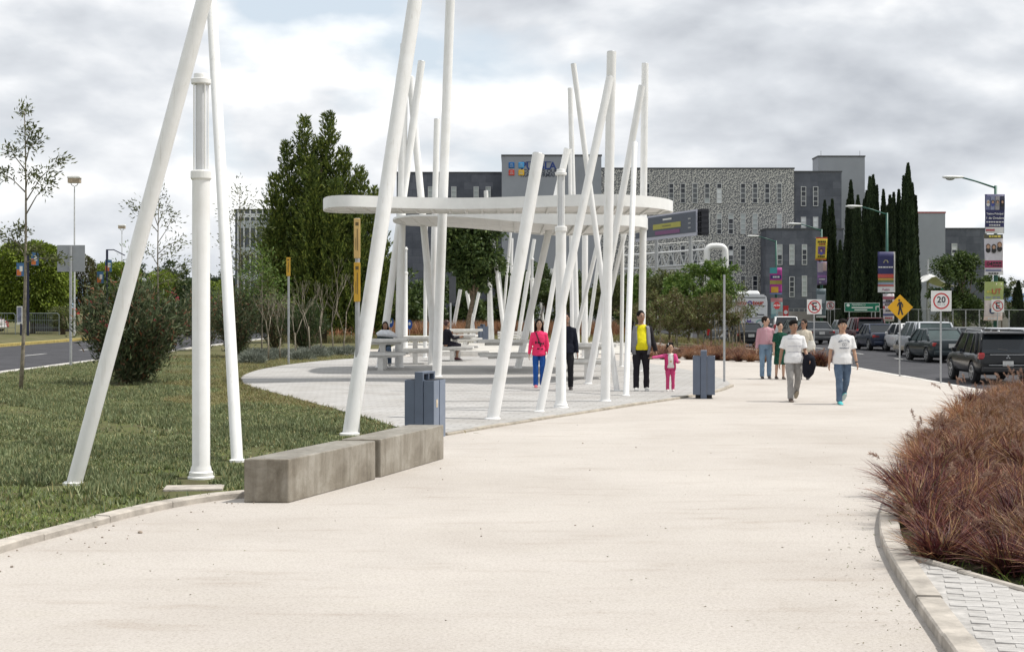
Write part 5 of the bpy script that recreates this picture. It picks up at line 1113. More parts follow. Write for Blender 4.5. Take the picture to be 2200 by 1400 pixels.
banner('white poster crowded with small red and blue type beside the yellow diamond sign', 99.0, 1895, 1919, 631, 690, (.55, .50, .52), [(.0, .46, 1, .56, (.40, .06, .08)), (0, .2, 1, .28, (.08, .09, .22)), (0, .80, 1, .9, (.35, .10, .14)), (0, .66, 1, .71, (.12, .10, .16))], [(.5, .61, 4.4, '========', BK), (.5, .39, 5.4, '=======', BK), (.5, .51, 7, '========', WT), (.5, .12, 5, '========', (.4, .05, .06)), (.5, .75, 6, '======', BK)])
banner('yellow and red fair poster, top of the lamp before the annex', 120.0, 1750, 1774, 510, 559, (.66, .50, .05), [(0, .94, 1, 1, (.5, .08, .04)), (0, 0, 1, .06, (.5, .12, .04)), (.2, .26, .85, .6, (.16, .08, .22))], [(.5, .80, 5.5, '========', BK), (.5, .70, 5.5, '=====', (.35, .05, .04)), (.5, .16, 5, '=======', BK)], [(.5, .42, 3.4, (.02, .01, .03), (.1, .1, .4))], skew=.08)
banner('purple poster in the middle of the lamp before the annex', 120.0, 1754, 1775, 562, 612, (.16, .12, .24), [(.05, .55, .6, .95, (.40, .34, .38)), (.6, .6, .97, .97, (.52, .38, .36)), (.05, .32, .95, .42, (.30, .14, .34))], [(.5, .24, 3.6, '========', WT), (.3, .1, 6, 'O', WT)])
banner('faded grey-green poster, lowest on the lamp before the annex', 120.0, 1752, 1773, 620, 682, (.12, .16, .18), [(.1, .5, .9, .8, (.34, .38, .42)), (0, 0, 1, .06, WT)], [(.5, .35, 12, 'A', WT)])
banner('magenta and teal arts poster on the farthest lamp', 140.7, 1653, 1679, 575, 632, (.34, .03, .22), [(0, .78, .6, 1, (.05, .30, .34)), (.05, .58, .95, .72, (.03, .02, .14)), (0, .38, 1, .52, (.30, .26, .05)), (.1, .06, .7, .28, (.55, .30, .03)), (0, 0, 1, .05, (.12, .2, .4))], [(.5, .65, 6, '======', WT)], bow=.02)
banner('pale teal poster behind the red stop sign', 140.7, 1655, 1680, 640, 683, (.30, .44, .46), [(.0, .8, 1, 1, (.5, .2, .22)), (0, 0, 1, .2, (.16, .30, .36))], [(.5, .5, 6, '====', WT)])
# chain-link fence behind the lamps
fn = thing('chain_link_fence', 'dark chain-link fence with steel posts along the far side of the road', 'fence', (26.2, 66, -.34)); pm_ = MB().tube([(0, 0, 0), (0, 0, 2.1)], .03, 6).mesh('post', GREYM)
for k in range(56): link('post', pm_, fn, (0, k * 2.5, 0))
for z in (.1, 2.08): MB().tube([(0, 0, z), (0, 138, z)], .02, 6).build('rail', GREYM, fn)
n = 900; y = np.linspace(0, 138, n); V = []; Q = []
for s in (1, -1):
    a = np.stack([np.zeros(n), y, np.full(n, .1)], 1); b_ = a + np.array([0, s * 1.1, 1.98]); wv_ = np.array([0, .008, 0]); base_ = len(V) * 4
    q = np.stack([a - wv_, a + wv_, b_ + wv_, b_ - wv_], 1); V.append(q.reshape(-1, 3))
V = np.concatenate(V); tag(link('wire_mesh', npmesh('wire_mesh', V, np.arange(len(V)).reshape(-1, 4), pm('wire', (.06, .065, .06), .6, metal=.4)), fn), kind='stuff')
# wall and shed far right
sh = thing('blue_shed', 'distant blue-roofed shed at the right edge', 'building', (wx(2190, 170), 170, -.34)); MB().box((2, 4, 1.4), (7, 8, 2.8)).build('wall', pm('shed_wall', (.35, .34, .32), .8), sh); MB().box((2, 4, 3.3), (7.4, 8.4, 1.0), taper=.9).build('roof', pm('shed_blue', (.10, .18, .34), .6), sh)
lw = thing('boundary_wall', 'low pale wall across the field at the right', 'wall', (wx(2150, 140), 140, -.34)); MB().box((2.5, 0, .75), (12, .25, 1.5)).build('wall_panel', pm('pale_wall', (.40, .37, .34), .85, .15, .8), lw)
lw2 = thing('boundary_wall', 'grey wall with yellow kerb between the annex and the parked cars', 'wall', (wx(1712, 128), 128, RZ)); MB().box((.2, 0, 1.2), (3.6, .25, 1.5)).build('wall_panel', MATS['pale_wall'], lw2); MB().box((.2, -.05, .25), (3.7, .4, .5)).build('yellow_base', KERBY, lw2)
# ------------------------------------------------------------ left side of the street
DBL = pm('post_navy', (.012, .016, .05), .5)
def bluepost(label, px, d, top, flags):
    t = thing('navy_lamp_post', label, 'lamp', (wx(px, d), d, -.03), 0, 'navy lamp posts'); zt = wz(top, d); MB().tube([(0, 0, 0), (0, 0, zt)], .09, 8).build('pole', DBL, t)
    MB().tube([(0, 0, zt - .03), (.5, 0, zt - .02), (1.35, 0, zt - .45)], .045, 6).build('arm', DBL, t)
    for x, py, s in flags:
        z = wz(py, d); f = MB().box((x, -.05, z), (.5, .02, .9)).build('flag', pm('flag_blue', (.06, .16, .33), .6), t); MB().box((x - .08, -.065, z - .2), (.3, .01, .4)).build('flag_orange', pm('flag_orange', (.65, .18, .04), .6), f); MB().box((x + .06, -.068, z + .05), (.2, .01, .35)).build('flag_white', WHITEP, f)
bluepost('navy lamp post with two small flags in front of the clipped ficus', 60, 100, 546, [(.48, 555, 1), (-.5, 578, 1)]); bluepost('navy lamp post with a small flag behind the blank sign', 230, 112, 535, [(-.5, 595, 1), (.12, 570, 1)])
def twinlamp(label, px, d, top, s):
    t = thing('tall_lamp', label, 'lamp', (wx(px, d), d, -.03), 0, 'tall hooded lamps'); z = wz(top, d); MB().tube([(0, 0, 0), (0, 0, z - .75 * s)], [.07, .04], 8).build('pole', pm('lamp_pole_pale', (.55, .56, .56), .5), t)
    MB().tube([(-.3 * s, 0, z - .28 * s), (-.2 * s, 0, z - .6 * s), (0, 0, z - .72 * s), (.2 * s, 0, z - .6 * s), (.3 * s, 0, z - .28 * s)], .03, 6).build('yoke', MATS['lamp_pole_pale'], t)
    MB().box((0, 0, z - .08 * s), (.92 * s, .5 * s, .16 * s), taper=.9).build('hood', WHITEP, t, bevel=.03); MB().box((0, 0, z - .32 * s), (.8 * s, .44 * s, .32 * s)).build('lens', pm('lamp_glass_amber', (.42, .34, .24), .3, .2, 6), t)
twinlamp('tall pale street lamp with boxy hood above the blank sign', 160, 100, 377, 1.0); twinlamp('smaller distant hooded lamp left of the leaning pole', 262, 160, 482, .9)
d = 103.0
for px, lb, nb in [(-8, 'steel crowd barrier cut by the left edge', 12), (86, 'steel crowd barrier right of the navy post', 18)]:
    t = thing('crowd_barrier', lb, 'barrier', (wx(px, d), d, -.03), R(-4), 'steel crowd barriers'); w_ = 2.7; GB = pm('barrier_grey', (.20, .23, .23), .5, metal=.4)
    MB().tube([(-w_ / 2, 0, 0), (-w_ / 2, 0, 1.36), (-w_ / 2 + .12, 0, 1.48), (w_ / 2 - .12, 0, 1.48), (w_ / 2, 0, 1.36), (w_ / 2, 0, 0)], .03, 8).build('frame', GB, t)
    for z in (.5, 1.0): MB().tube([(-w_ / 2, 0, z), (w_ / 2, 0, z)], .018, 6).build('rail', GB, t)
    bm_ = MB().tube([(0, 0, .12), (0, 0, 1.4)], .017, 6).mesh('bar', GB)
    for k in range(1, nb): link('bar', bm_, t, (-w_ / 2 + w_ * k / nb * .86, 0, 0))
t = thing('poster_stand', 'white framed poster stand in front of the crowd barriers', 'stand', (wx(42, 101), 101, -.03)); MB().box((0, 0, 1.35), (.36, .06, 1.25)).build('frame', WHITEP, t); MB().box((0, -.035, 1.4), (.28, .01, 1.0)).build('poster', pm('stand_poster', (.22, .24, .34), .5, .3, 6), t); MB().box((.1, 0, .4), (.12, .08, .8)).build('leg', DBL, t)
t = thing('red_kiosk', 'low red kiosk with a white notice behind the clipped ficus', 'kiosk', (wx(112, 116), 116, -.03)); MB().box((0, 1, 1.6), (3.2, 2, .5)).build('awning', pm('kiosk_red', (.45, .03, .03), .5), t); MB().box((0, 1.1, .68), (2.8, 1.7, 1.36)).build('counter', pm('kiosk_dark', (.05, .045, .05), .6), t); MB().box((-1.15, -.1, 1.55), (.5, .1, .3)).build('notice', WHITEP, t)
# ------------------------------------------------------------ vehicles
def paint(name, c): return pm(name, c, .28, .03, 2, coat=.8 if max(c) > .2 else .35, spec=.4 if max(c) > .2 else .22)
GLASS = pm('car_glass', (.012, .016, .02), .06, .1, 1, spec=.6); GLASSL = pm('car_glass_green', (.05, .075, .075), .08, .2, 1, spec=.6)
TAIL = pm('tail_lamp_red', (.34, .010, .012), .2, .1, 8, coat=.5); CHROME = pm('rim_alloy', (.45, .46, .47), .3, .1, 8, metal=.7)
BUMP = pm('bumper_black', (.02, .02, .022), .55); PLATE = pm('number_plate', (.62, .62, .60), .5, .15, 14)
KINDS = {
 'sedan': dict(L=4.4, W=1.72, H=1.43, belt=.90, deck=.96, hood=.88, gb=(.72, 3.4), gt=(1.3, 2.65), low=.24, wr=.31, wy=(.85, 3.45), gw=.66),
 'suv': dict(L=4.75, W=1.86, H=1.72, belt=1.04, deck=1.04, hood=1.03, gb=(.10, 3.5), gt=(.42, 2.75), low=.33, wr=.37, wy=(.95, 3.75), gw=.74),
 'wagon': dict(L=4.75, W=1.85, H=1.66, belt=1.0, deck=1.0, hood=.94, gb=(.08, 3.6), gt=(.5, 2.7), low=.27, wr=.33, wy=(.9, 3.75), gw=.72),
 'hatch': dict(L=3.8, W=1.66, H=1.5, belt=.92, deck=.94, hood=.9, gb=(.1, 3.0), gt=(.55, 2.2), low=.24, wr=.3, wy=(.62, 3.0), gw=.66)}
def wheel_mesh():
    def lx(prof, n=22): return [(x, r * math.cos(2 * math.pi * k / n), r * math.sin(2 * math.pi * k / n)) for x, r in prof for k in range(n)], [(i * n + k, i * n + (k + 1) % n, (i + 1) * n + (k + 1) % n, (i + 1) * n + k) for i in range(len(prof) - 1) for k in range(n)] + [tuple(reversed(range(n))), tuple(range((len(prof) - 1) * n, len(prof) * n))]
    a = MB().add(*lx([(-.11, .70), (-.115, .92), (-.08, 1.0), (.08, 1.0), (.115, .92), (.11, .70)])).mesh('tyre', BLACKR, angle=40)
    r = MB().add(*lx([(-.10, .68), (-.118, .66), (-.118, .60), (-.09, .56), (.09, .56), (.118, .60), (.118, .66), (.10, .68)]))
    for k in range(5):
        t = R(72 * k); r.box((0, 0, 0), (.235, .16, .52), M=Matrix.Rotation(t, 4, 'X') @ Matrix.Translation((0, 0, .33)))
    r.box((0, 0, 0), (.245, .2, .2)); return a, r.mesh('rim', CHROME)
TYRE, RIM = wheel_mesh()
def car(label, kind, col, loc, rz=0.0, lights=True, glass=GLASS, two_tone=None, logo=False, rails=False, plate=True, detail=True, cat='car', group='vehicles on the road at the right'):
    K = KINDS[kind]; L_, W_, Ht = K['L'], K['W'], K['H']; hw = W_ / 2; t = thing('parked_car' if not rails or True else '', label, cat, loc, rz, group)
    t.name = 'car'; lo, dk, be, ho = K['low'], K['deck'], K['belt'], K['hood']
    st = [(0, lo + .14, dk - .14, .86), (.03, lo + .06, dk - .05, .93), (.12, lo + .02, dk - .005, .975), (.5, lo, dk, .99), (K['gb'][0] + .5, lo, max(dk, be), 1.0), (L_ * .5, lo, be, 1.0), (K['gb'][1] - .2, lo, be, 1.0), (K['gb'][1] + .1, lo, ho, .99), (L_ - .45, lo, ho - .09, .965), (L_ - .12, lo + .03, ho - .2, .90), (L_, lo + .12, ho - .34, .78)]
    sy = [a[0] for a in st]; ys = sorted(set(sy + [round(y, 3) for wy in K['wy'] for y in np.linspace(wy - K['wr'] - .08, wy + K['wr'] + .08, 17)]))
    FT, FW = [0, .06, .16, .34, .56, .76, .90, .965, 1.0], [.86, .93, .975, 1.0, 1.0, .985, .955, .925, .87]; rings = []
    for y in ys:
        zb, zt, s = (float(np.interp(y, sy, [a[q] for a in st])) for q in (1, 2, 3)); z0_ = zb
        for wy in K['wy']:
            g_ = (K['wr'] + .055) ** 2 - (y - wy) ** 2
            if g_ > 0: zb = max(zb, K['wr'] + math.sqrt(g_))             # the wheel opening
        half = [(hw * s * float(np.interp((zb + (zt - zb) * f_ - z0_) / (zt - z0_), FT, FW)), zb + (zt - zb) * f_) for f_ in FT] + [(.45 * hw * s, zt + .02)]
        rings.append([(x, y, z) for x, z in half] + [(-x, y, z) for x, z in reversed(half)])
    n = len(rings[0]); mb = MB(); mb.add([p for r in rings for p in r], [(i * n + k, i * n + (k + 1) % n, (i + 1) * n + (k + 1) % n, (i + 1) * n + k) for i in range(len(ys) - 1) for k in range(n)] + [tuple(reversed(range(n))), tuple(range((len(ys) - 1) * n, len(ys) * n))])
    body = mb.build('body', col, t, angle=30)
    if two_tone: MB().box((0, L_ / 2, lo + .12), (W_ + .012, L_ - .5, .26)).build('sill', two_tone, t, bevel=.05)
    gw, zt = K['gw'], Ht - .05; b0, b1 = K['gb']; t0, t1 = K['gt']; bw = hw * .93
    q = [(-bw, b0, dk - .03), (bw, b0, dk - .03), (bw, b1, be - .02), (-bw, b1, be - .02), (-gw, t0, zt), (gw, t0, zt), (gw, t1, zt), (-gw, t1, zt)]
    MB().add(q, [(3, 2, 1, 0), (4, 5, 6, 7), (0, 1, 5, 4), (1, 2, 6, 5), (2, 3, 7, 6), (3, 0, 4, 7)]).build('windows', glass, t)
    e = .045; MB().add([(x * (gw + .02), y, z) for x, y, z in [(-.99, t0 - .05, zt - .01), (.99, t0 - .05, zt - .01), (1.0, t1 + .05, zt - .01), (-1.0, t1 + .05, zt - .01), (-.9, t0 + .05, Ht), (.9, t0 + .05, Ht), (.9, t1 - .15, Ht), (-.9, t1 - .15, Ht)]], [(3, 2, 1, 0), (4, 5, 6, 7), (0, 1, 5, 4), (1, 2, 6, 5), (2, 3, 7, 6), (3, 0, 4, 7)]).build('roof', col, t, angle=40, bevel=.025)
    Q = [Vector(p) for p in q]
    def pil(*a): MB().tube(*a).build('pillar', col, t, smooth=True)
    for a, b in ((0, 4), (1, 5), (2, 6), (3, 7)): pil([Q[a], Q[b]], [.05, .045], 8)
    for s in (-1, 1):
        for u in ((.36, .62) if kind != 'hatch' else (.5,)):
            yb, yt = b0 + (b1 - b0) * u, t0 + (t1 - t0) * (u * 1.25 - .13); pil([(s * bw * 1.0, yb, be - .03), (s * gw * 1.005, yt, zt)], .035, 6)
        if kind in ('suv', 'wagon'): pil([(s * bw, b0 + .55, be - .03), (s * gw, t0 + .45, zt)], .06, 6)
    zl = (dk - .12) if kind in ('sedan', 'hatch') else dk - .04
    for s in (-1, 1):
        if kind == 'sedan': MB().box((s * hw * .74, .085, dk - .19), (.38, .17, .15)).build('tail_light', TAIL, t, bevel=.03)
        else: MB().box((s * hw * .89, .105, dk - .10 if kind == 'suv' else dk - .14), (.20, .20, .21 if kind == 'suv' else .44), taper=.94).build('tail_light', TAIL, t, bevel=.03)
        if detail:
            MB().box((s * (hw + .07), b1 - .55, be + .05), (.16, .10, .13)).build('mirror', col, t, bevel=.03)
            MB().tube([(s * (hw * 1.0 + .004), 1.5 + .3 * (kind == 'sedan'), be - .14), (s * (hw * 1.0 + .004), 1.66 + .3 * (kind == 'sedan'), be - .14)], .014, 6).build('door_handle', col, t)
    MB().box((0, .03, lo + .17), (W_ * .9, .16, .20)).build('bumper', BUMP if kind in ('suv',) else col, t, bevel=.05)
    if plate: pl_ = MB().box((0, -.035 if kind == 'sedan' else -.02, dk - (.24 if kind == 'sedan' else .34)), (.34, .02, .17)).build('number_plate', PLATE, t)
    for y in K['wy']:
        for s in (-1, 1):
            w_ = bpy.data.objects.new('wheel', None); COL.objects.link(w_); w_.parent = t; w_.location = (s * (hw - .115), y, K['wr']); w_.scale = (1, K['wr'], K['wr'])
            link('tyre', TYRE, w_); link('rim', RIM, w_)
        MB().box((0, y, K['wr'] + .14), (W_ - .46, K['wr'] * 2 + .1, K['wr'] * 1.1)).build('wheel_well', BUMP, t)
    if kind == 'suv':
        MB().tube([(-.02, -.0, dk + .10), (-.32, .02, dk + .13)], .014, 6).build('rear_wiper', BUMP, t)
        MB().box((0, -.012, dk - .05), (W_ * .62, .03, .025)).build('tailgate_trim', CHROME, t); MB().box((0, -.025, lo + .32), (W_ * .66, .03, .025)).build('tailgate_trim', CHROME, t)
        MB().box((0, t0 - .12, zt + .0), (gw * 1.8, .22, .035)).build('spoiler', col, t, bevel=.01)
    if rails:
        for s in (-1, 1): MB().tube([(s * gw * .93, t0 + .1, Ht - .01), (s * gw * .93, t0 + .2, Ht + .07), (s * gw * .93, t1 - .3, Ht + .07), (s * gw * .93, t1 - .15, Ht - .01)], .02, 8).build('roof_rail', CHROME, t)
        for y in (t0 + .45, t1 - .6): MB().tube([(-gw * .93, y, Ht + .07), (gw * .93, y, Ht + .07)], .014, 6).build('roof_bar', BUMP, t)
    if logo:
        lg = MB(); c = dk - .13
        for k in range(3):
            a = R(90 + 120 * k); o = Vector((math.cos(a), 0, math.sin(a))) ; p = Vector((-o.z, 0, o.x)); tip = o * .085; m_ = o * .0425
            lg.add([(v.x, -.03, v.z + c) for v in (Vector((0, 0, 0)), m_ + p * .026, tip, m_ - p * .026)], [(0, 1, 2, 3)])
        lg.build('badge', CHROME, t)
    return t
BLK, NVY, SLV, WHT, MAR, GRY = paint('paint_black', (.010, .011, .013)), paint('paint_navy', (.018, .026, .05)), paint('paint_silver', (.42, .44, .47)), paint('paint_white', (.66, .66, .66)), paint('paint_maroon', (.07, .012, .018)), paint('paint_grey', (.10, .105, .11))
def atz(px, py): b = G(px, py, RZ); return (b.x, b.y, RZ)
car('black sport utility car with roof rails and red tail lights, nearest at the right', 'suv', BLK, (wx(2147, 45.6), 44.8, RZ), R(-3), logo=True, rails=True).scale = (.93, .95, .92)
car('dark green-black saloon car beside the speed limit sign post', 'sedan', paint('paint_dark_teal', (.02, .03, .035)), (wx(2036, 63), 62.3, RZ), R(2), glass=GLASSL)
car('silver estate car with big rear window behind the speed limit sign', 'wagon', SLV, (wx(2010, 69), 68.6, RZ), R(0), glass=GLASSL, two_tone=pm('trim_beige', (.36, .32, .26), .5))
car('white hatchback with red tail light between diamond sign and estate car', 'hatch', WHT, (wx(1968, 76.5), 76.2, RZ), R(2))
car('navy saloon car with white number plate left of the diamond sign', 'sedan', NVY, (wx(1902, 80), 79.4, RZ), R(1))
car('dark maroon sport utility car beyond the navy saloon', 'suv', MAR, (wx(1876, 87), 87.2, RZ), R(1), rails=False)
car('pale small car half hidden behind the man in the lettered shirt', 'hatch', SLV, (wx(1832, 95), 95, RZ), R(0), glass=GLASSL)
car('dark grey saloon car right of the no-parking sign', 'sedan', GRY, (wx(1763, 93), 92.6, RZ), R(2))
car('dark green saloon car left of the no-parking sign', 'sedan', paint('paint_forest', (.02, .03, .028)), (wx(1728, 101), 101, RZ), R(2), glass=GLASSL)
car('white van-like car behind the man in the pink shirt', 'wagon', WHT, (wx(1690, 107), 107, RZ), R(-8), glass=GLASS)
car('black saloon car in front of the coach behind the saplings', 'sedan', BLK, (wx(1614, 84.5), 84.5, RZ), R(0))
car('dark car front half hidden left of the thin grey post', 'hatch', GRY, (wx(1548, 92), 92, RZ), R(4))
car('silver car at the right edge beyond the black sport utility car', 'hatch', SLV, (wx(2190, 60), 60, RZ), R(0))
car('dark saloon car beyond the black sport utility car', 'sedan', GRY, (wx(2120, 66), 66.5, RZ), R(1))
LG = 'cars parked across the left road'
car('white parked car behind the crowd barriers at the left edge', 'sedan', WHT, (wx(2, 112), 112, -.03), R(78), group=LG)
car('red parked car roof behind the white car at the left edge', 'hatch', paint('paint_red', (.35, .03, .03)), (wx(8, 118), 118, -.03), R(80), group=LG)
car('white parked car seen between leafless saplings below the conifer', 'hatch', WHT, (wx(748, 108), 108, -.01), R(85), group=LG)
# coach seen from behind
CW = paint('coach_white', (.62, .63, .64)); t = thing('coach', 'white tour coach seen from behind with red lettering and coloured swirls', 'coach', (wx(1609, 101), 101, RZ), R(1))
prof = [(-1.25, .35), (1.25, .35), (1.27, 2.7), (1.2, 3.05), (1.0, 3.2), (-1.0, 3.2), (-1.2, 3.05), (-1.27, 2.7)]
mb = MB(); n = len(prof); L_ = 10.5; ys = [(0, .97), (.08, 1.0), (L_ - .3, 1.0), (L_, .94)]
mb.add([(x * s, y, z) for y, s in ys for x, z in prof], [(i * n + k, i * n + (k + 1) % n, (i + 1) * n + (k + 1) % n, (i + 1) * n + k) for i in range(3) for k in range(n)] + [tuple(reversed(range(n))), tuple(range(3 * n, 4 * n))]); mb.build('body', CW, t, angle=30)
MB().box((0, 1.5, 3.33), (1.7, 2.4, .26), taper=.85).build('air_conditioner', CW, t, bevel=.08); MB().box((0, -.01, 2.98), (2.2, .03, .05)).build('roof_seam', BUMP, t)
RL = pm('coach_red_letters', (.42, .05, .04), .5); PU = pm('coach_purple', (.12, .08, .28), .5); TE = pm('coach_teal', (.03, .26, .24), .5)
lettering('auto', .42, RL, t, facing(-.55, -.02, 2.62), bold=.02); lettering('tour', .42, RL, t, facing(.62, -.02, 2.62), bold=.02); MB().add(*ringp((.06, 2.6), .07, .17, 20, -.02)).build('logo_ring', PU, t)
lettering('41', .26, DARKP, t, facing(-.1, -.02, 2.05)); MB().add(*ringp((-.1, 2.05), .22, .24, 24, -.02)).build('number_ring', DARKP, t); MB().box((.78, -.02, 1.82), (.5, .004, .07)).build('print_line', DARKP, t); MB().box((-.72, -.02, 1.95), (.5, .004, .1)).build('print_line', DARKP, t)
MB().box((0, -.012, 1.62), (2.3, .02, .03)).build('panel_joint', BUMP, t); MB().box((0, -.012, 2.42), (2.3, .02, .02)).build('panel_joint', BUMP, t)
st = MB(); st.add([(.0 + (.36 if k % 2 else .2) * math.cos(k * math.pi / 8), -.02, 1.2 + (.36 if k % 2 else .2) * math.sin(k * math.pi / 8)) for k in range(16)], [tuple(range(16))]); st.build('star_graphic', PU, t)
MB().add([(-.85 + .35 * math.cos(k * .52) * (1 if k < 7 else .7), -.02, 1.15 + .42 * math.sin(k * .52)) for k in range(12)], [tuple(range(12))]).build('swirl_graphic', TE, t); MB().add(*ringp((.75, 1.2), .22, .28, 20, -.02)).build('eye_graphic', TE, t)
MB().box((0, -.03, .62), (2.2, .06, .4)).build('bumper', pm('coach_bumper', (.35, .36, .38), .5), t, bevel=.05); MB().box((-1.08, -.02, 1.1), (.16, .04, .5)).build('tail_light', TAIL, t); MB().box((1.08, -.02, 1.1), (.16, .04, .5)).build('tail_light', TAIL, t); MB().box((0, -.065, .75), (.4, .02, .18)).build('number_plate', PLATE, t)
for s in (-1, 1):
    for y in (2.6, 8): w_ = bpy.data.objects.new('wheel', None); COL.objects.link(w_); w_.parent = t; w_.location = (s * 1.1, y, .48); w_.scale = (1.1, .48, .48); link('tyre', TYRE, w_); link('rim', RIM, w_)
# ------------------------------------------------------------ people
def cloth(name, c, **k): return pm(name, c, .85, k.get('var', .1), k.get('scale', 9), .25, 14, spec=.15)
HAIRB = pm('hair_black', (.008, .0065, .006), .75, .2, 30, .3, 120, spec=.12); HAIRD = pm('hair_brown_black', (.018, .012, .009), .7, .2, 30, .3, 120, spec=.15)
EYE = pm('eye_dark', (.02, .014, .012), .3); LIP = pm('lip', (.30, .11, .09), .5); EYEW = pm('eye_white', (.6, .58, .55), .4)
FOLD = bpy.data.textures.new('cloth_folds', 'CLOUDS'); FOLD.noise_scale = .085; FOLD.noise_depth = 1
def organic(name, mb, mat, parent, vox, it=3, fold=0):
    o = mb.build(name, mat, parent, smooth=True); m_ = o.modifiers.new('remesh', 'REMESH'); m_.mode = 'VOXEL'; m_.voxel_size = vox; m_.use_smooth_shade = True
    s = o.modifiers.new('smooth', 'SMOOTH'); s.factor = .5; s.iterations = it
    if fold:
        q = o.modifiers.new('folds', 'DISPLACE'); q.texture = FOLD; q.strength = fold; q.mid_level = .5
    return o
XS_ = Vector((1, 0, 0)); YS_ = Vector((0, 1, 0))
def person(label, loc, rz, ht, legs, arms, top, bottom, shoes, skin=0, hair='short', hairmat=None, head=1.07, yaw=0.0, belly=0.0, seat=None, jacket=None, extra=None, slim=1.0, hem=.86, sleeve='short', pants_to=1.0, foot_pitch=(0, 0), lean=0.0):
    slim *= 1.1; s = ht / 1.72; t = thing('person', label, 'person', loc, rz); t.scale = (s, s, s); SK = SKINS[skin]; hairmat = hairmat or HAIRB
    def dirv(a, out, side): a, out = R(a), R(out); return Vector((side * math.sin(out), -math.sin(a) * math.cos(out), -math.cos(a) * math.cos(out)))
    J = {}
    for sd, k in ((-1, 'R'), (1, 'L')):
        a, kn, out = legs[k]; hip = Vector((sd * .088, 0, .92)); knee = hip + dirv(a, out, sd) * .43; ank = knee + dirv(a - kn, out * .3, sd) * .41; J[k] = [hip, knee, ank]
    fp = dict(R=foot_pitch[0], L=foot_pitch[1]); low = min(J[k][2].z for k in 'RL') - .075
    dz = -low if seat is None else seat + .09 - .92
    for k in 'RL': J[k] = [p + Vector((0, 0, dz)) for p in J[k]]
    hz = .92 + dz
    def tz(z): return Vector((0, -lean * (z - .9), z - .92 + hz))        # torso point at design height z
    rings = [(.84, .14, .10), (.90, .158, .108), (.97, .15 + .02 * belly, .105 + .05 * belly), (1.06, .138 + .03 * belly, .098 + .075 * belly), (1.17, .148 + .015 * belly, .105 + .045 * belly), (1.29, .165, .108), (1.365, .158, .098), (1.41, .118, .084), (1.45, .075, .068), (1.47, .062, .06)]
    rings = [(z, a * slim, b * slim) for z, a, b in rings]
    def torso(mb, inf, z0, z1=9, yo=0): 
        rr = [r_ for r_ in rings if z0 - .001 <= r_[0] <= z1]; mb.tube([tz(z) for z, a, b in rr], [(a + inf, b + inf) for z, a, b in rr], 24, side=XS_)
    A = {}
    for sd, k in ((-1, 'R'), (1, 'L')):
        a, out, el = arms[k][:3]; sh = tz(1.368) + Vector((sd * .165 * slim, 0, 0)); e = sh + dirv(a, out, sd) * .285; fd = dirv(a + el, out * (arms[k][3] if len(arms[k]) > 3 else .6), sd); A[k] = [sh, e, e + fd * .245, fd, sd]
    hc = tz(1.465) + Vector((0, -.012, .042 + .112 * head)); Hm = Matrix.Translation(hc) @ Matrix.Rotation(R(yaw), 4, 'Z') @ Matrix.Scale(head, 4)
    # --- the body: one continuous surface
    b = MB(); torso(b, 0, .84); b.tube([tz(1.44), hc + Vector((0, .012, -.03))], [.058, .052], 16)
    for k in 'RL':
        h_, kn, an = J[k]; b.tube([h_, h_.lerp(kn, .4), kn, kn.lerp(an, .3), an], [.082 * slim, .07 * slim, .05, .052, .034], 14)
        cf, sf = math.cos(R(fp[k])), math.sin(R(fp[k])); b.tube([an + Vector((0, y * cf - z * sf, y * sf + z * cf)) for y, z in ((.045, -.045), (-.03, -.04), (-.14, -.055))], [(.03, .028), (.035, .032), (.034, .014)], 12, side=XS_)
        sh, e, w_, fd, sd = A[k]; b.tube([sh + Vector((-sd * .03, 0, .0)), sh, sh.lerp(e, .5), e, e.lerp(w_, .3), w_], [.05, .05, .043, .036, .037, .025], 14)
        pv = (YS_ - fd * YS_.dot(fd)).normalized(); nv = fd.cross(pv) * sd; b.tube([w_, w_ + fd * .04, w_ + fd * .088], [(.026, .019), (.037, .015), (.037, .012)], 12, side=pv)
        for i, (o_, ln) in enumerate([(-.028, .066), (-.0095, .075), (.0095, .072), (.028, .058)]):
            p0 = w_ + fd * .08 + pv * o_; p1 = p0 + fd * ln * .5 - nv * .006; b.tube([p0, p1, p1 + fd * ln * .42 - nv * .02], [.0098, .0095, .008], 8)
        p0 = w_ + fd * .028 - pv * .03; b.tube([p0, p0 + fd * .03 - pv * .018, p0 + fd * .062 - pv * .02], [.0125, .0115, .009], 8)
    hb = MB(); hb.sphere((0, 0, 0), (.074, .092, .112), 20, 14); hb.sphere((0, -.03, -.062), (.054, .058, .052), 16, 10); hb.sphere((0, -.095, -.014), (.0145, .02, .026), 10, 8); hb.sphere((0, -.082, .03), (.045, .012, .012), 10, 6)
    for sd in (-1, 1): hb.sphere((sd * .076, .008, -.005), (.013, .022, .032), 10, 8)
    b.add([Hm @ Vector(p) for p in hb.v], hb.f)
    organic('body', b, SK, t, .0092, 2)
    f = MB(); g = MB(); lp = MB()
    for sd in (-1, 1):
        f.sphere((sd * .031, -.087, .012), (.013, .008, .0075), 8, 6); g.sphere((sd * .031, -.094, .012), (.0062, .004, .0064), 8, 6); g.box((sd * .031, -.091, .033), (.032, .008, .006))
    lp.sphere((0, -.09, -.06), (.024, .009, .0075), 10, 6)
    for q, nm, m_ in ((f, 'eyes', EYEW), (g, 'pupils_and_brows', EYE), (lp, 'lips', LIP)): q.v = [tuple(Hm @ Vector(p)) for p in q.v]; q.build(nm, m_, t, smooth=True)
    h = MB(); h.sphere((0, .02, .026), (.085, .098, .108), 20, 14)
    if hair == 'thick': h.sphere((0, .0, .075), (.082, .092, .06), 16, 10); h.sphere((0, -.04, .095), (.05, .05, .03), 12, 8)
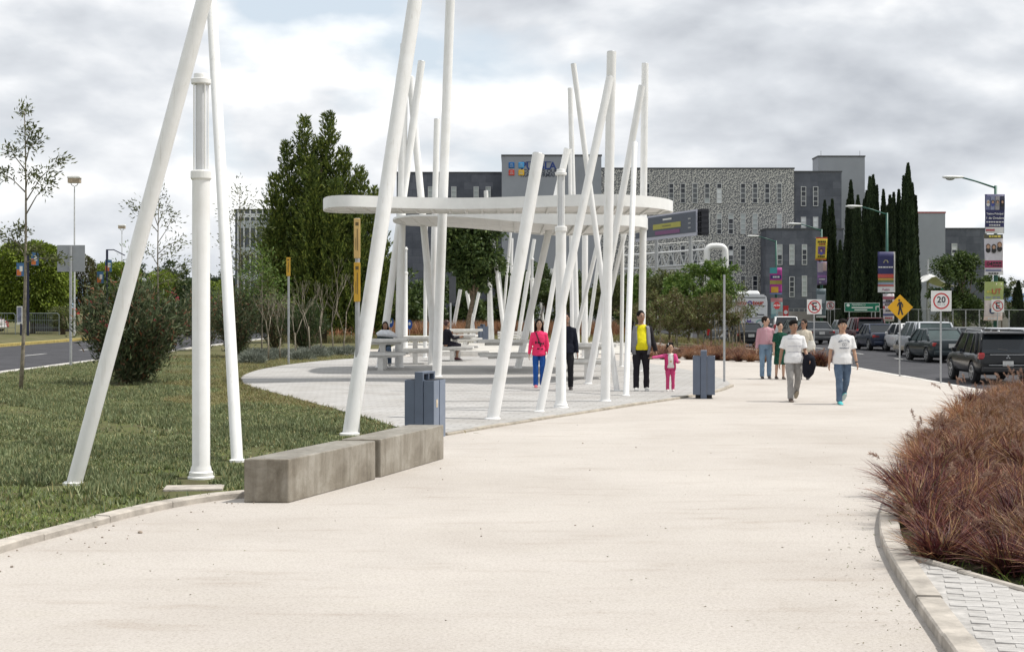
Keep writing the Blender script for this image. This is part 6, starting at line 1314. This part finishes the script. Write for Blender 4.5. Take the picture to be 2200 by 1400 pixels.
    if hair == 'long':
        h.tube([(0, .035, .05), (0, .06, -.08), (0, .075, -.25), (0, .07, -.36)], [(.08, .06), (.095, .055), (.105, .045), (.07, .025)], 16, side=XS_)
        for sd in (-1, 1): h.tube([(sd * .07, -.01, .05), (sd * .085, -.0, -.07), (sd * .095, .01, -.24)], [(.022, .035), (.026, .045), (.02, .03)], 10, side=XS_)
    if hair == 'tail': h.tube([(0, .1, .0), (0, .13, -.06), (0, .1, -.2)], [.03, .035, .015], 10); 
    if hair == 'bun': h.sphere((0, .1, .03), .045, 12, 8)
    if hair == 'curls':
        rs = random.Random(4)
        for _ in range(26): a = rs.random() * 6.28; e_ = rs.uniform(-.5, 1.3); h.sphere((.088 * math.cos(a) * math.cos(e_), .03 + .09 * abs(math.sin(a)) * math.cos(e_) - .05 * (e_ > .6), .03 + .1 * math.sin(e_)), rs.uniform(.022, .036), 8, 6)
    h.v = [tuple(Hm @ Vector(p)) for p in h.v]; organic('hair', h, hairmat, t, .011, 1, .016)
    # --- clothing
    if top:
        m = MB(); zh = max(hem, .84); rr = [(z, max(a, .168 * slim), max(b_, .116 * slim)) if z < 1 else (z, a, b_) for z, a, b_ in rings if zh - .001 <= z < 1.455]; m.tube([tz(z) for z, _, _ in rr], [(a + .02, b_ + .02) for _, a, b_ in rr], 24, side=XS_)
        if hem < .84:
            m.tube([tz(.9), tz(hem)], [(.178 * slim, .128 * slim), (.178 * slim, .13 * slim)], 24, side=XS_)
        for k in 'RL':
            sh, e, w_, fd, sd = A[k]
            if sleeve == 'short': m.tube([sh + Vector((-sd * .07, 0, .012)), sh, sh.lerp(e, .45), sh.lerp(e, .80)], [.055, .066, .066, .072], 16)
            elif sleeve == 'long': m.tube([sh + Vector((-sd * .07, 0, .012)), sh, sh.lerp(e, .5), e, e.lerp(w_, .5), e.lerp(w_, .97)], [.058, .066, .058, .052, .046, .04], 16)
        organic('top', m, top, t, .0125, 3, .013)
    if bottom:
        m = MB(); torso(m, .013, .84, 1.0)
        for k in 'RL':
            h_, kn, an = J[k]; e_ = kn.lerp(an, pants_to); m.tube([h_ + Vector((0, 0, .06)), h_, h_.lerp(kn, .45), kn, kn.lerp(e_, .5), e_ + Vector((0, .0, -.015))], [.075 * slim, .082 * slim, .086 * slim, .07, .066, .064], 18)
        organic('trousers', m, bottom, t, .0125, 3, .016)
    for k in 'RL':
        an = J[k][2]; m = MB(); p = R(fp[k]); c_, s_ = math.cos(p), math.sin(p)
        def ft(y, z): return an + Vector((0, y * c_ - z * s_, y * s_ + z * c_))
        m.tube([ft(.062, -.045), ft(.04, -.035), ft(-.03, -.03), ft(-.10, -.048), ft(-.165, -.06), ft(-.185, -.064)], [(.026, .026), (.038, .04), (.044, .045), (.048, .028), (.04, .017), (.018, .008)], 16, side=XS_)
        so = organic('shoe', m, shoes[0], t, .009, 2); q = MB(); q.tube([ft(.066, -.072), ft(0, -.072), ft(-.1, -.072), ft(-.18, -.071)], [(.03, .009), (.042, .009), (.048, .009), (.024, .007)], 14, side=XS_); q.build('sole', shoes[1], so)
    if jacket:
        mat_, smat = jacket; vs = []; n = 22; zs = [.80, .88, .96, 1.06, 1.17, 1.29, 1.38, 1.43]
        for z in zs:
            r_ = min(rings, key=lambda q: abs(q[0] - z)); c = tz(z); op = R(30 + (10 if z < 1.0 else 0))
            for i in range(n + 1): a = -math.pi / 2 + op + (2 * math.pi - 2 * op) * i / n; vs.append((c.x + (r_[1] + .042) * math.cos(a), c.y + (r_[2] + .04) * math.sin(a), c.z))
        o = MB().add(vs, [(j * (n + 1) + i, j * (n + 1) + i + 1, (j + 1) * (n + 1) + i + 1, (j + 1) * (n + 1) + i) for j in range(len(zs) - 1) for i in range(n)]).build('jacket', mat_, t, smooth=True); q = o.modifiers.new('solid', 'SOLIDIFY'); q.thickness = .014
        m = MB()
        for k in 'RL': sh, e, w_, fd, sd = A[k]; m.tube([sh + Vector((-sd * .05, 0, .012)), sh, sh.lerp(e, .5), e, e.lerp(w_, .97)], [.066, .076, .066, .06, .05], 16)
        organic('jacket_sleeves', m, smat, t, .0125, 2, .014)
    if extra: extra(t, J, A, tz, Hm, rings, s)
    return t
def standing(px, py): b = G(px, py); return (b.x, b.y, .042 if inpoly(np.array([[b.x, b.y]]), plz)[0] else zg(b.x))
SHW = (pm('shoe_white', (.62, .61, .58), .5, .1, 20), pm('sole_white', (.5, .49, .46), .6)); SHD = (pm('shoe_dark', (.03, .025, .024), .45, .2, 20), BLACKR); SHB = (pm('shoe_brown', (.09, .06, .045), .5, .2, 20), pm('sole_tan', (.3, .26, .2), .7)); SHT = (pm('shoe_turquoise', (.06, .42, .44), .5, .1, 20), pm('sole_pale', (.45, .55, .55), .6))
DEN = pm('denim_blue', (.13, .185, .26), .9, .2, 5, .3, 40, col2=(.05, .075, .125), spec=.1); DENL = pm('denim_light', (.22, .32, .43), .9, .2, 3.5, .5, 40, col2=(.14, .21, .30), spec=.1)
def wrap(vs, rings, tz, inf, zc, cx=0):       # lay a flat print (x, y) on the chest
    out = []
    for x, y, _ in vs:
        z = zc + y; lo_ = max([r for r in rings if r[0] <= z], key=lambda r: r[0]); hi_ = min([r for r in rings if r[0] > z], key=lambda r: r[0]); u = (z - lo_[0]) / (hi_[0] - lo_[0]); a = lo_[1] + (hi_[1] - lo_[1]) * u + inf; b = lo_[2] + (hi_[2] - lo_[2]) * u + inf
        X = x + cx; c = tz(z); out.append((X, c.y - b * math.sqrt(max(.02, 1 - (X / a) ** 2)), c.z))
    return out
def shirt_print(t, J, A, tz, Hm, rings, s):
    BLU = pm('shirt_print_slate', (.10, .12, .17), .8)
    word = 'HOLLISTER'
    for i, ch in enumerate(word):
        a = R(-34 + 68 * i / 8); vs, fs = textmesh(ch, .042, .0022); M = Matrix.Rotation(-a * .8, 3, 'Z'); vs = [M @ Vector(v) + Vector((.155 * math.sin(a) * 1.2, .05 * (math.cos(a) - 1) * 3.2, 0)) for v in vs]; MB().add(wrap(vs, rings, tz, .027, 1.325), fs).build('shirt_letter', BLU, t)
    vs, fs = textmesh('HUNTINGTON 1922', .03, .0015); vs = [(x * .72, y, z) for x, y, z in vs]; MB().add(wrap(vs, rings, tz, .027, 1.165), fs).build('shirt_lettering', BLU, t)
    n = 30; vs = []; fs = []
    for k in range(n): a = 2 * math.pi * k / n; r1, r2 = .036 + .004 * math.sin(a * 7), .041 + .004 * math.sin(a * 7); vs += [(r1 * math.cos(a) * 1.15, r1 * math.sin(a), 0), (r2 * math.cos(a) * 1.15, r2 * math.sin(a), 0)]
    fs = [(2 * k, 2 * ((k + 1) % n), 2 * ((k + 1) % n) + 1, 2 * k + 1) for k in range(n)]; MB().add(wrap(vs, rings, tz, .027, 1.24), fs).build('shirt_emblem', BLU, t)
    b_ = [(-.022, .004, 0), (-.008, .008, 0), (.0, -.002, 0), (.014, .014, 0), (.022, .012, 0), (.004, -.012, 0), (-.012, -.006, 0)]; MB().add(wrap(b_, rings, tz, .028, 1.24), [tuple(range(7))]).build('shirt_emblem', BLU, t)
    w_ = A['L'][2]; MB().tube([w_ - A['L'][3] * .03, w_ - A['L'][3] * .005], .031, 14).build('wrist_watch', DARKP, t)
person('man in white T-shirt with arched dark lettering, blue jeans and turquoise shoes, walking', standing(1810, 868), R(4), 1.64, dict(L=(-6, 32, 1), R=(12, 8, 1)), dict(L=(6, 11, 14), R=(-6, 12, 10)), cloth('tee_white', (.74, .74, .74), var=.03), DEN, SHT, 0, 'thick', yaw=-8, extra=shirt_print, hem=.84, foot_pitch=(0, -38))
def polo_extra(t, J, A, tz, Hm, rings, s):
    m = MB(); c = tz(1.445); m.tube([c + Vector((0, .0, -.028)), c + Vector((0, .002, .012))], [(.085, .078), (.072, .066)], 20, side=XS_, caps=False); o = m.build('collar', MATS['polo_white'], t, smooth=True); q = o.modifiers.new('s', 'SOLIDIFY'); q.thickness = .008
    for k, z in enumerate((1.36, 1.2, 1.08, .99)):
        vs = [(x, dy, 0) for x in [-.15 + .3 * i / 20 for i in range(21)] for dy in (-.003, .003)]; MB().add(wrap(vs, rings, tz, .0275, z), [(2 * i, 2 * i + 2, 2 * i + 3, 2 * i + 1) for i in range(20)]).build('shirt_stripe', pm('polo_stripe', (.28, .28, .36), .8), t)
    sh, e, w_, fd, sd = A['L']; m = MB(); c = w_ + fd * .0
    m.tube([c + Vector((-.03, -.02, .10)), c + Vector((0.0, -.02, .02)), c + Vector((.01, -.0, -.14)), c + Vector((-.01, .02, -.30)), c + Vector((-.04, .03, -.40))], [(.06, .05), (.13, .085), (.15, .085), (.125, .06), (.07, .03)], 18, side=XS_); organic('carried_jacket', m, cloth('jacket_black', (.012, .013, .02)), t, .012, 2)
person('man in white striped polo and grey trousers carrying a black jacket, walking', standing(1705, 862), R(2), 1.62, dict(L=(-4, 34, 2), R=(14, 8, 1)), dict(L=(8, 12, 42), R=(-8, 14, 8)), cloth('polo_white', (.74, .74, .745), var=.03), cloth('trouser_grey', (.30, .29, .28)), SHB, 1, 'thick', yaw=12, extra=polo_extra, foot_pitch=(0, -40), hem=.84)
def pinkshirt_extra(t, J, A, tz, Hm, rings, s):
    m = MB(); m.tube([tz(.955), tz(.99)], [(.178, .13), (.178, .13)], 24, side=XS_); m.build('belt', pm('belt_brown', (.06, .035, .022), .5), t, smooth=True)
    c = tz(1.455); m = MB(); m.tube([c + Vector((0, 0, -.03)), c + Vector((0, .002, .015))], [(.086, .08), (.07, .066)], 20, side=XS_, caps=False); o = m.build('collar', MATS['shirt_pink_check'], t, smooth=True); q = o.modifiers.new('s', 'SOLIDIFY'); q.thickness = .008
    vs = [(x, y, 0) for x, y in ((-.006, -.2), (.006, -.2), (.006, .1), (-.006, .1))]; bt = MB()
    for k in range(6): bt.add(wrap([(.006 * math.cos(i * .785), -.16 + .055 * k + .006 * math.sin(i * .785), 0) for i in range(8)], rings, tz, .03, 1.25), [tuple(range(8))])
    bt.build('shirt_buttons', WHITEP, t)
def checkmat():
    m, t, b, o = nodes_of('shirt_pink_check'); b.inputs['Roughness'].default_value = .9; c = nd(t, 'ShaderNodeTexCoord').outputs['Object']
    ck = nd(t, 'ShaderNodeTexChecker', {'Vector': c, 'Color1': (.42, .20, .25, 1), 'Color2': (.52, .33, .36, 1), 'Scale': 55.0}); t.links.new(ck.outputs[0], b.inputs['Base Color']); MATS['shirt_pink_check'] = m; return m
person('man in pink checked shirt tucked into light blue jeans, looking aside', standing(1645, 813), R(0), 1.62, dict(L=(-2, 4, 2), R=(5, 6, 2)), dict(L=(0, 9, 8), R=(2, 11, 12)), checkmat(), DENL, SHD, 2, 'short', HAIRD, yaw=58, belly=.55, extra=pinkshirt_extra, sleeve='long', hem=.97)
def girl_extra(t, J, A, tz, Hm, rings, s):
    K = pm('bow_black', (.02, .012, .016), .8)
    for cx, zc, w_, h_ in ((-.055, 1.16, .05, .038), (.075, 1.13, .045, .036), (.02, 1.0, .075, .02)):
        for sd in (-1, 1): MB().add(wrap([(cx, zc - 1.1, 0), (cx + sd * w_ * .5, zc - 1.1 + h_ * .7, 0), (cx + sd * w_, zc - 1.1 + h_, 0), (cx + sd * w_, zc - 1.1 - h_, 0), (cx + sd * w_ * .5, zc - 1.1 - h_ * .6, 0)], rings, tz, .034, 1.1), [(0, 1, 2, 3, 4)]).build('bow_print', K, t)
    m = MB(); pts = []
    for i in range(9): z = 1.42 - .36 * i / 8; x = -.09 + .13 * i / 8; pts.append(wrap([(x, 0, 0)], rings, tz, .032, z)[0])
    m.tube(pts, (.014), 8); m.build('bag_strap', K, t)
    m = MB(); c = tz(1.45); m.tube([c + Vector((0, .05, -.03)), c + Vector((0, .07, .02)), c + Vector((0, .06, .05))], [(.11, .05), (.12, .06), (.08, .03)], 16, side=XS_); organic('hood', m, MATS['hoodie_pink'], t, .0125, 2)
person('girl with long dark hair in bright pink hoodie and blue leggings, walking', standing(1158, 836), R(3), 1.55, dict(L=(4, 14, 0), R=(6, 6, 0)), dict(L=(2, 12, 10), R=(4, 13, 12)), cloth('hoodie_pink', (.86, .05, .16), var=.06), cloth('leggings_blue', (.02, .09, .34)), (pm('shoe_rose', (.5, .12, .14), .5), pm('sole_rose', (.55, .3, .3), .6)), 0, 'long', slim=.86, extra=girl_extra, sleeve='long', hem=.82)
person('woman in dark tracksuit half hidden by the plaza lantern column', standing(1216, 841), R(0), 1.70, dict(L=(2, 10, 2), R=(8, 4, 2)), dict(L=(0, 11, 8), R=(4, 10, 10)), cloth('track_top_navy', (.012, .014, .024)), cloth('track_trousers_black', (.02, .02, .024)), SHD, 1, 'tail', slim=.95, sleeve='long', hem=.84)
person('man in yellow shirt and open grey jacket holding a little girl by the hand', standing(1377, 843), R(3), 1.74, dict(L=(3, 5, 3.5), R=(6, 8, 2.5)), dict(L=(6, 15, 6, 1.0), R=(-6, 9, 10)), cloth('shirt_yellow', (.70, .62, .02), var=.05), cloth('trousers_black', (.018, .016, .02)), SHW, 1, 'short', HAIRB, yaw=14, belly=1.0, sleeve='none', jacket=(cloth('jacket_grey', (.20, .20, .22)), cloth('jacket_sleeve_black', (.02, .018, .02))))
def toddler_extra(t, J, A, tz, Hm, rings, s):
    MB().add(wrap([(.05 * math.cos(i * .6), .04 * math.sin(i * .6), 0) for i in range(10)], rings, tz, .024, 1.15), [tuple(range(10))]).build('shirt_print', pm('print_beige', (.45, .36, .22), .8), t)
    q = MB(); q.box((-.06, -.05, .1), (.02, .01, .05)); q.v = [tuple(Hm @ Vector(p)) for p in q.v]; q.build('hair_clip', WHITEP, t)
person('little girl in pink jacket and pink trousers holding the hand of the man in yellow', standing(1440, 844), R(3), .99, dict(L=(2, 5, 2), R=(4, 6, 2)), dict(L=(25, 14, 70, .3), R=(6, 80, 4, 1.05)), cloth('toddler_top', (.68, .66, .62), var=.05), cloth('toddler_trousers', (.52, .06, .17)), SHW, 0, 'curls', HAIRB, head=1.45, belly=.4, jacket=(cloth('toddler_jacket', (.50, .04, .15)), cloth('toddler_sleeve', (.62, .10, .26))), extra=toddler_extra, slim=1.05, sleeve='none', hem=.9)
def cream_extra(t, J, A, tz, Hm, rings, s):
    q = MB()
    for sd in (-1, 1): q.sphere((sd * .032, -.094, .012), (.026, .008, .02), 10, 6)
    q.v = [tuple(Hm @ Vector(p)) for p in q.v]; q.build('sunglasses', DARKP, t)
    sh, e, w_, fd, sd = A['R']; m = MB(); c = Vector((.2, -.08, .96)); m.tube([c + Vector((0, 0, .16)), c + Vector((0, 0, .04)), c + Vector((0, 0, -.1))], [(.09, .04), (.13, .06), (.12, .05)], 16, side=XS_); organic('handbag', m, pm('bag_white', (.62, .60, .55), .5), t, .012, 2); MB().tube([c + Vector((-.07, 0, .14)), Vector((.12, -.03, 1.44)), c + Vector((.07, 0, .14))], .01, 8).build('bag_strap', MATS['bag_white'], t)
person('woman in cream jacket and sunglasses with a white handbag behind the polo shirt', standing(1727, 815), R(-4), 1.55, dict(L=(4, 5, 1), R=(-2, 4, 1)), dict(L=(8, 14, 10), R=(4, 10, 12)), cloth('jacket_cream', (.56, .51, .42), var=.15, scale=30), cloth('trousers_dark', (.03, .03, .04)), SHD, 1, 'tail', HAIRD, yaw=-40, slim=.92, extra=cream_extra, sleeve='long', hem=.80)
def green_extra(t, J, A, tz, Hm, rings, s):
    m = MB(); m.tube([tz(1.0), tz(.85), tz(.62), tz(.46)], [(.15, .11), (.17, .125), (.19, .145), (.2, .15)], 22, side=XS_); organic('skirt', m, MATS['dress_green'], t, .0125, 2)
person('woman in green dress with bare legs half hidden behind the polo shirt', standing(1676, 814), R(6), 1.47, dict(L=(4, 6, 1), R=(-3, 8, 1)), dict(L=(2, 8, 10), R=(4, 10, 16)), cloth('dress_green', (.015, .075, .05), var=.3, scale=20), None, SHB, 2, 'bun', HAIRD, slim=.86, extra=green_extra)
# seated
b = g4(824, 794); b.y += .66
person('seated girl with long dark hair behind a white bag at the left picnic table', (b.x, b.y, .042), R(3), 1.68, dict(L=(84, 88, 6), R=(80, 84, 8)), dict(L=(34, 12, 62, .2), R=(34, 14, 62, .2)), cloth('top_teal', (.035, .05, .055)), DEN, SHW, 1, 'long', HAIRD, seat=.50 / 1.68 * 1.72, slim=.88, lean=.15)
m = MB(); m.tube([(-.28, 0, .10), (-.15, 0, .14), (.1, 0, .13), (.26, 0, .07), (.33, 0, .03)], [(.06, .05), (.13, .10), (.14, .11), (.10, .07), (.03, .02)], 16, side=Vector((0, 1, 0)))
o = thing('shopping_bag', 'crumpled white bag lying on the left picnic table', 'bag', (b.x + .08, b.y - .74, .042 + .905 + .02)); organic('bag_sheet', m, pm('bag_plastic', (.68, .70, .74), .35, .08, 12, .5, 18), o, .015, 2)
b = g4(962, 777)
def black_extra(t, J, A, tz, Hm, rings, s):
    m = MB(); hz = tz(.9)
    for k in 'RL': h_, kn, an = J[k]; m.tube([h_ + Vector((0, .03, .02)), h_.lerp(kn, .5), kn + Vector((0, -.03, 0)), kn.lerp(an, .12)], [.13, .12, .10, .085], 16)
    organic('skirt', m, MATS['dress_black'], t, .0125, 3)
person('woman in black dress sitting with crossed ankles on a picnic table bench, seen from behind', (b.x, b.y - .68, .042), R(118), 1.68, dict(L=(78, 70, 4), R=(80, 96, 2)), dict(L=(38, 8, 66, .2), R=(30, 10, 70, .2)), cloth('dress_black', (.014, .013, .02)), None, (pm('shoe_wine', (.10, .02, .025), .4), BLACKR), 1, 'bun', pm('hair_auburn', (.05, .016, .014), .5, .2, 30), seat=.50 / 1.68 * 1.72, slim=.95, extra=black_extra, sleeve='long')
